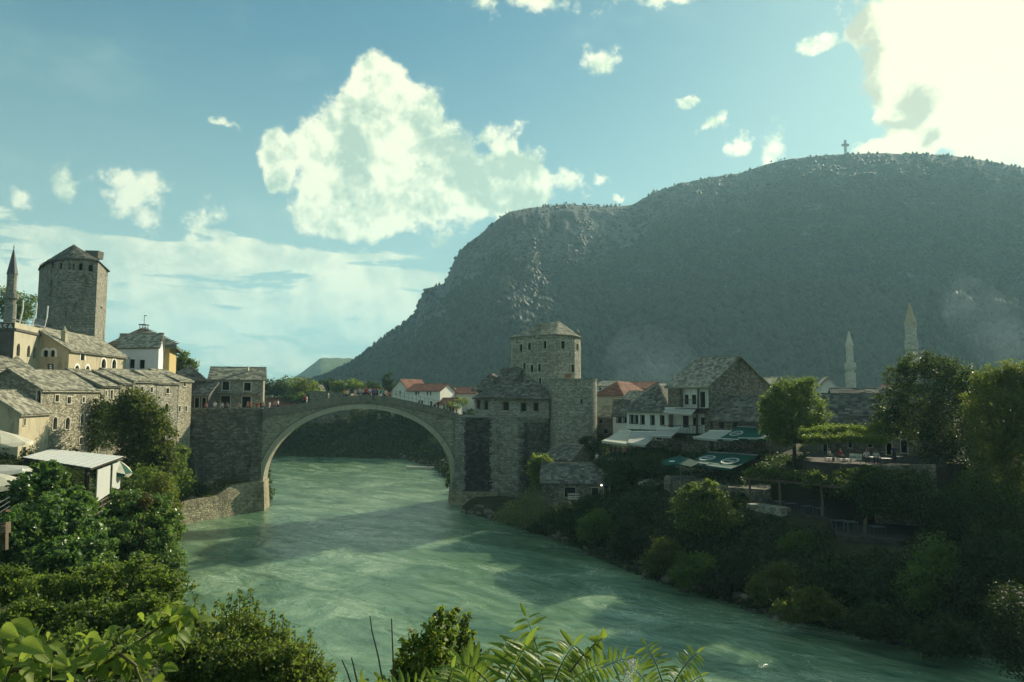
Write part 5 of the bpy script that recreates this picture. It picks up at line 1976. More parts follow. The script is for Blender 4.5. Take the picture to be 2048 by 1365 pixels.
# the tall stone house with the recessed balcony
A, B = Vector((*XY(1336, 97.5), 0)), Vector((*XY(1418, 90.5), 0))
zE = Z_at(771, 92, 1400)
big, bigr, bwl = building('stone_house', 'tall rubble stone house with slate gable roof and recessed white balcony', rect(A, B, 11.5), 6.5, zE, 'bankwall', 'gx', 4.0, .35, 'slate', seed=44, wins=[
    (1389, 797, 58, 39, 'rect'), (1374, 847, 70, 40, 'rect')], fw=0, sw=.5, sh=.36, pane='white_old', sill=False, cat='house', gable='rubble_grey')
fw_ = bwl[0]


def on_wall(wl, u, v, dep=0.0):
    h = wl.hit(u, v)
    return wl.at(h[0], h[1], dep)


def inner_opening(u0, u1, v0, v1, name='window', mat='void'):
    mb = MB()
    h0, h1 = fw_.hit(u0, v1), fw_.hit(u1, v0)
    q = [fw_.at(h0[0], h0[1], .20), fw_.at(h1[0], h0[1], .20), fw_.at(h1[0], h1[1], .20), fw_.at(h0[0], h1[1], .20)]
    b = [p + fw_.n * -.05 for p in q]
    mb.hexa([b[0], b[1], q[1], q[0], b[3], b[2], q[2], q[3]])
    part(mb, name, M[mat], big)


for q in ((1368, 1374, 790, 809), (1382, 1389, 790, 809)):
    inner_opening(*q)
inner_opening(1399, 1407, 784, 815, 'door')
for q in ((1364, 1374, 832, 856), (1384, 1391, 836, 852), (1400, 1407, 836, 850)):
    inner_opening(*q)
for u in (1366, 1397.5):
    mb = MB()
    mb.bar(on_wall(fw_, u, 817, -.12), on_wall(fw_, u, 777, -.12), .22)
    part(mb, 'column', M['wood'], big)
for u in (1345, 1395):
    mb = MB()
    mb.bar(on_wall(fw_, u, 868, -.12), on_wall(fw_, u, 826, -.12), .26)
    part(mb, 'column', M['wood'], big)
for (u0, u1, v) in ((1360, 1418, 818.5), (1336, 1418, 869)):
    mb = MB()
    a, b = on_wall(fw_, u0, v, -.5), on_wall(fw_, u1 - .5, v, -.5)
    mb.bar(a, b, 1.0, .22)
    part(mb, 'balcony_floor', M['dark_wood'], big)
for (u0, u1, va, vb) in ((1360, 1398, 817, 800), (1338, 1414, 867, 851)):
    mb = MB()
    for k in range(13):
        u = lerp(u0, u1, k / 12)
        mb.bar(on_wall(fw_, u, va, -.85), on_wall(fw_, u, vb, -.85), .035)
    mb.bar(on_wall(fw_, u0, vb, -.85), on_wall(fw_, u1, vb, -.85), .07)
    part(mb, 'railing', M['dark_metal'], big)
crest = thing('balcony_sign', 'small white curly sign on the dark balcony rail of the tall stone house', 'sign', on_wall(fw_, 1380, 856, -.9))
mb = MB()
rr = random.Random(4)
o_ = on_wall(fw_, 1380, 856, -.95)
for k in range(5):
    a = o_ + fw_.d * (-.45 + .2 * k) + Vector((0, 0, -.12))
    mb.tube([a, a + fw_.d * .14 + Vector((0, 0, rr.uniform(.15, .3))), a + fw_.d * .26 + Vector((0, 0, rr.uniform(-.05, .1)))], .035, 5)
mb.bar(o_ + fw_.d * -.5 + Vector((0, 0, -.2)), o_ + fw_.d * .55 + Vector((0, 0, -.2)), .06)
part(mb, 'script', M['paint'], crest)

gw_ = bwl[1]
building('stone_house', 'low stone wing with a broad dark slate roof right of the tall gable', rect(XY(1424, 89.5), XY(1530, 84.5), 8), 6.5, Z_at(839, 87, 1470), 'bankwall', 'gx', 2.9, .35, 'slate_dark', seed=45,
         wins=[(1443, 850, 9, 13, 'rect'), (1471, 850, 10, 14, 'rect')], fw=.08, trim='wood', sw=.5, sh=.38)
# big slate roofs right of the round tree
building('stone_house', 'dark stone house under the large steep slate roof behind the vine pergola', rect(XY(1634, 80), XY(1772, 77), 8), 7, Z_at(846, 79, 1690), 'bankwall', 'gx', 3.3, .4, 'slate_dark', seed=46, sw=.5, sh=.34,
         wins=[(1650, 890, 8, 26, 'door'), (1700, 885, 7, 22, 'rect'), (1740, 885, 9, 20, 'rect')], fw=.06)
building('stone_house', 'slate-roofed house behind the steep roof, only its ridge showing', rect(XY(1672, 97), XY(1775, 95), 8), 8, Z_at(800, 96, 1720), 'bankwall', 'gx', 1.6, .4, 'slate_dark', seed=47, sw=.9, sh=.55, single=False)
# stone house with door openings, under the ivy
building('stone_house', 'dim stone front with a dark doorway under the ivy, behind the restaurant tables', rect(XY(1762, 74.5), XY(1905, 71), 9), 7.5, Z_at(822, 73, 1820), 'bankwall', 'gx', 2.2, .3, 'slate_dark', seed=48, sw=.8, single=False,
         wins=[(1778, 898, 10, 24, 'door'), (1808, 893, 12, 26, 'rect'), (1760, 0, 0, 0, 'rect')][:2], fw=.1)

# distant town between the bridge and the mountain
TOWN = 'distant pale houses with red roofs'
building('far_house', 'white two-storey house with red tiled roof behind the bridge rail', rect(XY(815, 208), XY(880, 204), 10), 10, Z_at(781, 206, 850), 'white', 'gx', 2.0, .5, 'redtile', seed=50, single=False, sw=.7, group=TOWN,
         wins=[(832, 786, 4, 8, 'rect'), (837, 786, 3, 8, 'rect'), (855, 787, 3, 8, 'rect'), (861, 787, 3, 8, 'rect'), (838, 806, 4, 9, 'rect'), (844, 806, 4, 9, 'rect'), (862, 808, 4, 11, 'rect'), (870, 808, 4, 11, 'rect')], trim='trim_white', fw=.1)
building('far_house', 'white gabled house left of the white two-storey house behind the bridge', rect(XY(783, 213), XY(818, 210), 11), 10, Z_at(781, 212, 800), 'white', 'gy', 3.4, .4, 'redtile', seed=51, single=False, sw=.7, group=TOWN, wins=[(800, 785, 2.5, 7, 'rect')], fw=.1)
building('far_house', 'pale house with a long red roof and a chimney behind the bridge end', rect(XY(907, 214), XY(953, 211), 9), 10, Z_at(786, 212, 930), 'white_old', 'gx', 1.8, .5, 'redtile', seed=52, single=False, sw=.7, group=TOWN)
building('far_house', 'small gabled cream house between the two red-roofed white houses', rect(XY(886, 215), XY(908, 214), 9), 10, Z_at(789, 214, 896), 'white', 'gy', 1.9, .4, 'redtile', seed=53, single=False, group=TOWN, wins=[(891, 792, 3, 5, 'rect')], fw=.08)
building('far_house', 'low white annex with red roof just above the bridge parapet', rect(XY(878, 203), XY(905, 201), 6), 10, Z_at(808, 202, 890), 'white', 'gx', 1.7, .4, 'redtile', seed=54, single=False, group=TOWN)
building('far_house', 'red-roofed brown house left of the gabled white house', rect(XY(768, 225), XY(795, 223), 9), 10, Z_at(790, 224, 780), 'plaster_tan', 'gx', 1.9, .4, 'redtile', seed=55, single=False, group=TOWN)
building('far_house', 'low house with a long dark red roof left of the bridge crown', rect(XY(532, 205), XY(615, 207), 7), 10, Z_at(811, 206, 570), 'plaster_tan', 'gx', 2.2, .4, 'redtile', seed=56, single=False, group=TOWN, sw=.7)
building('far_house', 'tiny steep-roofed hut among the trees left of the bridge crown', rect(XY(613, 216), XY(628, 215), 6), 11, Z_at(784, 216, 620), 'wood', 'gy', 2.2, .4, 'slate_dark', seed=57, single=False, group=TOWN, cat='hut')
wall_thing('garden_wall', 'long brown garden wall behind the left half of the bridge', 'wall', [(*XY(620, 205), Z_at(782, 205, 620)), (*XY(700, 206), Z_at(785, 206, 700))], 9, 'bankwall', back=.5)
building('far_house', 'large house with a hipped dull red roof right of the bastion', rect(XY(1193, 150), XY(1245, 146), 12), 10, Z_at(788, 148, 1220), 'plaster', 'hip', 2.6, .4, 'redtile', seed=58, single=False, group=TOWN, sw=.9)
building('far_house', 'house with a second red roof directly behind the hipped red roof', rect(XY(1245, 162), XY(1292, 158), 10), 10, Z_at(777, 160, 1270), 'plaster', 'gx', 1.5, .4, 'redtile', seed=59, single=False, group=TOWN)
building('far_house', 'tan gabled house with grey slate roof below the red roofs', rect(XY(1240, 136), XY(1310, 131), 8), 10, Z_at(803, 134, 1270), 'plaster_tan', 'gx', 2.0, .3, 'slate', seed=60, single=False, group=TOWN)
building('far_house', 'white far house left of the hipped red roof', rect(XY(1190, 175), XY(1226, 172), 9), 10, Z_at(772, 173, 1210), 'white_old', 'gx', 1.3, .3, 'slate', seed=61, single=False, group=TOWN, wins=[(1200, 778, 4, 5, 'rect'), (1212, 778, 4, 5, 'rect')], fw=.1)
building('far_house', 'pale low house behind the tall stone gable', rect(XY(1500, 135), XY(1545, 133), 9), 10, Z_at(768, 134, 1520), 'white_old', 'gx', 1.3, .4, 'slate', seed=62, single=False, group=TOWN)
building('far_house', 'sunlit pale roof and dome vent left of the nearer right minaret', rect(XY(1625, 140), XY(1690, 138), 10), 10, Z_at(784, 139, 1650), 'white_old', 'gy', 3.0, .4, 'slate', seed=63, single=False, group=TOWN)

minaret('pale slender minaret standing among roofs before the mountain', 1700, 210, 657, 693, 726, 740, 800, 13.5, 22, 19, M['minaret'], M['trim'], 12, 'right bank minarets')
minaret('taller minaret rising behind the ivy-covered house on the right', 1823, 175, 598, 652, 681, 702, 800, 20.5, 24, 26, M['minaret'], M['plaster_tan'], 12, 'right bank minarets')

# scatter of far roofs nearer the mountain foot
rr = random.Random(77)
for k, (u, Y, wpx, v) in enumerate(((1110, 230, 26, 783), (1325, 190, 30, 786), (1360, 240, 28, 783), (1560, 200, 30, 780), (1480, 230, 26, 783), (980, 230, 22, 785), (1780, 220, 30, 782), (690, 240, 24, 786), (730, 260, 22, 786))):
    building('far_house', ('far pale house half hidden behind the pointed-roof tower', 'far house in the smoke left of the tall stone house', 'far house behind the tall stone roof ridge', 'far house behind the round tree',
                           'far house right of the tall stone house ridge', 'far house behind the small pavilion', 'far house behind the taller right minaret', 'far house behind the crowd on the bridge', 'far house behind the people right of the crown')[k],
             rect(XY(u - wpx / 2, Y), XY(u + wpx / 2, Y - 2), 9), 9, Z_at(v, Y, u), rr.choice(['white_old', 'plaster', 'plaster_tan']), 'gx', 2.0, .4, rr.choice(['redtile', 'slate']), seed=80 + k, single=False, group=TOWN, sw=1.0, sh=.7)

# the cross on the mountain
cx = P(1691, 309, 1262)
cross = thing('hill_cross', 'tall concrete cross on the summit of the mountain', 'cross', cx)
s = 1262 / FPX
mb = MB()
mb.box(cx.x - 1.9 * s, cx.x + 1.9 * s, cx.y - 1.5, cx.y + 1.5, cx.z - 6, Z_at(281, 1262, 1691))
mb.box(cx.x - 7 * s, cx.x + 7 * s, cx.y - 1.45, cx.y + 1.45, Z_at(293, 1262, 1691), Z_at(288.5, 1262, 1691))
part(mb, 'cross', plain_mat('concrete', (.34, .34, .31), .85), cross)

# ------------------------------------------------------------------ awnings, parasols, pergolas
def awning(label, bl, br, fr, fl, mat, name='awning', val=0.28, logo=False, word=None, group=None, bar=True, cat='awning'):
    bl, br, fr, fl = map(Vector, (bl, br, fr, fl))
    c = (bl + br + fr + fl) / 4
    root = thing(name, label, cat, c, group)
    mb = MB()
    n = 6
    for i in range(n):
        a, b = i / n, (i + 1) / n
        sag = lambda q: Vector((0, 0, -0.10 * math.sin(math.pi * q)))
        p = [bl.lerp(fl, a) + sag(a), bl.lerp(fl, b) + sag(b), br.lerp(fr, b) + sag(b), br.lerp(fr, a) + sag(a)]
        mb.poly(p)
        mb.poly([q - Vector((0, 0, .02)) for q in p[::-1]])
    part(mb, 'fabric', M[mat], root)
    mb = MB()
    k = max(6, int((fr - fl).length / .45))
    rr = random.Random(len(label))
    for i in range(k):
        a, b = fl.lerp(fr, i / k), fl.lerp(fr, (i + 1) / k)
        m_ = a.lerp(b, .5)
        mb.poly([a - Vector((0, 0, val * .86)), m_ - Vector((0, 0, val * 1.05)), b - Vector((0, 0, val * .86)), b, a])
    vl = part(mb, 'valance', M[mat], root)
    if bar:
        mb = MB()
        mb.bar(fl + Vector((0, 0, .02)), fr + Vector((0, 0, .02)), .09)
        part(mb, 'front_bar', M['trim_white'], root)
    mb = MB()
    mb.bar(bl + Vector((0, 0, .05)), br + Vector((0, 0, .05)), .14)
    part(mb, 'roller_case', M['trim_white'] if mat != 'greenc' else M['metal'], root)
    for t in (.12, .88):
        mb = MB()
        a, b = bl.lerp(br, t) - Vector((0, 0, .25)), fl.lerp(fr, t) - Vector((0, 0, .06))
        m_ = a.lerp(b, .5) - Vector((0, 0, .18))
        mb.tube([a, m_, b], .035, 5)
        part(mb, 'folding_arm', M['metal'], root)
    if logo:
        ctr = (bl + br) * .21 + (fl + fr) * .29
        ex = (fr - fl).normalized()
        ey = ((bl + br) - (fl + fr)).normalized()
        nn = ex.cross(ey).normalized()
        rx, ry = (fr - fl).length * .29, ((bl + br) / 2 - (fl + fr) / 2).length * .21
        if not isinstance(logo, bool):
            rx, ry = rx * logo, ry * logo
        q = lambda t, k_, h=.09: ctr + ex * (rx * k_ * math.cos(t)) + ey * (ry * k_ * math.sin(t)) + nn * h
        mb = MB()
        for kk, wd in ((1.0, .13), (.80, .06)):
            for i in range(28):
                t0, t1 = 2 * math.pi * i / 28, 2 * math.pi * (i + 1) / 28
                mb.poly([q(t0, kk - wd), q(t0, kk), q(t1, kk), q(t1, kk - wd)])
        for i in range(7):
            x = -.5 + i * .16
            h = .34 if i in (0, 4) else .2
            pt = lambda a, b: ctr + ex * (rx * a) + ey * (ry * b) + nn * .10
            mb.poly([pt(x, -h), pt(x + .06, -h), pt(x + .12, h), pt(x + .06, h)])
            mb.poly([pt(x + .02, -h * .9), pt(x + .15, -h * .5), pt(x + .15, -h * .2), pt(x + .03, -h * .6)])
        part(mb, 'oval_emblem', M['paint'], root)
    if word:
        ex = (fr - fl).normalized()
        text(root, vl, word, (fl + fr) / 2 - Vector((0, 0, val * .5)) + Vector((ex.y, -ex.x, 0)) * .03, ex, (0, 0, 1), val * .85, 'paint')
    return root


AW = 'cream café awnings on the right bank'
awning('leftmost cream awning with a sunlit corner below the long white house', P(1237, 862, 96), P(1262, 862, 95.5), P(1254, 889, 90), P(1203, 882, 90.5), 'cream', group=AW)
awning('middle cream awning, lowest of the three below the long white house', P(1262, 864, 95.5), P(1318, 864, 94), P(1290, 891, 88.8), P(1255, 886, 89.4), 'greyc', group=AW)
awning('highest cream awning of the three below the long white house', P(1314, 858, 95.0), P(1360, 857, 92.5), P(1343, 873, 89), P(1302, 871, 90.5), 'greyc', group=AW)
awning('small pale awning over the balcony of the tall stone house', P(1330, 817, 96.8), P(1393, 817, 91.6), P(1383, 828.5, 89.5), P(1327, 824, 94.5), 'greyc', group=AW)
awning('pale cream awning left of the upper green awnings', P(1418, 862, 88.5), P(1464, 863, 86.5), P(1434, 879, 83), P(1386, 874, 85.5), 'greyc', group=AW)
GA = 'green printed awnings on the right bank'
awning('upper green awning with white oval emblem, beside the cream awning', P(1474, 854, 87), P(1513, 856, 85), P(1477, 879.5, 81), P(1437, 877.5, 82.5), 'greenc', logo=True, word='RESTORAN', group=GA)
awning('upper green awning half covered by the round tree', P(1508, 857, 85.5), P(1542, 859, 84), P(1536, 877.5, 79.5), P(1476, 876.5, 81.5), 'greenc', word='RESTORAN', group=GA)
awning('lower left green canopy with white oval emblem over the terrace', P(1416, 905, 84), P(1467, 908, 82), P(1416, 928.5, 76.5), P(1372, 924, 78), 'greenc', logo=1.05, word='RESTORAN', group=GA)
awning('lower right green canopy with white oval emblem over the terrace', P(1462, 907.5, 82.5), P(1516, 911.5, 80), P(1463, 937.5, 73.5), P(1413, 931, 75.5), 'greenc', logo=1.05, group=GA)


def parasol(label, top, r, h, drop, mats, n=8, pole=True, rot=0.0, group=None, tilt=0.0, square=False):
    """top: tip of the canopy; h: height of the tip above the foot"""
    top = Vector(top)
    root = thing('parasol', label, 'parasol', top - Vector((0, 0, h)), group)
    mb = MB()
    ang = [rot + 2 * math.pi * (k + .5) / n for k in range(n)]
    tl = Matrix.Rotation(tilt, 3, 'Y')
    pt = lambda t, q, z: top + tl @ Vector((math.cos(t) * r * q, math.sin(t) * r * q, -z))
    for k in range(n):
        a, b = ang[k], ang[(k + 1) % n] if k < n - 1 else ang[0] + 2 * math.pi
        mi = k % len(mats)
        mb.poly([pt(a, .5, drop * .42), pt(b, .5, drop * .42), top], mi)
        mb.poly([pt(a, 1, drop), pt(b, 1, drop), pt(b, .5, drop * .42), pt(a, .5, drop * .42)], mi)
        mb.poly([pt(a, 1.0, drop + .24), pt((a + b) / 2, .985, drop + .32), pt(b, 1.0, drop + .24), pt(b, 1, drop), pt(a, 1, drop)], (mi + 1) % len(mats))
    part(mb, 'canopy', [M[m] for m in mats], root)
    mb = MB()
    for k in range(n):
        mb.tube([pt(ang[k], .06, drop * .2), pt(ang[k], .98, drop + .03)], .018, 4)
    part(mb, 'ribs', M['wood'], root)
    mb = MB()
    mb.tube([top + Vector((0, 0, .12)), top - Vector((0, 0, h))], .045, 6)
    part(mb, 'pole', M['metal'], root)
    return root


def patch_on(root, top, r, drop, a, w, mat):
    pass


pz = P(1360, 911.5, 78)
pr = parasol('green café parasol with a white printed panel beside the lower green canopies', pz, 2.15, 2.75, .72, ['greenc'], 4, rot=.35)
mb = MB()
for (u0, u1, v0, v1) in ((1337, 1348, 922.5, 925),):
    q = [P(u0, v1, 76.3), P(u1, v1, 76.3), P(u1 + 2, v0, 76.6), P(u0 + 2, v0, 76.6)]
    mb.poly([p + Vector((0, -.05, .06)) for p in q])
part(mb, 'print', M['paint'], pr)

# the restaurant name board
sb = thing('restaurant_sign', 'white board reading BABILON on two legs at the terrace edge', 'sign', P(1711, 925, 66))
a, b, c, d = P(1699, 918, 66), P(1723.5, 920.5, 65.2), P(1723.5, 909, 65.2), P(1699, 908, 66)
mb = MB()
bk = Vector((.02, .08, 0))
mb.hexa([a, b, b + bk, a + bk, d, c, c + bk, d + bk])
bd = part(mb, 'board', M['trim_white'], sb)
xd = (b - a).normalized()
text(sb, bd, 'BABILON', (a + b + c + d) / 4 + Vector((-.01, -.03, -.05)), xd, (d - a), .25, 'ink')
mb = MB()
mb.poly([a.lerp(d, .82) + xd * .35 + Vector((0, -.02, 0)), b.lerp(c, .82) - xd * .1 + Vector((0, -.02, 0)), b.lerp(c, .95) - xd * .1 + Vector((0, -.02, 0)), a.lerp(d, .95) + xd * .35 + Vector((0, -.02, 0))])
part(mb, 'green_stripe', M['greenprint'], sb)
mb = MB()
for p in (a.lerp(b, .08), a.lerp(b, .92)):
    mb.tube([p + Vector((0, .04, .1)), p + Vector((0, .04, -.55))], .035, 5)
part(mb, 'legs', M['metal'], sb)

# tables
def table(label, u, v, Y, group='metal café tables on the right bank terraces', w=1.0, d=.8, h=.75):
    p = P(u, v, Y)
    root = thing('cafe_table', label, 'table', p - Vector((0, 0, h)), group)
    mb = MB()
    mb.box(p.x - w / 2, p.x + w / 2, p.y - d / 2, p.y + d / 2, p.z - .04, p.z)
    part(mb, 'table_top', M['table'], root)
    for sx in (-1, 1):
        for sy in (-1, 1):
            mb = MB()
            x, y = p.x + sx * (w / 2 - .05), p.y + sy * (d / 2 - .05)
            mb.box(x - .025, x + .025, y - .025, y + .025, p.z - h, p.z - .042)
            part(mb, 'leg', M['table'], root)


def bench_slab(name, label, pts, z, th, mat, kind=True):
    mb = MB()
    pts = [Vector((p[0], p[1], z)) for p in pts]
    mb.prism([p - Vector((0, 0, th)) for p in pts], (0, 0, th))
    o = mb.build(name, M[mat], None, pts[0])
    if kind:
        structure(o)
    return o


T1 = 'metal café tables under the vine pergola'
zt1 = G(1560, 1018, 6.0)
table('metal table just right of the first pergola post', 1518, 995, 71, T1, 1.0)
table('metal table midway between the first two pergola posts', 1534, 997, 70, T1, .9)
table('metal table at the foot of the second pergola post', 1558, 1003, 68.5, T1, .9)
table('metal table between the second and third pergola posts', 1582, 1007, 67, T1, 1.0)
table('metal table left of the third pergola post', 1614, 1012, 65.5, T1, .9)
table('metal table right of the third pergola post', 1638, 1016, 64.5, T1, .9)
T2 = 'metal tables on the lower terrace beside the forked tree'
table('left of the pair of metal tables left of the forked trunk', 1680, 1041, 61.5, T2, 1.2, .8, .9)
table('right of the pair of metal tables left of the forked trunk', 1701, 1043, 60.5, T2, 1.0, .8, .9)
table('lone metal table right of the forked trunk', 1755, 1053, 59.5, T2, 1.1, .8, .9)
table('low turquoise-lit table under the green parasol', 1370, 953, 78, None, 2.4, 1.0, .7)
# terraces they stand on
tz = P(1540, 995, 70).z - .75
bench_slab('upper_terrace', '', [XY(1490, 73), XY(1497, 68.5), XY(1655, 62.5), XY(1700, 66), XY(1700, 74)], tz, 2.2, 'shade_paving')
bench_slab('lower_terrace', '', [XY(1655, 63), XY(1662, 59.5), XY(1790, 57), XY(1850, 60), XY(1840, 66)], P(1690, 1042, 61).z - .9, 1.6, 'shade_paving')
bench_slab('restaurant_terrace', '', [XY(1600, 68), XY(1700, 64.5), XY(1860, 61), XY(1930, 66), XY(1900, 76), XY(1620, 80)], P(1711, 925, 66).z - .05, 1.8, 'shade_paving')
bench_slab('cafe_terrace', '', [XY(1325, 80), XY(1420, 73), XY(1535, 70), XY(1540, 84), XY(1340, 90)], P(1360, 911.5, 78).z - 2.75, 2.0, 'bankwall')
bench_slab('street_terrace', '', [XY(1200, 92), XY(1290, 88), XY(1440, 80), XY(1560, 77), XY(1560, 90), XY(1330, 100), XY(1210, 106)], P(1250, 926, 91).z, 2.5, 'bankwall')
wall_thing('terrace_wall', 'small pale rubble terrace wall below the first pergola posts', 'wall', [(*XY(1487, 68.4), Z_at(1008, 68.4, 1487)), (*XY(1556, 65.2), Z_at(1018, 65.2, 1556))], 2, 'rubble_grey', back=1.5)
wall_thing('terrace_wall', 'low rubble wall below the restaurant tables on the right', 'wall', [(*XY(1740, 62.5), Z_at(932, 62.5, 1740)), (*XY(1865, 60.5), Z_at(930, 60.5, 1865))], 6, 'bankwall', back=.6)
# chairs hinted under the restaurant vines
for i, (u, v, Y) in enumerate(((1662, 916, 68), (1690, 918, 67.5), (1748, 914, 66.5), (1772, 917, 66), (1797, 913, 66.5))):
    table(('leftmost', 'second from the left', 'middle', 'fourth from the left', 'rightmost')[i] + ' of the dark tables behind the white restaurant board', u, v, Y, 'dark tables behind the restaurant board', .9, .9)


def pergola(label, posts, zt, beams, group=None, post_mat='wood', extra=()):
    """posts: list of (u, Y, base z, top z)"""
    p0 = posts[0]
    root = thing('pergola', label, 'pergola', (*XY(p0[0], p0[1]), p0[2]), group)
    for (u, Y, z0, z1) in posts:
        x, y = XY(u, Y)
        mb = MB()
        mb.tube([(x, y, z0), (x + .05, y, (z0 + z1) / 2), (x, y, z1)], [.13, .11, .12], 7)
        part(mb, 'post', M[post_mat], root)
    for (a, b) in beams:
        mb = MB()
        mb.bar(a, b, .14, .18)
        part(mb, 'beam', M[post_mat], root)
    return root


pp = [(1494, 69.3), (1553, 67.0), (1636, 63.8)]
ps = []
for u, Y in pp:
    ps.append((u, Y, tz - .1, Z_at(957 + (u - 1494) * .10, Y, u)))
tops_ = [Vector((*XY(u, Y), z1)) for u, Y, z0, z1 in ps]
bm = [(tops_[0] + Vector((-.6, 0, 0)), tops_[1]), (tops_[1], tops_[2]), (tops_[2], tops_[2] + (tops_[2] - tops_[1]) * .6)]
for k in range(9):
    q = tops_[0].lerp(tops_[2] + (tops_[2] - tops_[1]) * .5, k / 8) + Vector((0, 0, .16))
    bm.append((q + Vector((0, -.5, 0)), q + Vector((1.2, 4.2, .2))))
pergola('timber pergola with rough round posts carrying vines over café tables', ps, 0, bm)

# ------------------------------------------------------------------ left terraces: pavilion, parasols, lamp
zc_ = 12.0
pv = [G(45, 915.5, zc_), G(102, 899, zc_), G(246, 914, zc_), G(182, 937, zc_)]
pav = thing('terrace_pavilion', 'open timber pavilion with a flat white metal roof on the left bank', 'pavilion', (pv[3].x, pv[3].y, 8.6))
mb = MB()
mb.prism([p - Vector((0, 0, .14)) for p in (pv[0], pv[3], pv[2], pv[1])], (0, 0, .14))
rfo = part(mb, 'roof', M['dark_wood'], pav)
ns = 22
for k in range(ns):
    a0, a1 = pv[0].lerp(pv[3], (k + .03) / ns), pv[0].lerp(pv[3], (k + .97) / ns)
    b0, b1 = pv[1].lerp(pv[2], (k + .03) / ns), pv[1].lerp(pv[2], (k + .97) / ns)
    mb = MB()
    u = Vector((0, 0, .012 + .012 * (k % 2)))
    mb.hexa([a0 + Vector((0, 0, .004)), a1 + Vector((0, 0, .004)), b1 + Vector((0, 0, .004)), b0 + Vector((0, 0, .004)), a0 + u + Vector((0, 0, .03)), a1 + u + Vector((0, 0, .03)), b1 + u + Vector((0, 0, .03)), b0 + u + Vector((0, 0, .03))])
    part(mb, 'metal_sheet', M['white_metal'], pav, rfo)
for s_, t_ in ((.04, .05), (.04, .93), (.93, .05), (.94, .94), (.93, .5), (.5, .05)):
    p = pv[0].lerp(pv[3], s_).lerp(pv[1].lerp(pv[2], s_), t_)
    mb = MB()
    mb.bar(p - Vector((0, 0, .14)), p - Vector((0, 0, 4.2)), .24)
    part(mb, 'post', M['dark_wood'], pav)
R0_, R1_ = pv[3].lerp(pv[2], .12), pv[3].lerp(pv[2], .90)
for i, (a, b) in enumerate(((.16, .55), (.62, .90))):
    p, q = pv[3].lerp(pv[2], a), pv[3].lerp(pv[2], b)
    mb = MB()
    dn = Vector((0, 0, -1))
    o_ = Vector((.12, -.05, 0))
    mb.hexa([p + o_ + dn * 2.75, q + o_ + dn * 2.6, q + dn * 2.6, p + dn * 2.75, p + o_ + dn * .3, q + o_ + dn * .3, q + dn * .3, p + dn * .3])
    part(mb, 'roll_screen', M['screen'], pav)
mb = MB()
for z in (2.9, 3.3, 3.7):
    mb.bar(pv[3].lerp(pv[2], .02) - Vector((0, 0, z)), pv[3].lerp(pv[2], .97) - Vector((0, 0, z)), .08)
    mb.bar(pv[3].lerp(pv[0], .02) - Vector((0, 0, z)), pv[3].lerp(pv[0], .97) - Vector((0, 0, z)), .08)
part(mb, 'railing', M['wood'], pav)
mb = MB()
mb.prism([p - Vector((0, 0, 4.3)) for p in (pv[0], pv[3], pv[2], pv[1])], (0, 0, .16))
part(mb, 'floor', M['wood'], pav)
for k in range(3):
    a = pv[0].lerp(pv[3], .70 + k * .08).lerp(pv[1].lerp(pv[2], .7 + k * .08), .12 + .1 * k)
    tb = thing('pavilion_table', ('nearest', 'middle', 'farthest')[k] + ' wooden table under the white pavilion roof', 'table', a - Vector((0, 0, 4.1)), 'tables in the pavilion')
    mb = MB()
    z = a.z - 4.1
    mb.box(a.x - .6, a.x + .6, a.y - .4, a.y + .4, z + .70, z + .75)
    part(mb, 'table_top', M['trim'], tb)
    for sx in (-.5, .5):
        for sy in (-.3, .3):
            mb = MB()
            mb.box(a.x + sx - .03, a.x + sx + .03, a.y + sy - .03, a.y + sy + .03, z, z + .698)
            part(mb, 'leg', M['wood'], tb)

parasol('green and white parasol at the right end of the white pavilion roof', P(238, 921, 60), 1.45, 2.6, .62, ['cream', 'greenc'], 8, tilt=.45)
parasol('large cream parasol at the left edge beside the tan house', P(0, 861, 56), 2.3, 3.0, .95, ['cream'], 8, rot=.3)
parasol('cream parasol with a tasselled rim at the left edge below the pavilion', P(-18, 944, 44), 2.2, 3.0, .75, ['cream'], 8, rot=.1)
parasol('pale parasol showing only its rim at the left edge, above the tasselled one', P(-12, 930, 50), 2.4, 3.0, .3, ['greyc'], 8, rot=.2)
parasol('green and cream striped parasol behind the street lamp', P(52, 946, 50), 1.5, 2.6, .7, ['greenc', 'cream'], 8, rot=.0)
lp = P(43, 985, 46)
sl = thing('street_lamp', 'thin street lamp with a tapered white lantern among the parasols', 'street lamp', lp)
mb = MB()
lt_ = P(43, 955, 46)
mb.tube([lp - Vector((0, 0, 1.5)), lp.lerp(lt_, .5), lt_], [.07, .05, .04], 7)
part(mb, 'post', M['dark_metal'], sl)
mb = MB()
mb.lathe(lt_, [(.09, 0), (.20, .42), (.21, .44), (.06, .56), (.02, .64)], 8)
part(mb, 'lantern', M['trim_white'], sl)
# plank deck with a slanting rail in the lower left corner
dk = thing('viewing_deck', 'dark timber deck with slanting rail cables at the left edge under the bushes', 'deck', P(0, 1085, 30))
for k in range(5):
    mb = MB()
    a, b = P(-40, 1058 + k * 4.5, 30 - k * .25), P(17, 1046 + k * 4.5, 30 - k * .25)
    mb.bar(a, b, .30, .09)
    part(mb, 'plank', M['wood'], dk)
mb = MB()
mb.bar(P(10, 1052, 29.4), P(10, 1100, 29.4), .18)
part(mb, 'post', M['wood'], dk)
for k in range(3):
    mb = MB()
    mb.tube([P(-30, 1045 - k * 11, 30), P(20, 1012 - k * 9, 31)], .02, 5)
    part(mb, 'rail_cable', M['metal'], dk)
b_ = thing('rail', 'reddish wooden rail among the dark leaves near the left edge', 'rail', P(25, 1021, 40))
mb = MB()
mb.bar(P(10, 1022, 40), P(38, 1020, 41), .12)
part(mb, 'bar', plain_mat('red_wood', (.22, .08, .05), .7), b_)
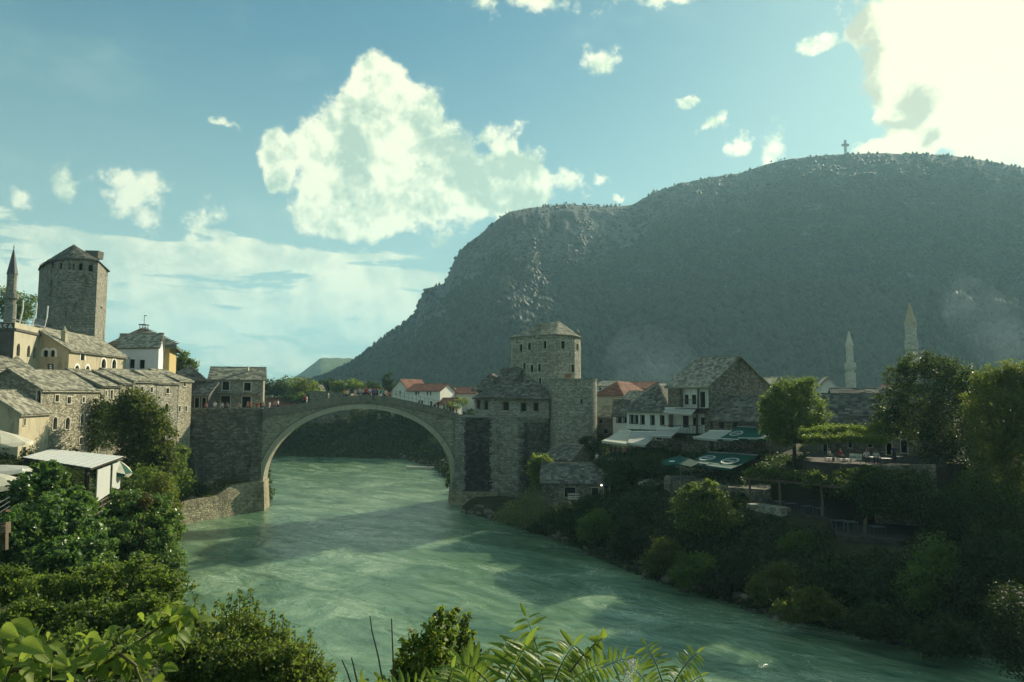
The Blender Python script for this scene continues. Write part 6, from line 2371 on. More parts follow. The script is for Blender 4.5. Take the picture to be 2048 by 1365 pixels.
mo = thing('mooring_post', 'short white post on the shaded quay at the foot of the dark abutment', 'post', P(373, 1003, 98))
mb = MB()
c = P(373, 1003, 98)
mb.tube([c - Vector((0, 0, 1)), c + Vector((0, 0, 1.0))], .14, 8)
part(mb, 'post', M['trim'], mo)

# ------------------------------------------------------------------ boats beyond the arch
def boat(label, u0, u1, v, Y):
    a, b = P(u0, v, Y), P(u1, v, Y)
    L = (b - a).length
    root = thing('tour_boat', label, 'boat', (a + b) / 2, 'white tour boats moored beyond the arch')
    d = (b - a).normalized()
    n = Vector((-d.y, d.x, 0))
    mb = MB()
    st = []
    for i in range(9):
        t = i / 8
        w = 1.0 * math.sin(math.pi * min(1, .12 + t * .62)) ** .7
        st.append((a + d * L * t, w, .62 + .25 * (1 - t) ** 3))
    for i in range(8):
        (p, w0, h0), (q, w1, h1) = st[i], st[i + 1]
        z0 = Vector((0, 0, -a.z - .1))
        for s in (-1, 1):
            lo = [p + n * s * w0 * .6 + z0, q + n * s * w1 * .6 + z0, q + n * s * w1 + z0 + Vector((0, 0, h1)), p + n * s * w0 + z0 + Vector((0, 0, h0))]
            mb.poly(lo if s < 0 else lo[::-1])
            up = [p + n * s * w0 + z0 + Vector((0, 0, h0)), q + n * s * w1 + z0 + Vector((0, 0, h1)), q + n * s * (w1 - .12) + z0 + Vector((0, 0, h1)), p + n * s * (w0 - .12) + z0 + Vector((0, 0, h0))]
            mb.poly(up if s < 0 else up[::-1])
        mb.poly([p - n * w0 * .9 + z0 + Vector((0, 0, .3)), q - n * w1 * .9 + z0 + Vector((0, 0, .3)), q + n * w1 * .9 + z0 + Vector((0, 0, .3)), p + n * w0 * .9 + z0 + Vector((0, 0, .3))])
    p, w0, h0 = st[-1]
    mb.poly([p - n * w0 + z0, p + n * w0 + z0, p + n * w0 + z0 + Vector((0, 0, h0)), p - n * w0 + z0 + Vector((0, 0, h0))])
    part(mb, 'hull', M['trim_white'], root)
    for t in (.35, .55, .75):
        mb = MB()
        c = a + d * L * t + Vector((0, 0, -a.z + .35))
        mb.bar(c - n * .8, c + n * .8, .3, .08)
        part(mb, 'bench', M['wood'], root)


boat('near white tour boat with two people aboard, seen through the arch', 812, 893, 934, 163)
boat('far white tour boat tied behind the first, seen through the arch', 826, 897, 920, 184)

# ------------------------------------------------------------------ ground cover nobody could count
def cover(name, label, xr, yr, test, n, size, mat, seed, lift=1.1, scale=3.5, up=0.6):
    r = np.random.default_rng(seed)
    x, y = r.uniform(*xr, n * 4), r.uniform(*yr, n * 4)
    d = signed_shore(x, y)
    ok = test(x, y, d)
    x, y, d = x[ok][:n], y[ok][:n], d[ok][:n]
    h = ground_h(x, y)
    b = fbm(x / scale, y / scale, 4, seed)
    amp = np.clip(0.25 + b * 1.5, 0.02, 1.6) * lift
    z = h + amp * np.sqrt(r.random(len(x))) + 0.05
    e = 0.3
    ha = np.clip(0.25 + fbm((x + e) / scale, y / scale, 4, seed) * 1.5, .02, 1.6) * lift + ground_h(x + e, y)
    hb_ = np.clip(0.25 + fbm(x / scale, (y + e) / scale, 4, seed) * 1.5, .02, 1.6) * lift + ground_h(x, y + e)
    nx, ny = -(ha - h - amp) / e, -(hb_ - h - amp) / e
    nn = np.stack([nx, ny, np.ones_like(nx)], -1)
    nn /= np.linalg.norm(nn, axis=1)[:, None]
    # spill over the water's edge
    pts = np.stack([x, y, z], -1) + r.normal(0, 0.18, (len(x), 3))
    o = add_obj(name, leaf_mesh(name, pts, nn, size, mat, 0.6, up * .5, 0.9, seed))
    o['kind'] = 'stuff'
    o['label'] = label
    o['category'] = 'undergrowth'
    return o


sd = lambda x, y: x + (y - 60) * 0.32


def cut(x, y):
    out = np.zeros(x.shape, bool)
    for poly, zt_ in CARVE:
        ins = np.zeros(x.shape, bool)
        for i in range(len(poly)):
            (ax, ay), (bx, by) = poly[i], poly[(i + 1) % len(poly)]
            ins ^= ((ay > y) != (by > y)) & (x < (bx - ax) * (y - ay) / (by - ay + 1e-9) + ax)
        out |= ins
    return out


cover('undergrowth', 'dark undergrowth and creepers covering the slope of the right bank', (-8, 75), (34, 118),
      lambda x, y, d: (d > -0.5) & (d < 24) & (sd(x, y) > -9) & ~cut(x, y) & ~((y > 96.5) & (x < 2.5)) & (np.random.default_rng(1).random(len(d)) < np.interp(d, [0, 12, 24], [1, .8, .3])), 90000, 0.34, M['lf_dark'], 201, 1.5, 3.2)
cover('undergrowth', 'dark green undergrowth on the steep left bank below the houses', (-62, -8), (34, 112),
      lambda x, y, d: (d > -0.4) & (d < 13) & (sd(x, y) < -9) & ~((x > -49) & (y > 92)), 42000, 0.30, M['lf_dark'], 202, 1.2, 2.6)
cover('undergrowth', 'weeds covering the slope right below the viewpoint', (-45, 60), (7, 40),
      lambda x, y, d: (d > -0.3) & (d < 26) & (y < 40) & ((x < 3) | (y < 26)), 42000, 0.17, M['lf_mid'], 203, 0.7, 1.8)
cover('undergrowth', 'dark bushes covering the far bank seen under the arch', (-120, 0), (112, 240),
      lambda x, y, d: (d > -0.5) & (d < 34) & (y > 114), 38000, 0.75, M['lf_dark'], 204, 2.6, 6.0)


# woods at the foot of the mountain: one mass
def woods():
    r = np.random.default_rng(31)
    n = 2600
    az_ = r.uniform(azel(470, 790)[0], azel(2300, 790)[0], n)
    rad = r.uniform(200, 640, n) ** 1.0
    x, y = rad * np.sin(az_), rad * np.cos(az_)
    ok = signed_shore(x, y) > 14
    x, y = x[ok], y[ok]
    h = ground_h(x, y)
    s = r.uniform(1.6, 4.2, len(x)) * np.interp(np.hypot(x, y), [200, 600], [.55, 1.2])
    k = 34
    d = r.normal(size=(len(x), k, 3))
    d /= np.linalg.norm(d, axis=2)[..., None]
    p = np.stack([x, y, h + s * .7], -1)[:, None, :] + d * s[:, None, None] * np.array([1, 1, .85]) * r.uniform(.6, 1.1, (len(x), k, 1))
    o = add_obj('woods', leaf_mesh('woods', p.reshape(-1, 3), d.reshape(-1, 3), 1.7, M['lf_deep'], .8, .3, 1.0, 32))
    o['kind'] = 'stuff'
    o['label'] = 'dark trees between the town and the foot of the mountain'
    o['category'] = 'woods'


woods()

# ------------------------------------------------------------------ trees and bushes of the left bank
plant('tree', 'dark tree behind the left minaret', 'tree', [lob(8, 602, 185, 26, 32), lob(45, 612, 185, 24, 30), lob(30, 632, 185, 36, 20)], 5200, .62, M['lf_mid'], 300, trunk=.35)
plant('tree', 'green tree standing right of the yellow hall', 'tree', [lob(362, 722, 140, 20, 20), lob(380, 732, 140, 18, 18), lob(352, 738, 140, 16, 14)], 2400, .5, M['lf_mid'], 301, trunk=.3)
plant('tree', 'tall dark olive tree leaning on the left bank houses', 'tree', [lob(268, 806, 77, 40, 32), lob(248, 838, 77, 34, 40), lob(300, 838, 76, 36, 40), lob(318, 880, 75, 32, 44), lob(272, 880, 76, 44, 46), lob(300, 925, 74, 40, 42), lob(332, 925, 74, 17, 36)],
      19000, .26, M['lf_olive'], 302, trunk=.28, sigma=.13, extra=[(M['lf_dark'], .55)])
plant('ivy', 'dark ivy hanging down the wall of the stepped stone houses', 'ivy', [(FX(79) + .5, 79 + i * 1.5, z, .55, 1.6, 1.7) for i, z in ((0, 16.2), (0, 14.6), (0, 13.0), (1, 15.4), (1, 13.6), (0, 12.0), (2, 14.5), (2, 12.6))],
      5200, .24, M['lf_dark'], 303, up=.1, outw=1.0)
plant('bush', 'mid-green feathery bush below the olive tree', 'bush', [lob(292, 968, 66, 42, 36), lob(325, 985, 66, 28, 40), lob(262, 985, 64, 34, 34)], 9000, .22, M['lf_mid'], 304, trunk=.08)
plant('bush', 'yellowish bush at the water side below the olive tree', 'bush', [lob(322, 975, 60, 24, 28), lob(340, 1010, 58, 20, 34)], 3600, .20, M['lf_olive'], 305, trunk=.06)
plant('bush', 'pale-leaved bush in the shade against the dark abutment', 'bush', [lob(362, 905, 90, 18, 18), lob(352, 930, 88, 18, 28), lob(368, 960, 90, 22, 26)], 2600, .34, M['lf_mid'], 306, trunk=.07)
plant('bush', 'dark bush on the shaded quay below the abutment', 'bush', [lob(365, 985, 95, 22, 20), lob(395, 975, 98, 24, 16), lob(345, 990, 92, 18, 26)], 3600, .30, M['lf_dark'], 307, trunk=.06)
plant('bush', 'large glossy dark green bush in front of the pavilion', 'bush',
      [lob(92, 955, 43, 42, 30), lob(60, 985, 42, 40, 44), lob(135, 1012, 42, 50, 44), lob(95, 1050, 40, 74, 58), lob(168, 1058, 41, 48, 56), lob(30, 1070, 38, 46, 60), lob(125, 1118, 38, 84, 52), lob(190, 1110, 39, 40, 50)],
      36000, .24, M['lf_gloss'], 308, trunk=.16, sigma=.085, clump=34, aspect=.6)
plant('bush', 'pale green glossy bush overhanging the river on the left', 'bush',
      [lob(250, 1015, 47, 46, 38), lob(300, 1030, 47, 50, 44), lob(335, 1062, 47, 30, 54), lob(250, 1080, 45, 50, 54), lob(318, 1120, 45, 42, 60), lob(345, 1155, 44, 26, 46), lob(280, 1150, 43, 50, 46)],
      32000, .21, M['lf_gloss'], 309, trunk=.14, sigma=.085, clump=32, extra=[(M['lf_olive'], .12)])
plant('bush', 'small red-leaved bush between the glossy bushes', 'bush', [lob(290, 1003, 44.5, 14, 17)], 700, .16, M['red_lf'], 310, trunk=.04)
plant('bush', 'leafy thicket with yellowing leaves in the left foreground', 'bush',
      [lob(30, 1175, 29, 54, 40), lob(110, 1190, 28, 66, 44), lob(200, 1172, 28, 62, 44), lob(280, 1165, 29, 54, 48), lob(335, 1190, 29, 40, 44), lob(60, 1245, 26, 74, 50), lob(180, 1250, 26, 80, 50), lob(285, 1245, 26, 70, 50),
       lob(120, 1310, 24, 90, 44), lob(240, 1310, 24, 90, 44), lob(20, 1310, 24, 60, 44)],
      42000, .15, M['lf_turn'], 311, trunk=.12, sigma=.085, clump=34, extra=[(M['lf_mid'], .5)])
plant('bush', 'tall-shooted bush with yellow-green leaves beside the river in the foreground', 'bush',
      [lob(395, 1268, 21, 20, 40), lob(470, 1262, 21, 40, 38), lob(425, 1290, 20, 50, 40), lob(500, 1285, 20, 46, 40), lob(550, 1304, 20, 30, 36), lob(592, 1326, 20, 30, 36), lob(635, 1352, 19.5, 26, 26),
       lob(450, 1325, 19, 80, 46), lob(545, 1335, 19, 70, 46), lob(370, 1320, 19, 50, 50), lob(610, 1372, 19, 50, 30)],
      34000, .11, M['lf_turn'], 312, trunk=.07, sigma=.08, clump=30, extra=[(M['lf_olive'], .25), (M['lf_mid'], .3)])


# upright shoots standing out of the foreground bush
def shoots(name, label, items, mat, size, seed, wid=.12, step=.016, rad=.016):
    root = None
    pts, outs = [], []
    rr = np.random.default_rng(seed)
    mb = MB()
    for (u0, v0, u1, v1, Y) in items:
        a, b = P(u0, v0, Y), P(u1, v1, Y + rr.uniform(-.3, .3))
        if root is None:
            root = thing(name, label, 'bush', a)
        m_ = a.lerp(b, .5) + Vector((rr.uniform(-.05, .05), rr.uniform(-.1, .1), 0))
        mb.tube([a, m_, b], [rad, rad * .7, rad * .3], 5)
        n = int((b - a).length / step)
        for k in range(n):
            t = k / n
            p = a.lerp(m_, t * 2) if t < .5 else m_.lerp(b, t * 2 - 1)
            w = wid * (1 - t) + wid * .3
            d = rr.normal(size=3)
            d[2] *= .4
            d /= np.linalg.norm(d)
            pts.append(np.array(p) + d * w)
            outs.append(d)
    part(mb, 'stems', M['stem'], root)
    pts, outs = np.array(pts), np.array(outs)
    add_obj('leaves', leaf_mesh('leaves', pts - np.array(ORG[root.name]), outs, size, mat, .5, .8, .6, seed), root)


shoots('shoots', 'upright leafy shoots rising from the foreground bush against the river',
       [(385, 1290, 392, 1188, 20.5), (405, 1290, 408, 1208, 20.5), (452, 1280, 460, 1186, 20.5), (478, 1280, 480, 1178, 20.5), (500, 1280, 502, 1176, 20.5), (515, 1290, 518, 1200, 20.3), (548, 1310, 545, 1220, 20), (565, 1310, 566, 1228, 20),
        (595, 1340, 590, 1262, 19.7), (612, 1340, 622, 1260, 19.7), (636, 1360, 645, 1302, 19.5), (655, 1364, 668, 1328, 19.5), (430, 1280, 435, 1200, 20.6), (530, 1290, 532, 1222, 20.3), (442, 1280, 444, 1206, 20.4), (468, 1280, 470, 1200, 20.4), (490, 1280, 491, 1196, 20.4), (580, 1330, 578, 1246, 19.8), (604, 1345, 607, 1272, 19.7), (625, 1355, 634, 1286, 19.6), (555, 1310, 556, 1240, 20), (508, 1290, 510, 1200, 20.3)], M['lf_turn'], .125, 320, .15)

# ------------------------------------------------------------------ trees behind the bridge
FT = 'trees behind the left half of the bridge'
for k, (u, v, Y, ru, rv, mat, lab) in enumerate((
        (548, 774, 208, 22, 18, 'lf_dark', 'dark tree nearest the bridge-head house'), (575, 772, 218, 22, 20, 'lf_mid', 'second tree right of the bridge-head house'),
        (602, 775, 212, 24, 22, 'lf_olive', 'brownish tree left of the steep-roofed hut'), (628, 778, 215, 12, 15, 'lf_bright', 'bright small tree touching the steep-roofed hut'),
        (590, 795, 208, 30, 10, 'lf_mid', 'low green hedge above the long red roof'), (628, 795, 208, 22, 12, 'lf_mid', 'bush before the garden wall behind the bridge'),
        (678, 776, 208, 16, 13, 'lf_bright', 'light green tree left of the crowd on the bridge'), (712, 774, 208, 24, 16, 'lf_bright', 'light green tree directly behind the crowd on the bridge'),
        (776, 765, 220, 9, 20, 'lf_dark', 'dark conifer-like tree right of the crowd'), (655, 772, 230, 22, 16, 'lf_dark', 'dark tree between the hut and the light green trees'),
        (745, 778, 210, 22, 14, 'lf_dark', 'dark tree behind the right end of the crowd'))):
    plant('tree', lab, 'tree', [lob(u, v, Y, ru, rv), lob(u - ru * .5, v + rv * .4, Y, ru * .6, rv * .6), lob(u + ru * .5, v + rv * .35, Y, ru * .6, rv * .65)], 1700, .7, M[mat], 330 + k, trunk=.2, group=FT, limbs=False)
plant('bush', 'sunlit bush behind the parapet at the right end of the bridge', 'bush', [lob(905, 812, 199, 20, 10), lob(925, 803, 199, 18, 9)], 900, .5, M['lf_bright'], 345, trunk=.06)
FB = 'dark trees on the far bank under the arch'
for k, (u, v, ru, rv, Y) in enumerate(((585, 880, 40, 34, 196), (640, 868, 44, 42, 199), (700, 866, 46, 44, 198), (755, 860, 44, 46, 200), (810, 866, 42, 44, 196), (860, 878, 40, 36, 190), (610, 850, 50, 24, 212), (690, 842, 50, 24, 216), (770, 840, 50, 24, 216), (845, 848, 50, 24, 210))):
    plant('tree', ('leftmost front', 'second front', 'third front', 'fourth front', 'fifth front', 'rightmost front', 'leftmost rear', 'second rear', 'third rear', 'rightmost rear')[k] + ' dark tree of the far bank seen under the arch', 'tree',
          [lob(u, v, Y + 8, ru * 1.1, rv * 1.15), lob(u - ru * .5, v + 16, Y + 5, ru * .7, rv * .75), lob(u + ru * .5, v + 14, Y + 5, ru * .7, rv * .75)], 2600, .75, M['lf_dark'], 350 + k, group=FB)

# ------------------------------------------------------------------ trees, vines and bushes of the right bank
plant('bush', 'willow bush with sunlight put into its leaf colour, at the water by the right abutment', 'bush', [lob(1062, 1002, 88, 30, 24), lob(1030, 1018, 87, 24, 20), lob(1003, 1035, 86, 20, 16), lob(1045, 1032, 86, 44, 20), lob(1082, 1022, 86, 22, 26)], 10000, .20, M['lf_willow_lit'], 400, trunk=.07, sigma=.2, aspect=.3, up=.3,
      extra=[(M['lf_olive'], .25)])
plant('tree', 'bright fig tree before the abutment left of the long low shed', 'tree', [lob(1082, 922, 93, 22, 14), lob(1070, 938, 93, 18, 16), lob(1098, 930, 92, 14, 14), lob(1078, 965, 92, 16, 18)], 2400, .34, M['lf_bright'], 401, trunk=.1, extra=[(M['lf_mid'], .5)])
plant('ivy', 'dark creeper mound spilling over the street terrace below the cream awnings', 'ivy', [lob(1210, 935, 90, 26, 22), lob(1250, 938, 88.5, 36, 24), lob(1300, 930, 86, 36, 26), lob(1335, 940, 84, 24, 22), lob(1230, 960, 87, 30, 20)], 9000, .30, M['lf_dark'], 402, outw=.9)
plant('fig_tree', 'fig tree with sunlit top leaves and twin pale trunks on the bank', 'tree', [lob(1402, 982, 67, 40, 18), lob(1378, 1006, 67, 36, 26), lob(1428, 1002, 67, 34, 28), lob(1400, 1035, 66, 52, 34), lob(1448, 1045, 66, 36, 34)], 7000, .24, M['lf_mid'], 403, trunk=.13, bark='bark_pale',
      extra=[(M['lf_dark'], .6)])
plant('bush', 'tuft of yellow-green leaves coloured brighter as sunlight on the fig tree top', 'bush', [lob(1385, 975, 67.5, 16, 10), lob(1420, 968, 67.5, 18, 10), lob(1402, 984, 66.8, 22, 8)], 1100, .24, M['lf_bright'], 441)  # brighter leaf colour stands in for sun on the crown's top
BB = 'dark bushes along the right bank'
bl = [(1125, 1035, 80, 44, 34, 'low dark bush in front of the long low shed'), (1195, 1050, 77, 46, 40, 'dark bush at the water below the long low shed'), (1260, 1075, 72, 44, 44, 'dark bush right of the shed bush at the water'),
      (1330, 1110, 66, 44, 40, 'dark bush overhanging the water left of the fig tree'), (1180, 1010, 82, 40, 24, 'bush growing under the shed eaves'), (1270, 1020, 77, 50, 34, 'dark leafy mound below the board-roofed shelter'),
      (1395, 1140, 61, 56, 40, 'dark rounded bush leaning over the water below the fig tree'), (1465, 1145, 60, 50, 40, 'dark bush below the pale rubble terrace wall'), (1560, 1165, 57, 66, 46, 'large dark bush at the water below the pergola'),
      (1665, 1165, 55, 60, 48, 'dark bush below the pair of metal tables'), (1765, 1175, 53, 66, 56, 'dark bush below the lone metal table'), (1870, 1150, 50, 70, 90, 'tall dark bush under the ivy-covered house'),
      (1960, 1170, 48, 70, 110, 'tall dark bush at the right before the great trees'), (1620, 1210, 52, 70, 40, 'low dark bush touching the water below the lower terrace'), (1760, 1240, 49, 70, 40, 'low dark bush touching the water on the right'),
      (1900, 1270, 46, 80, 46, 'drooping dark bush at the water near the right edge'), (1600, 1085, 61, 44, 24, 'dark creeper right of the pale rubble terrace wall')]
for k, (u, v, Y, ru, rv, lab) in enumerate(bl):
    plant('bush', lab, 'bush', [lob(u, v, Y, ru * .75, rv * .8), lob(u - ru * .5, v + rv * .3, Y - .5, ru * .55, rv * .6), lob(u + ru * .5, v + rv * .25, Y - .5, ru * .55, rv * .6), lob(u + ru * .1, v - rv * .4, Y + .5, ru * .5, rv * .45)],
          5200, .25, M[('lf_dark', 'lf_mid', 'lf_deep', 'lf_olive', 'lf_dark')[k % 5]], 410 + k, trunk=.07, group=BB)
plant('bush', 'greyish bush rising in the lower right corner', 'bush', [lob(2030, 1230, 37, 50, 60), lob(2050, 1300, 36, 60, 60), lob(2010, 1290, 37, 30, 40)], 7000, .15, M['lf_deep'], 430, trunk=.08)
plant('round_tree', 'round sunlit tree between the green awning and the steep slate roof', 'tree', [lob(1585, 792, 76, 48, 36), lob(1552, 818, 75, 36, 40), lob(1622, 822, 75, 34, 40), lob(1585, 848, 74, 56, 34), lob(1562, 778, 76, 26, 22), lob(1606, 772, 76, 28, 20), lob(1540, 852, 74, 26, 24), lob(1568, 878, 73.5, 30, 18), lob(1612, 874, 73.5, 30, 20), lob(1636, 848, 74, 18, 24), lob(1534, 815, 75, 16, 18)],
      21000, .22, M['lf_mid'], 431, trunk=.22, sigma=.12, extra=[(M['lf_bright'], .16)])
plant('vine', 'vine-covered pergola roof with a bright sunlit edge beside the round tree', 'vine', [lob(1620, 868, 68, 26, 10), lob(1650, 862, 68, 30, 10), lob(1690, 860, 67, 34, 10), lob(1730, 861, 66, 32, 10), lob(1755, 852, 66, 14, 12), lob(1640, 878, 66, 36, 9), lob(1700, 876, 65, 44, 9), lob(1750, 880, 64, 30, 10)],
      8500, .20, M['lf_bright'], 432, sigma=.16, extra=[(M['lf_mid'], .4)])
plant('ivy', 'mass of ivy swallowing the tall house on the right', 'ivy',
      [lob(1838, 728, 69, 50, 26), lob(1880, 735, 69, 44, 30), lob(1802, 752, 69, 36, 32), lob(1920, 760, 68, 44, 40), lob(1850, 785, 67.5, 70, 52), lob(1785, 812, 67.5, 34, 46), lob(1772, 850, 67, 24, 36), lob(1830, 850, 66.5, 66, 44), lob(1905, 840, 66.5, 60, 70), lob(1880, 905, 65, 50, 40), lob(1935, 900, 65, 50, 60), lob(1945, 775, 66, 40, 34), lob(1955, 830, 65, 36, 44)],
      26000, .22, M['lf_deep'], 433, sigma=.11, clump=18, extra=[(M['lf_mid'], .35)])
plant('great_tree', 'great tree at the right edge with yellowish crown and leaning trunk', 'tree',
      [lob(1985, 762, 60, 46, 30), lob(2030, 752, 60, 46, 34), lob(2070, 780, 60, 50, 60), lob(1965, 810, 59, 40, 46), lob(2035, 830, 58, 54, 60), lob(1975, 880, 58, 44, 56), lob(2050, 920, 57, 50, 70), lob(1990, 960, 57, 50, 60)],
      26000, .20, M['lf_olive'], 434, trunk=.3, sigma=.12, extra=[(M['lf_mid'], .6)])
plant('tree', 'dark tree filling the right edge below the great tree', 'tree', [lob(1960, 1010, 54, 60, 60), lob(2030, 1050, 52, 60, 80), lob(1900, 1020, 56, 50, 50), lob(1990, 1090, 51, 60, 60), lob(2050, 1140, 48, 50, 70)], 15000, .23, M['lf_dark'], 435, trunk=.25)
plant('vine', 'dark vines roofing the timber pergola over the café tables', 'vine', [lob(1508, 945, 69, 22, 10), lob(1545, 947, 68, 30, 11), lob(1590, 953, 66.5, 34, 13), lob(1635, 962, 65, 34, 17), lob(1560, 955, 70, 50, 9), lob(1675, 972, 64, 36, 24), lob(1620, 952, 68, 40, 11)],
      11000, .20, M['lf_mid'], 436, sigma=.15, extra=[(M['lf_dark'], .5)])
plant('forked_tree', 'small tree with a forked ochre trunk beside the metal tables', 'tree', [lob(1712, 975, 61, 36, 24), lob(1752, 968, 61, 40, 28), lob(1735, 950, 62, 36, 20), lob(1790, 985, 60, 32, 30)], 7000, .21, M['lf_dark'], 437,
      base=tuple(P(1727, 1068, 60.5)), trunk=.16, bark='bark_pale', extra=[(M['lf_mid'], .3)])
plant('bush', 'creeper with small red blossoms on the wall below the white board', 'bush', [lob(1720, 945, 63.5, 30, 10), lob(1760, 950, 63, 30, 12), lob(1690, 948, 64.5, 26, 10)], 3000, .18, M['lf_mid'], 438, extra=[(M['red_lf'], .06)])
plant('bush', 'leafy tuft on the rocks by the waterline behind the right pier', 'bush', [lob(897, 968, 116, 7, 12)], 260, .3, M['lf_mid'], 439)
plant('bush', 'garden bush between the bastion and the old rubble house', 'bush', [lob(1178, 885, 104, 20, 14), lob(1196, 900, 102, 22, 14)], 1600, .3, M['lf_deep'], 440)


def rocks(name, label, n, test, seed, smin, smax):
    """boulders and rubble along the waterline"""
    r = np.random.default_rng(seed)
    x, y = r.uniform(-60, 60, n * 60), r.uniform(36, 190, n * 60)
    d = signed_shore(x, y)
    ok = test(x, y, d)
    x, y = x[ok][:n], y[ok][:n]
    h = np.maximum(ground_h(x, y), -.15)
    ico = bmesh_ico()
    V, F = ico
    N = len(x)
    s = r.uniform(smin, smax, (N, 1, 1)) * r.uniform(.6, 1.3, (N, 1, 3)) * np.array([1, 1, .65])
    v = V[None] * s * r.uniform(.75, 1.2, (N, len(V), 1)) + np.stack([x, y, h], -1)[:, None, :]
    q = (F[None] + len(V) * np.arange(N)[:, None, None]).reshape(-1, 3)
    o = add_obj(name, quad_mesh(name, v.reshape(-1, 3), q, M['rockm']))
    o['kind'] = 'stuff'
    o['label'] = label
    o['category'] = 'rocks'


def bmesh_ico():
    import bmesh
    b = bmesh.new()
    bmesh.ops.create_icosphere(b, subdivisions=1, radius=1)
    b.verts.ensure_lookup_table()
    V = np.array([tuple(v.co) for v in b.verts])
    F = np.array([[v.index for v in f.verts] for f in b.faces])
    b.free()
    return V, F


M['rockm'] = stone_mat('shore_rock', (0.10, 0.095, 0.075), (0.24, 0.22, 0.17), 1.6, 0.5, (0.03, 0.03, 0.025), 0.2, 0.0, 0.2)
rocks('rocks', 'brownish rocks along the water edge of the right bank', 420, lambda x, y, d: (d > -.4) & (d < 1.3) & (sd(x, y) > -9) & (y < 104), 501, .25, .85)
rocks('rocks', 'pale stones at the foot of the dark far bank under the arch', 160, lambda x, y, d: (d > -.4) & (d < 1.8) & (y > 150), 502, .4, 1.1)

plant('ivy', 'dark ivy curtain over the wall under the restaurant terrace', 'ivy', [lob(1725, 975, 61.5, 34, 22), lob(1775, 965, 60.4, 40, 26), lob(1830, 965, 59.5, 40, 30), lob(1790, 1005, 59.6, 44, 30), lob(1850, 1010, 58.5, 40, 36), lob(1740, 1015, 60.8, 26, 20)],
      9000, .22, M['lf_dark'], 460, outw=.9, extra=[(M['lf_mid'], .25)])

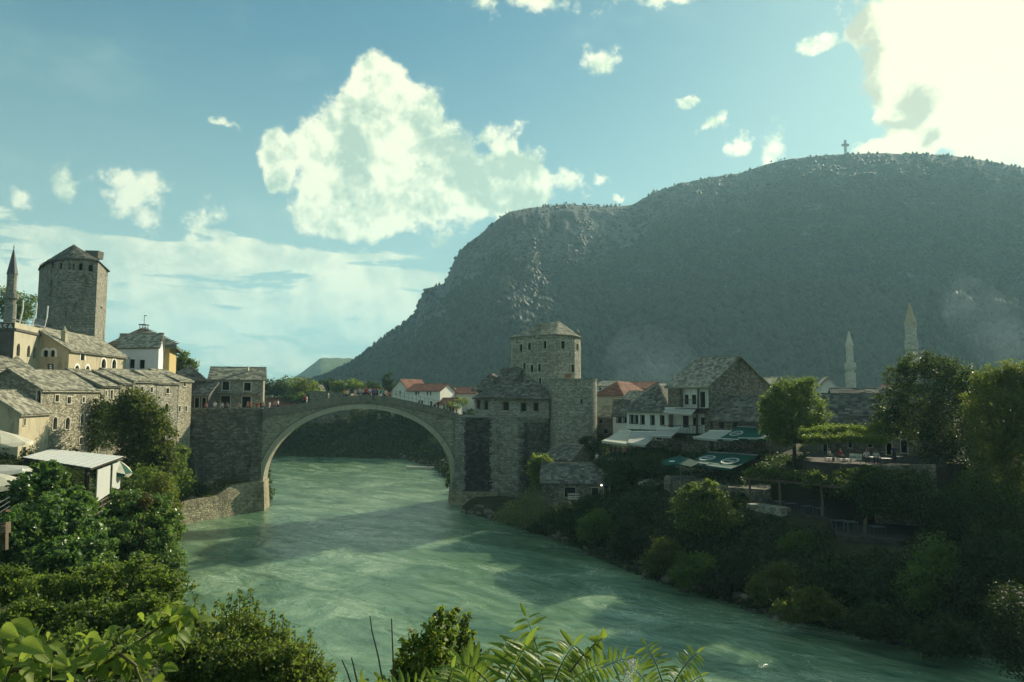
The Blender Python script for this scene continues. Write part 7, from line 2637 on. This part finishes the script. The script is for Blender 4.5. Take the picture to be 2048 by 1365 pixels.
# ------------------------------------------------------------------ people
def person_mesh(pose, seed):
    """one continuous body grown over a posed skeleton"""
    r = random.Random(seed)
    J = {}
    J['pelvis'] = (0, 0, .95); J['waist'] = (0, 0, 1.12); J['chest'] = (0, .01, 1.34); J['neck'] = (0, .01, 1.50)
    J['chin'] = (0, -.02, 1.58); J['head'] = (0, -.01, 1.66); J['crown'] = (0, .01, 1.75)
    for s, n in ((-1, 'l'), (1, 'r')):
        J['sh' + n] = (s * .19, .01, 1.43)
        J['el' + n] = (s * .24, .03, 1.15)
        J['wr' + n] = (s * .22, -.06, .92)
        J['ha' + n] = (s * .21, -.09, .82)
        J['hip' + n] = (s * .10, 0, .90)
        J['kn' + n] = (s * .11, -.02, .50)
        J['an' + n] = (s * .11, .02, .09)
        J['to' + n] = (s * .12, -.13, .04)
    if pose == 'walk':
        J['knl'] = (-.10, -.16, .52); J['anl'] = (-.10, -.20, .10); J['tol'] = (-.10, -.34, .07)
        J['knr'] = (.10, .06, .49); J['anr'] = (.10, .26, .14); J['tor'] = (.10, .15, .05)
        J['ell'] = (-.24, .12, 1.17); J['wrl'] = (-.22, .10, .95); J['hal'] = (-.21, .06, .86)
        J['elr'] = (.24, -.06, 1.16); J['wrr'] = (.21, -.20, 1.0); J['har'] = (.20, -.27, .96)
    elif pose == 'lean':
        J['chest'] = (0, -.14, 1.31); J['neck'] = (0, -.21, 1.45); J['chin'] = (0, -.26, 1.52); J['head'] = (0, -.25, 1.60); J['crown'] = (0, -.23, 1.69)
        for s, n in ((-1, 'l'), (1, 'r')):
            J['sh' + n] = (s * .19, -.17, 1.38); J['el' + n] = (s * .25, -.30, 1.08); J['wr' + n] = (s * .14, -.46, 1.06); J['ha' + n] = (s * .08, -.53, 1.05)
    elif pose == 'photo':
        for s, n in ((-1, 'l'), (1, 'r')):
            J['el' + n] = (s * .30, -.16, 1.30); J['wr' + n] = (s * .12, -.33, 1.52); J['ha' + n] = (s * .06, -.36, 1.60)
    elif pose == 'raise':
        J['elr'] = (.30, -.05, 1.62); J['wrr'] = (.26, -.12, 1.88); J['har'] = (.25, -.14, 1.97)
    elif pose == 'sit':
        for s, n in ((-1, 'l'), (1, 'r')):
            J['hip' + n] = (s * .10, -.02, .92); J['kn' + n] = (s * .13, -.42, .93); J['an' + n] = (s * .13, -.40, .52); J['to' + n] = (s * .13, -.54, .47)
            J['el' + n] = (s * .26, -.05, 1.14); J['wr' + n] = (s * .16, -.28, 1.08); J['ha' + n] = (s * .12, -.36, 1.06)
    E = [('pelvis', 'waist'), ('waist', 'chest'), ('chest', 'neck'), ('neck', 'chin'), ('chin', 'head'), ('head', 'crown')]
    for n in 'lr':
        E += [('chest', 'sh' + n), ('sh' + n, 'el' + n), ('el' + n, 'wr' + n), ('wr' + n, 'ha' + n), ('pelvis', 'hip' + n), ('hip' + n, 'kn' + n), ('kn' + n, 'an' + n), ('an' + n, 'to' + n)]
    R = dict(pelvis=(.155, .115), waist=(.135, .10), chest=(.165, .115), neck=(.055, .055), chin=(.075, .085), head=(.088, .10), crown=(.06, .07), sh=(.07, .07), el=(.045, .045), wr=(.034, .03), ha=(.04, .022), hip=(.095, .095), kn=(.062, .062), an=(.042, .045), to=(.04, .03))
    names = list(J)
    me = bpy.data.meshes.new('person')
    me.from_pydata([J[n] for n in names], [(names.index(a), names.index(b)) for a, b in E], [])
    o = bpy.data.objects.new('person', me)
    COL.objects.link(o)
    o.modifiers.new('skin', 'SKIN')
    for i, n in enumerate(names):
        k = n if n in R else n[:-1]
        me.skin_vertices[0].data[i].radius = R[k]
        me.skin_vertices[0].data[i].use_root = (n == 'pelvis')
    sb_ = o.modifiers.new('sub', 'SUBSURF')
    sb_.levels = sb_.render_levels = 1
    dg = bpy.context.evaluated_depsgraph_get()
    out = bpy.data.meshes.new_from_object(o.evaluated_get(dg))
    bpy.data.objects.remove(o)
    head = Vector(J['head'])
    for n in ('skin', 'hair', 'top', 'legs', 'shoes'):
        out.materials.append(bpy.data.materials.get('tmp_' + n) or bpy.data.materials.new('tmp_' + n))
    P_ = {n: Vector(J[n]) for n in names}
    for f in out.polygons:
        c = f.center
        f.use_smooth = True
        d, near = min(((c - (P_[a].lerp(P_[b], t))).length, (a, b, t)) for a, b in E for t in (.15, .5, .85))
        a, b, t = near
        key = b.rstrip('lr') if b[-1] in 'lr' and b not in ('pelvis',) else b
        if b in ('head', 'crown') or b == 'chin':
            m = 1 if (c.z > head.z + .035 or c.y > head.y + .035) and b != 'chin' else 0
        elif b == 'neck':
            m = 0 if t > .6 else 2
        elif b[:2] in ('wr', 'ha'):
            m = 0
        elif b[:2] == 'el':
            m = 2 if t < .8 else 0
        elif b[:2] == 'sh' or b in ('waist', 'chest'):
            m = 2
        elif b[:2] == 'to':
            m = 4
        else:
            m = 3
        f.material_index = m
    return out


POSES = {p: person_mesh(p, i) for i, p in enumerate(('stand', 'walk', 'lean', 'photo', 'raise', 'sit'))}
CL = {'white': (.72, .70, .66), 'yellow': (.70, .46, .03), 'red': (.42, .03, .03), 'blue': (.04, .09, .35), 'teal': (.03, .33, .26), 'black': (.015, .015, .018), 'grey': (.24, .24, .25), 'pink': (.55, .25, .25),
      'beige': (.45, .37, .26), 'navy': (.02, .03, .08), 'denim': (.06, .09, .16), 'brown': (.12, .07, .04), 'pale': (.52, .55, .60), 'skin': (.42, .24, .16), 'orange': (.6, .2, .04)}
CM = {k: plain_mat('cloth_' + k if k != 'skin' else 'skin', c, .8, .2, .15) for k, c in CL.items()}
HAIR = [plain_mat('hair_dark', (.02, .015, .012), .6), plain_mat('hair_brown', (.09, .05, .025), .6), plain_mat('hair_fair', (.30, .21, .10), .6)]


def person(label, loc, pose='stand', face=0.0, top='white', legs='denim', hair=0, scale=1.0, group=None):
    """face: heading in radians, 0 looks towards the camera"""
    o = bpy.data.objects.new('person', POSES[pose])
    COL.objects.link(o)
    o.location = loc
    o.rotation_euler = (0, 0, face)
    o.scale = (scale,) * 3
    for i, m in enumerate((CM['skin'], HAIR[hair], CM[top], CM[legs], CM['black'])):
        o.material_slots[i].link = 'OBJECT'
        o.material_slots[i].material = m
    return tag(o, label, 'person', group)


def on_bridge(u, depth=0.75):
    """foot point on the bridge deck behind the near parapet"""
    x = bz(u, 800)[0]
    p = bp(x, depth, 0)
    k = (u - 1024) / 1365
    return bp(x + (k * depth * .9), depth, top_z(min(max(x, -1), SPAN + 1)) - 0.60)


rr = random.Random(9)
GC = 'people crowding the crown of the bridge'
crowd = [(690, 'photo', 'yellow', 'denim', 'person in a bright yellow jacket, leftmost of the crowd on the bridge crown'), (696, 'stand', 'white', 'navy', 'person in white just right of the yellow jacket'),
         (698.5, 'raise', 'grey', 'black', 'person in grey with one arm raised beside the yellow jacket'), (713, 'stand', 'pale', 'beige', 'person in pale clothes starting the dense part of the crowd'),
         (718, 'lean', 'beige', 'denim', 'person in beige leaning on the parapet in the crowd'), (722, 'photo', 'white', 'grey', 'person in white taking a photograph from the crowd'),
         (727, 'lean', 'white', 'denim', 'person in white leaning over the parapet left of the red shirts'), (731, 'stand', 'grey', 'black', 'person in grey left of the red shirts'),
         (734, 'lean', 'red', 'denim', 'person in red leaning on the parapet, left one of the red shirts'), (738, 'stand', 'red', 'navy', 'taller person in red, right one of the red shirts'),
         (742, 'stand', 'white', 'brown', 'person in a white top between the red and blue shirts'), (747, 'lean', 'blue', 'denim', 'person in blue leaning forward right of the red shirts'),
         (752, 'stand', 'blue', 'navy', 'tall person in blue near the middle of the crowd'), (756, 'photo', 'navy', 'black', 'person in navy taking a photograph right of the blue shirts'),
         (760, 'raise', 'white', 'beige', 'person in white with a raised arm right of the blue shirts'), (764, 'lean', 'teal', 'white', 'person in a teal shirt leaning on the parapet'),
         (768, 'stand', 'teal', 'denim', 'person in a teal shirt standing upright'), (772, 'stand', 'white', 'black', 'person in white, second from the right of the crowd'), (776, 'stand', 'pink', 'beige', 'person in pink, rightmost of the crowd on the crown')]
for i, (u, pose, top, legs, lab) in enumerate(crowd):
    person(lab, on_bridge(u, .62 if pose in ('lean', 'photo') else rr.uniform(.8, 1.6)), pose, rr.uniform(-.4, .4), top, legs, i % 3, rr.uniform(.94, 1.06), GC)
GL = 'people walking over the bridge'
walkers = [(541, 'walk', 'white', 'white', 'person in white walking up past the left end of the bridge'), (554, 'stand', 'pink', 'denim', 'left of two people standing together on the lower left bridge'), (559, 'walk', 'white', 'navy', 'right of two people standing together on the lower left bridge'),
           (612, 'walk', 'red', 'black', 'person in red on the left slope of the bridge'), (617, 'stand', 'white', 'white', 'person all in white on the left slope of the bridge'), (660, 'stand', 'white', 'beige', 'lone person in white halfway up to the crowd'),
           (872, 'walk', 'white', 'black', 'person in white walking down the right slope of the bridge'), (880, 'walk', 'black', 'brown', 'person in black just right of the white walker on the right slope'),
           (892, 'walk', 'navy', 'black', 'first of the dark-clad group at the right end of the bridge'), (897, 'stand', 'black', 'navy', 'second of the dark-clad group at the right end of the bridge'),
           (904, 'walk', 'brown', 'black', 'person in brown among the dark-clad group on the bridge'), (910, 'stand', 'navy', 'navy', 'tall navy-clad person near the gatehouse end of the bridge'), (916, 'walk', 'red', 'black', 'person in dark red at the gatehouse end of the bridge')]
for i, (u, pose, top, legs, lab) in enumerate(walkers):
    person(lab, on_bridge(u, rr.uniform(.7, 1.8)), pose, rr.choice([-1.5, 1.5, 0.3]), top, legs, i % 3, rr.uniform(.92, 1.05), GL)
# thin rail on the right slope of the bridge
rl = thing('bridge_rail', 'thin iron rail with tall posts along the right slope of the bridge', 'rail', bp(bz(790, 795)[0], BW - .3, 15))
xa, xb = bz(785, 795)[0], bz(893, 820)[0]
for k in range(14):
    x = lerp(xa, xb, k / 13)
    mb = MB()
    mb.tube([bp(x, BW - .32, top_z(x) - .1), bp(x, BW - .32, top_z(x) + 1.15)], .022, 5)
    part(mb, 'post', M['dark_metal'], rl)
for h in (.55, 1.1):
    mb = MB()
    mb.tube([bp(lerp(xa, xb, k / 10), BW - .32, top_z(lerp(xa, xb, k / 10)) + h) for k in range(11)], .018, 5)
    part(mb, 'rail_bar', M['dark_metal'], rl)
GP = 'people behind the parapet of the left abutment'
for i, (u, pose, top, legs, lab) in enumerate(((411, 'lean', 'pink', 'denim', 'person in pink at the parapet, farthest left by the shop'), (428, 'stand', 'white', 'denim', 'person in white before the wall left of the first big shutter'), (443, 'stand', 'pale', 'black', 'person in pale grey in front of the left shuttered door'),
        (455, 'lean', 'grey', 'black', 'person in grey at the right side of the left shuttered door'), (477, 'lean', 'beige', 'denim', 'person bending over the parapet between the two shuttered doors'), (494, 'stand', 'pink', 'navy', 'person in pink in front of the right shuttered door'),
        (499, 'stand', 'orange', 'black', 'person in orange at the right shuttered door'), (512, 'stand', 'red', 'denim', 'person in red right of the right shuttered door'), (521, 'stand', 'black', 'black', 'person in black at the corner where the bridge starts'), (525, 'walk', 'beige', 'denim', 'person in beige where the bridge starts'))):
    x = bz(u, 818)[0]
    person(lab, bp(x, rr.uniform(.35, .9), ZA - .55 if pose != 'lean' else ZA - .6), pose, rr.uniform(-.5, .5), top, legs, i % 3, rr.uniform(.94, 1.05), GP)
# the walk they stand on
wk = MB()
wk.hexa([bp(-13, -.2, ZA - 1.4), bp(-.8, -.2, ZA - 1.4), bp(-.8, 6, ZA - 1.4), bp(-13, 6, ZA - 1.4), bp(-13, -.2, ZA - .57), bp(-.8, -.2, ZA - .57), bp(-.8, 6, ZA - .57), bp(-13, 6, ZA - .57)])
GT = 'guests on the right bank terraces'
for i, (u, v, Y, pose, top, lab) in enumerate(((1222, 900, 92, 'stand', 'black', 'person in black under the leftmost cream awning'), (1230, 901, 91.5, 'stand', 'navy', 'person in navy, second under the leftmost cream awning'), (1239, 901, 91, 'stand', 'brown', 'person in brown under the leftmost cream awning'),
        (1249, 902, 90.5, 'stand', 'pink', 'person in pink, rightmost under the leftmost cream awning'), (1194, 916, 93, 'stand', 'white', 'person in white by the bastion foot'), (1658, 912, 67, 'sit', 'white', 'guest in white seated at the left end of the restaurant terrace'),
        (1680, 912, 66.8, 'sit', 'red', 'guest in red seated left of the white board'), (1733, 912, 65.5, 'sit', 'pale', 'guest in pale clothes seated right of the white board'), (1752, 908, 65, 'sit', 'white', 'guest in a white shirt at the dark table right of the board'),
        (1788, 905, 65, 'stand', 'navy', 'waiter in navy standing at the right of the restaurant terrace'))):
    p = P(u, v, Y)
    person(lab, (p.x, p.y, p.z - 1.05 if pose == 'stand' else P(1711, 925, 66).z - .05 - .42), pose, rr.uniform(-.8, .8), top, 'black', i % 3, 1.0, GT)
for i, (u, lab) in enumerate(((855, 'person in dark clothes sitting in the near tour boat, left one'), (870, 'person in dark clothes sitting in the near tour boat, right one'))):
    p = P(u, 934, 163)
    person(lab, (p.x, p.y, -.05), 'sit', .5, 'black', 'black', 0, 1.0, 'passengers of the near tour boat')
pb_ = pv[3].lerp(pv[1], .35) - Vector((0, 0, 4.1))
person('waiter in a white shirt under the white pavilion roof', pb_, 'stand', .4, 'white', 'black', 0, 1.0)
person('guest in a blue shirt under the white pavilion roof', pb_ + Vector((1.1, .4, 0)), 'stand', -.6, 'blue', 'denim', 1, 1.0)
structure(wk.build('walkway', M['parapet'], None, bp(-6, 3, ZA)))

# ------------------------------------------------------------------ plants right in front of the viewpoint
def leaf_blade(name, wfun, n=7, fold=.10, droop=.18, wave=.03, seed=0):
    """unit leaf along +y with a midrib fold, built from strips"""
    r = random.Random(seed)
    v, f = [], []
    for i in range(n + 1):
        t = i / n
        w = wfun(t)
        z = -droop * t * t
        wv = r.uniform(-wave, wave)
        v += [(-w, t - .06 * w, z + fold * w * 2 + wv), (-w * .5, t - .02 * w, z + fold * w), (0, t, z), (w * .5, t - .02 * w, z + fold * w), (w, t - .06 * w, z + fold * w * 2 - wv)]
    for i in range(n):
        for k in range(4):
            a = i * 5 + k
            f.append((a, a + 1, a + 6, a + 5))
    me = bpy.data.meshes.new(name)
    me.from_pydata(v, [], f)
    me.polygons.foreach_set('use_smooth', [True] * len(f))
    me.update()
    return me


heart = lambda t: max(.004, .345 * math.sin(math.pi * min(1, t * .93 + .07)) ** .75 * (1 - .45 * t) * 1.25)
lance = lambda t: max(.003, .130 * math.sin(math.pi * min(1, .06 + t * .94)) ** .8 * (1 - .35 * t) * 1.2)
HEARTS = [leaf_blade('leaf', heart, 7, .16, .22 + .08 * k, .025, k) for k in range(5)]
LANCES = [leaf_blade('leaflet', lance, 6, .15, .16 + .1 * k, .012, 20 + k) for k in range(4)]
for me in HEARTS:
    me.materials.append(M['lf_big'])
for me in LANCES:
    me.materials.append(M['lf_frond'])


def set_leaf(me, name, root, base, tip, facing, scale=1.0, roll=0.0):
    base, tip = Vector(base), Vector(tip)
    y = tip - base
    L = y.length * scale
    y.normalize()
    z = (Vector(facing) - y * Vector(facing).dot(y)).normalized()
    x = y.cross(z)
    if roll:
        q = Matrix.Rotation(roll, 3, y)
        x, z = q @ x, q @ z
    l = base - ORG[root.name]
    o = bpy.data.objects.new(name, me)
    COL.objects.link(o)
    o.parent = root
    o.matrix_local = Matrix(((x.x * L, y.x * L, z.x * L, l.x), (x.y * L, y.y * L, z.y * L, l.y), (x.z * L, y.z * L, z.z * L, l.z), (0, 0, 0, 1)))
    return o


rr = random.Random(12)


def broad_plant(label, stems, leaves, fill, Y, seed):
    rr = random.Random(seed)
    p0 = P(stems[0][0][0], stems[0][0][1], Y)
    root = thing('broad_leaf_plant', label, 'plant', p0)
    pl = []
    for st in stems:
        pts = [P(u, v, Y + rr.uniform(-.1, .1)) for u, v in st]
        pl.append(pts)
        mb = MB()
        mb.tube(pts, [.014 * (1 - .6 * i / len(pts)) for i in range(len(pts))], 6)
        part(mb, 'stem', M['gstem'], root, smooth=True)
    allp = [(a.lerp(b, t)) for pts in pl for a, b in zip(pts[:-1], pts[1:]) for t in (0, .25, .5, .75)]
    for i, (u0, v0, u1, v1) in enumerate(leaves):
        dy = rr.uniform(-.22, .10)
        a, b = P(u0, v0, Y + dy), P(u1, v1, Y + dy + rr.uniform(-.09, .06))
        face = Vector((rr.uniform(-.3, .6), rr.uniform(-1.0, .1), rr.uniform(.5, 1.0)))
        set_leaf(HEARTS[i % 5], 'leaf', root, a, b, face, rr.uniform(.85, 1.05), rr.uniform(-.35, .35))
        q = min(allp, key=lambda p: (p - a).length)
        if .01 < (q - a).length < .35:
            mb = MB()
            mb.tube([q, q.lerp(a, .5) + Vector((0, 0, .01)), a], .0035, 4)
            part(mb, 'petiole', M['gstem'], root)
    for i in range(fill):
        q = rr.choice(allp) + Vector((rr.gauss(0, .07), rr.uniform(-.05, .22), rr.gauss(-.03, .06)))
        L = rr.uniform(.07, .15)
        d = Vector((rr.uniform(-1, 1), rr.uniform(-.8, .5), rr.uniform(-.8, .35))).normalized()
        set_leaf(HEARTS[i % 5], 'leaf', root, q, q + d * L, (rr.uniform(-.5, .5), rr.uniform(-.9, .3), rr.uniform(.4, 1)), 1.0)


L1 = [(345, 1221, 396, 1259), (321, 1226, 297, 1252), (333, 1234, 333, 1214), (236, 1254, 203, 1268), (245, 1264, 251, 1243), (273, 1260, 250, 1284), (326, 1245, 374, 1263), (357, 1266, 388, 1281), (340, 1270, 358, 1293), (300, 1264, 330, 1282),
      (268, 1286, 311, 1314), (282, 1306, 302, 1341), (224, 1280, 207, 1300), (218, 1301, 162, 1322), (230, 1318, 275, 1348), (258, 1324, 285, 1355), (248, 1338, 260, 1366), (175, 1290, 150, 1298), (300, 1245, 268, 1262), (318, 1240, 300, 1228),
      (206, 1312, 188, 1340), (196, 1330, 216, 1362), (180, 1345, 150, 1360), (262, 1272, 240, 1262), (244, 1296, 222, 1318), (360, 1232, 340, 1250)]
broad_plant('large heart-leaved plant reaching up right across the lower left corner', [[(120, 1390), (180, 1345), (240, 1308), (300, 1268), (345, 1236), (366, 1222)], [(240, 1308), (270, 1330), (285, 1375)], [(200, 1335), (180, 1300), (172, 1290)]], L1, 110, 5.4, 61)
L2 = [(17, 1250, 67, 1273), (3, 1256, 30, 1271), (0, 1278, 22, 1296), (14, 1294, 46, 1310), (44, 1284, 74, 1297), (72, 1298, 108, 1324), (112, 1314, 138, 1329), (26, 1334, 70, 1318), (42, 1340, 78, 1362), (0, 1330, 18, 1362), (102, 1360, 136, 1352), (90, 1328, 103, 1352),
      (8, 1318, 28, 1326), (60, 1306, 30, 1322), (84, 1340, 60, 1336), (0, 1296, 20, 1306), (120, 1340, 150, 1336), (150, 1352, 168, 1364)]
broad_plant('cluster of heart-shaped leaves in the very corner at lower left', [[(-10, 1400), (20, 1345), (40, 1300), (50, 1280)], [(20, 1345), (80, 1320), (110, 1312)], [(-20, 1330), (0, 1290), (12, 1256)]], L2, 70, 5.0, 62)


def frond(root, base, mid, tip, n, length, width=1.0, spread=1.0, seed=0, side_tip=True):
    """feathered leaf: a midrib with paired leaflets, each one a part"""
    rr = random.Random(seed)
    base, mid, tip = Vector(base), Vector(mid), Vector(tip)
    cv = lambda t: base * (1 - t) ** 2 + mid * 2 * t * (1 - t) + tip * t * t
    mb = MB()
    mb.tube([cv(k / 10) for k in range(11)], [.008 * (1 - .75 * k / 10) for k in range(11)], 5)
    part(mb, 'midrib', M['gstem'], root, smooth=True)
    view = Vector((0, 0, CAMZ)) - base
    view.normalize()
    n = int(n * 1.2)
    for k in range(n):
        t = .16 + .84 * (k + .5) / n
        p = cv(t)
        ax = (cv(min(1, t + .03)) - cv(t - .03)).normalized()
        sd_ = ax.cross(view).normalized()
        L = length * (1 - .5 * abs(t - .45) ** 1.2) * rr.uniform(.7, 1.15)
        for s in (-1, 1):
            d = (sd_ * s * spread + ax * (.12 + .38 * t) + Vector((0, rr.uniform(-.25, .15), rr.uniform(-.5, -.02)))).normalized()
            f = view * rr.uniform(.2, 1) + Vector((rr.uniform(-.3, .3), 0, rr.uniform(.5, 1.1)))
            set_leaf(LANCES[(k + (s > 0)) % 4], 'leaflet', root, p + d * .008, p + d * L, f, 1.0, rr.uniform(-.3, .3))
    set_leaf(LANCES[0], 'leaflet', root, tip, tip + (cv(1) - cv(.93)).normalized() * length * .7, view + Vector((0, 0, .6)), 1.0)


def fr(label, specs, Y=5.6, seed=0):
    p0 = P(*specs[0][0], Y)
    root = thing('feather_leaved_plant', label, 'plant', p0, 'feather-leaved plants along the bottom edge')
    for i, (b, m_, t, n, ln) in enumerate(specs):
        dy = .12 * (i % 3)
        frond(root, P(*b, Y + dy), P(*m_, Y + dy - .05), P(*t, Y + dy - .12), n, ln, seed=seed + i)


fr('feathery plant with broad bright fronds left of the middle of the bottom edge', [((1003, 1380), (1030, 1330), (1052, 1290), 9, .26), ((990, 1380), (940, 1320), (915, 1330), 7, .22), ((975, 1385), (960, 1350), (925, 1352), 6, .2)], 5.5, 101)
fr('tallest feathery stem with sparse leaflets rising over the river', [((1090, 1385), (1080, 1300), (1052, 1232), 8, .17), ((1088, 1385), (1078, 1320), (1040, 1300), 6, .2)], 5.7, 111)
fr('feathery plant with narrow crowded leaflets right of the tallest stem', [((1105, 1375), (1122, 1320), (1148, 1290), 12, .19), ((1110, 1385), (1150, 1350), (1195, 1330), 9, .17), ((1135, 1380), (1190, 1335), (1250, 1318), 10, .15)], 5.6, 121)
fr('feathery plant at the right end of the row', [((1328, 1380), (1318, 1330), (1292, 1292), 9, .14), ((1340, 1380), (1365, 1330), (1394, 1306), 9, .13), ((1300, 1385), (1285, 1345), (1262, 1338), 6, .13), ((1350, 1385), (1385, 1362), (1402, 1352), 6, .12)], 5.9, 131)
fr('low feathery fronds behind the lobed shrub at the bottom edge', [((880, 1400), (900, 1360), (905, 1335), 6, .16), ((840, 1400), (870, 1372), (905, 1358), 6, .15), ((770, 1400), (800, 1375), (850, 1362), 5, .14)], 5.2, 141)

# twig with a few rounded leaves
tw_ = thing('twig', 'thin twig with a few rounded yellow-green leaves above the feathery plants', 'twig', P(1140, 1345, 5.4))
mb = MB()
mb.tube([P(1140, 1345, 5.4), P(1165, 1312, 5.4), P(1190, 1288, 5.4), P(1206, 1276, 5.4)], [.008, .006, .005, .003], 5)
part(mb, 'stem', M['stem'], tw_)
for i, (a, b, c, d) in enumerate(((1204, 1277, 1208, 1262), (1192, 1285, 1206, 1296), (1186, 1290, 1200, 1308), (1180, 1296, 1172, 1308), (1198, 1282, 1186, 1276), (1170, 1306, 1184, 1318))):
    set_leaf(HEARTS[i % 5], 'leaf', tw_, P(a, b, 5.4), P(c, d, 5.35), (.2, -.8, .5), 1.1)

# bare stalks
for i, (pts, lab) in enumerate((([(772, 1400), (757, 1315), (744, 1262), (740, 1232)], 'bent bare brown stalk, left of the two tall bare stalks'), ([(790, 1400), (786, 1310), (783, 1237)], 'straight bare brown stalk, right of the two tall bare stalks'),
                                ([(712, 1400), (695, 1345), (684, 1320)], 'short thin bare stalk leaning left at the bottom edge'), ([(718, 1380), (708, 1335), (703, 1315)], 'short thin bare stalk next to the leaning one'))):
    st = thing('stalk', lab, 'stalk', P(*pts[0], 5.6), 'bare stalks at the bottom edge')
    mb = MB()
    pp_ = [P(u, v, 5.6) for u, v in pts]
    mb.tube(pp_, [.0075 * (1 - .6 * k / len(pp_)) for k in range(len(pp_))], 5)
    part(mb, 'stem', M['stem'], st)
# yellowed grass blades
gb = thing('grass_tuft', 'tuft of yellowing broad grass blades at the foot of the bare stalks', 'grass', P(745, 1385, 5.3))
for i, (b, m_, t) in enumerate((((735, 1400), (722, 1345), (738, 1362)), ((745, 1400), (760, 1330), (772, 1362)), ((760, 1400), (772, 1335), (782, 1370)), ((728, 1400), (720, 1350), (724, 1338)), ((770, 1400), (762, 1352), (748, 1345)))):
    mb = MB()
    a, c, d = P(*b, 5.3), P(*m_, 5.25), P(*t, 5.2)
    prev = None
    for k in range(9):
        s = k / 8
        p = a * (1 - s) ** 2 + c * 2 * s * (1 - s) + d * s * s
        w = Vector((.019 * (1 - s) ** .6 + .001, .006, .004))
        if prev:
            mb.poly([prev[0], prev[1], p + w, p - w])
        prev = (p - w, p + w)
    part(mb, 'blade', M['lf_bright'], gb)

# lobed dark shrub with reddish side
rr = random.Random(5)
it = [(862 + (u - 875) * .45, 1420, u, v, 6.5 + rr.uniform(-.25, .25)) for u, v in ((880, 1214), (868, 1232), (893, 1226), (910, 1222), (936, 1226), (930, 1246), (852, 1252), (826, 1258), (834, 1280), (808, 1278), (800, 1300), (792, 1318), (858, 1270), (882, 1262), (905, 1256), (944, 1262),
                                                                                             (872, 1300), (840, 1310), (900, 1300), (922, 1290), (818, 1335), (950, 1290), (790, 1345), (860, 1330), (888, 1335), (935, 1325), (915, 1330), (810, 1310), (955, 1315))]
shoots('lobed_shrub', 'dense shrub of small lobed leaves with a yellow tip, bottom centre', it, M['lf_turn'], .066, 450, .10, .0040, .007)
plant('dark_shrub', 'dark leafy core low behind the lobed shrub at the bottom edge', 'shrub', [lob(868, 1330, 6.7, 50, 40), lob(915, 1335, 6.7, 40, 40), lob(870, 1290, 6.8, 34, 30)], 3200, .06, M['lf_mid'], 455, base=tuple(P(880, 1420, 6.6)), part_name='foliage', sigma=.1, clump=20)
plant('yellow_bloom', 'small yellow tuft of leaves at the tip of the lobed shrub', 'shrub', [lob(914, 1221, 6.4, 7, 7)], 60, .05, M['lf_bright'], 456, base=tuple(P(914, 1240, 6.4)), part_name='foliage')
plant('reddish_shrub', 'reddish-brown leafy spray on the right side of the lobed shrub', 'shrub', [lob(942, 1310, 6.7, 18, 26), lob(955, 1330, 6.7, 12, 22)], 420, .06, M['red_lf'], 451, base=tuple(P(940, 1400, 6.7)), trunk=.012, part_name='foliage')
plant('white_flower', 'airy spray of tiny white flowers among the feathery plants at right', 'flower', [lob(1256, 1345, 5.8, 16, 22), lob(1262, 1325, 5.8, 8, 14)], 420, .014, M['trim_white'], 452, base=tuple(P(1256, 1400, 5.8)), trunk=.006, part_name='blossoms', bark='gstem', sigma=.3)


# ------------------------------------------------------------------ smoke from the town
def smoke(label, pts, dens, seed):
    mb = MB()
    P0 = [Vector(p[:3]) for p in pts]
    mb.tube(P0, [p[3] for p in pts], 14)
    c = P0[0]
    o = mb.build('smoke', [], None, c)
    m, t = new_mat('smoke')
    cc = t.n('ShaderNodeTexCoord').outputs['Object']
    n = t.noise(cc, 0.055, 4, .6, .8)
    v = t.n('ShaderNodeVolumePrincipled')
    v.inputs['Color'].default_value = (.62, .85, .95, 1)
    v.inputs['Anisotropy'].default_value = .3
    t.put(v.inputs['Density'], t.math('MULTIPLY', t.smooth(n, .36, .85), dens))
    oo = t.n('ShaderNodeOutputMaterial')
    m.node_tree.links.new(v.outputs[0], oo.inputs['Volume'])
    o.data.materials.append(m)
    o['kind'] = 'stuff'
    o['label'] = label
    o['category'] = 'smoke'


def col(u, v, Y, r):
    p = P(u, v, Y)
    return (p.x, p.y, p.z, r)


smoke('thin blue smoke drifting up right behind the great trees', [col(2120, 800, 320, 9), col(2070, 745, 325, 12), col(2030, 705, 330, 14), col(1995, 668, 338, 15), col(1960, 632, 345, 15), col(1925, 598, 352, 13), col(1895, 560, 360, 8)], .0065, 1)
smoke('thin smoke hanging over the roofs left of the tall stone house', [col(1300, 800, 300, 16), col(1290, 765, 300, 22), col(1310, 735, 305, 24), col(1335, 700, 310, 16)], .006, 2)
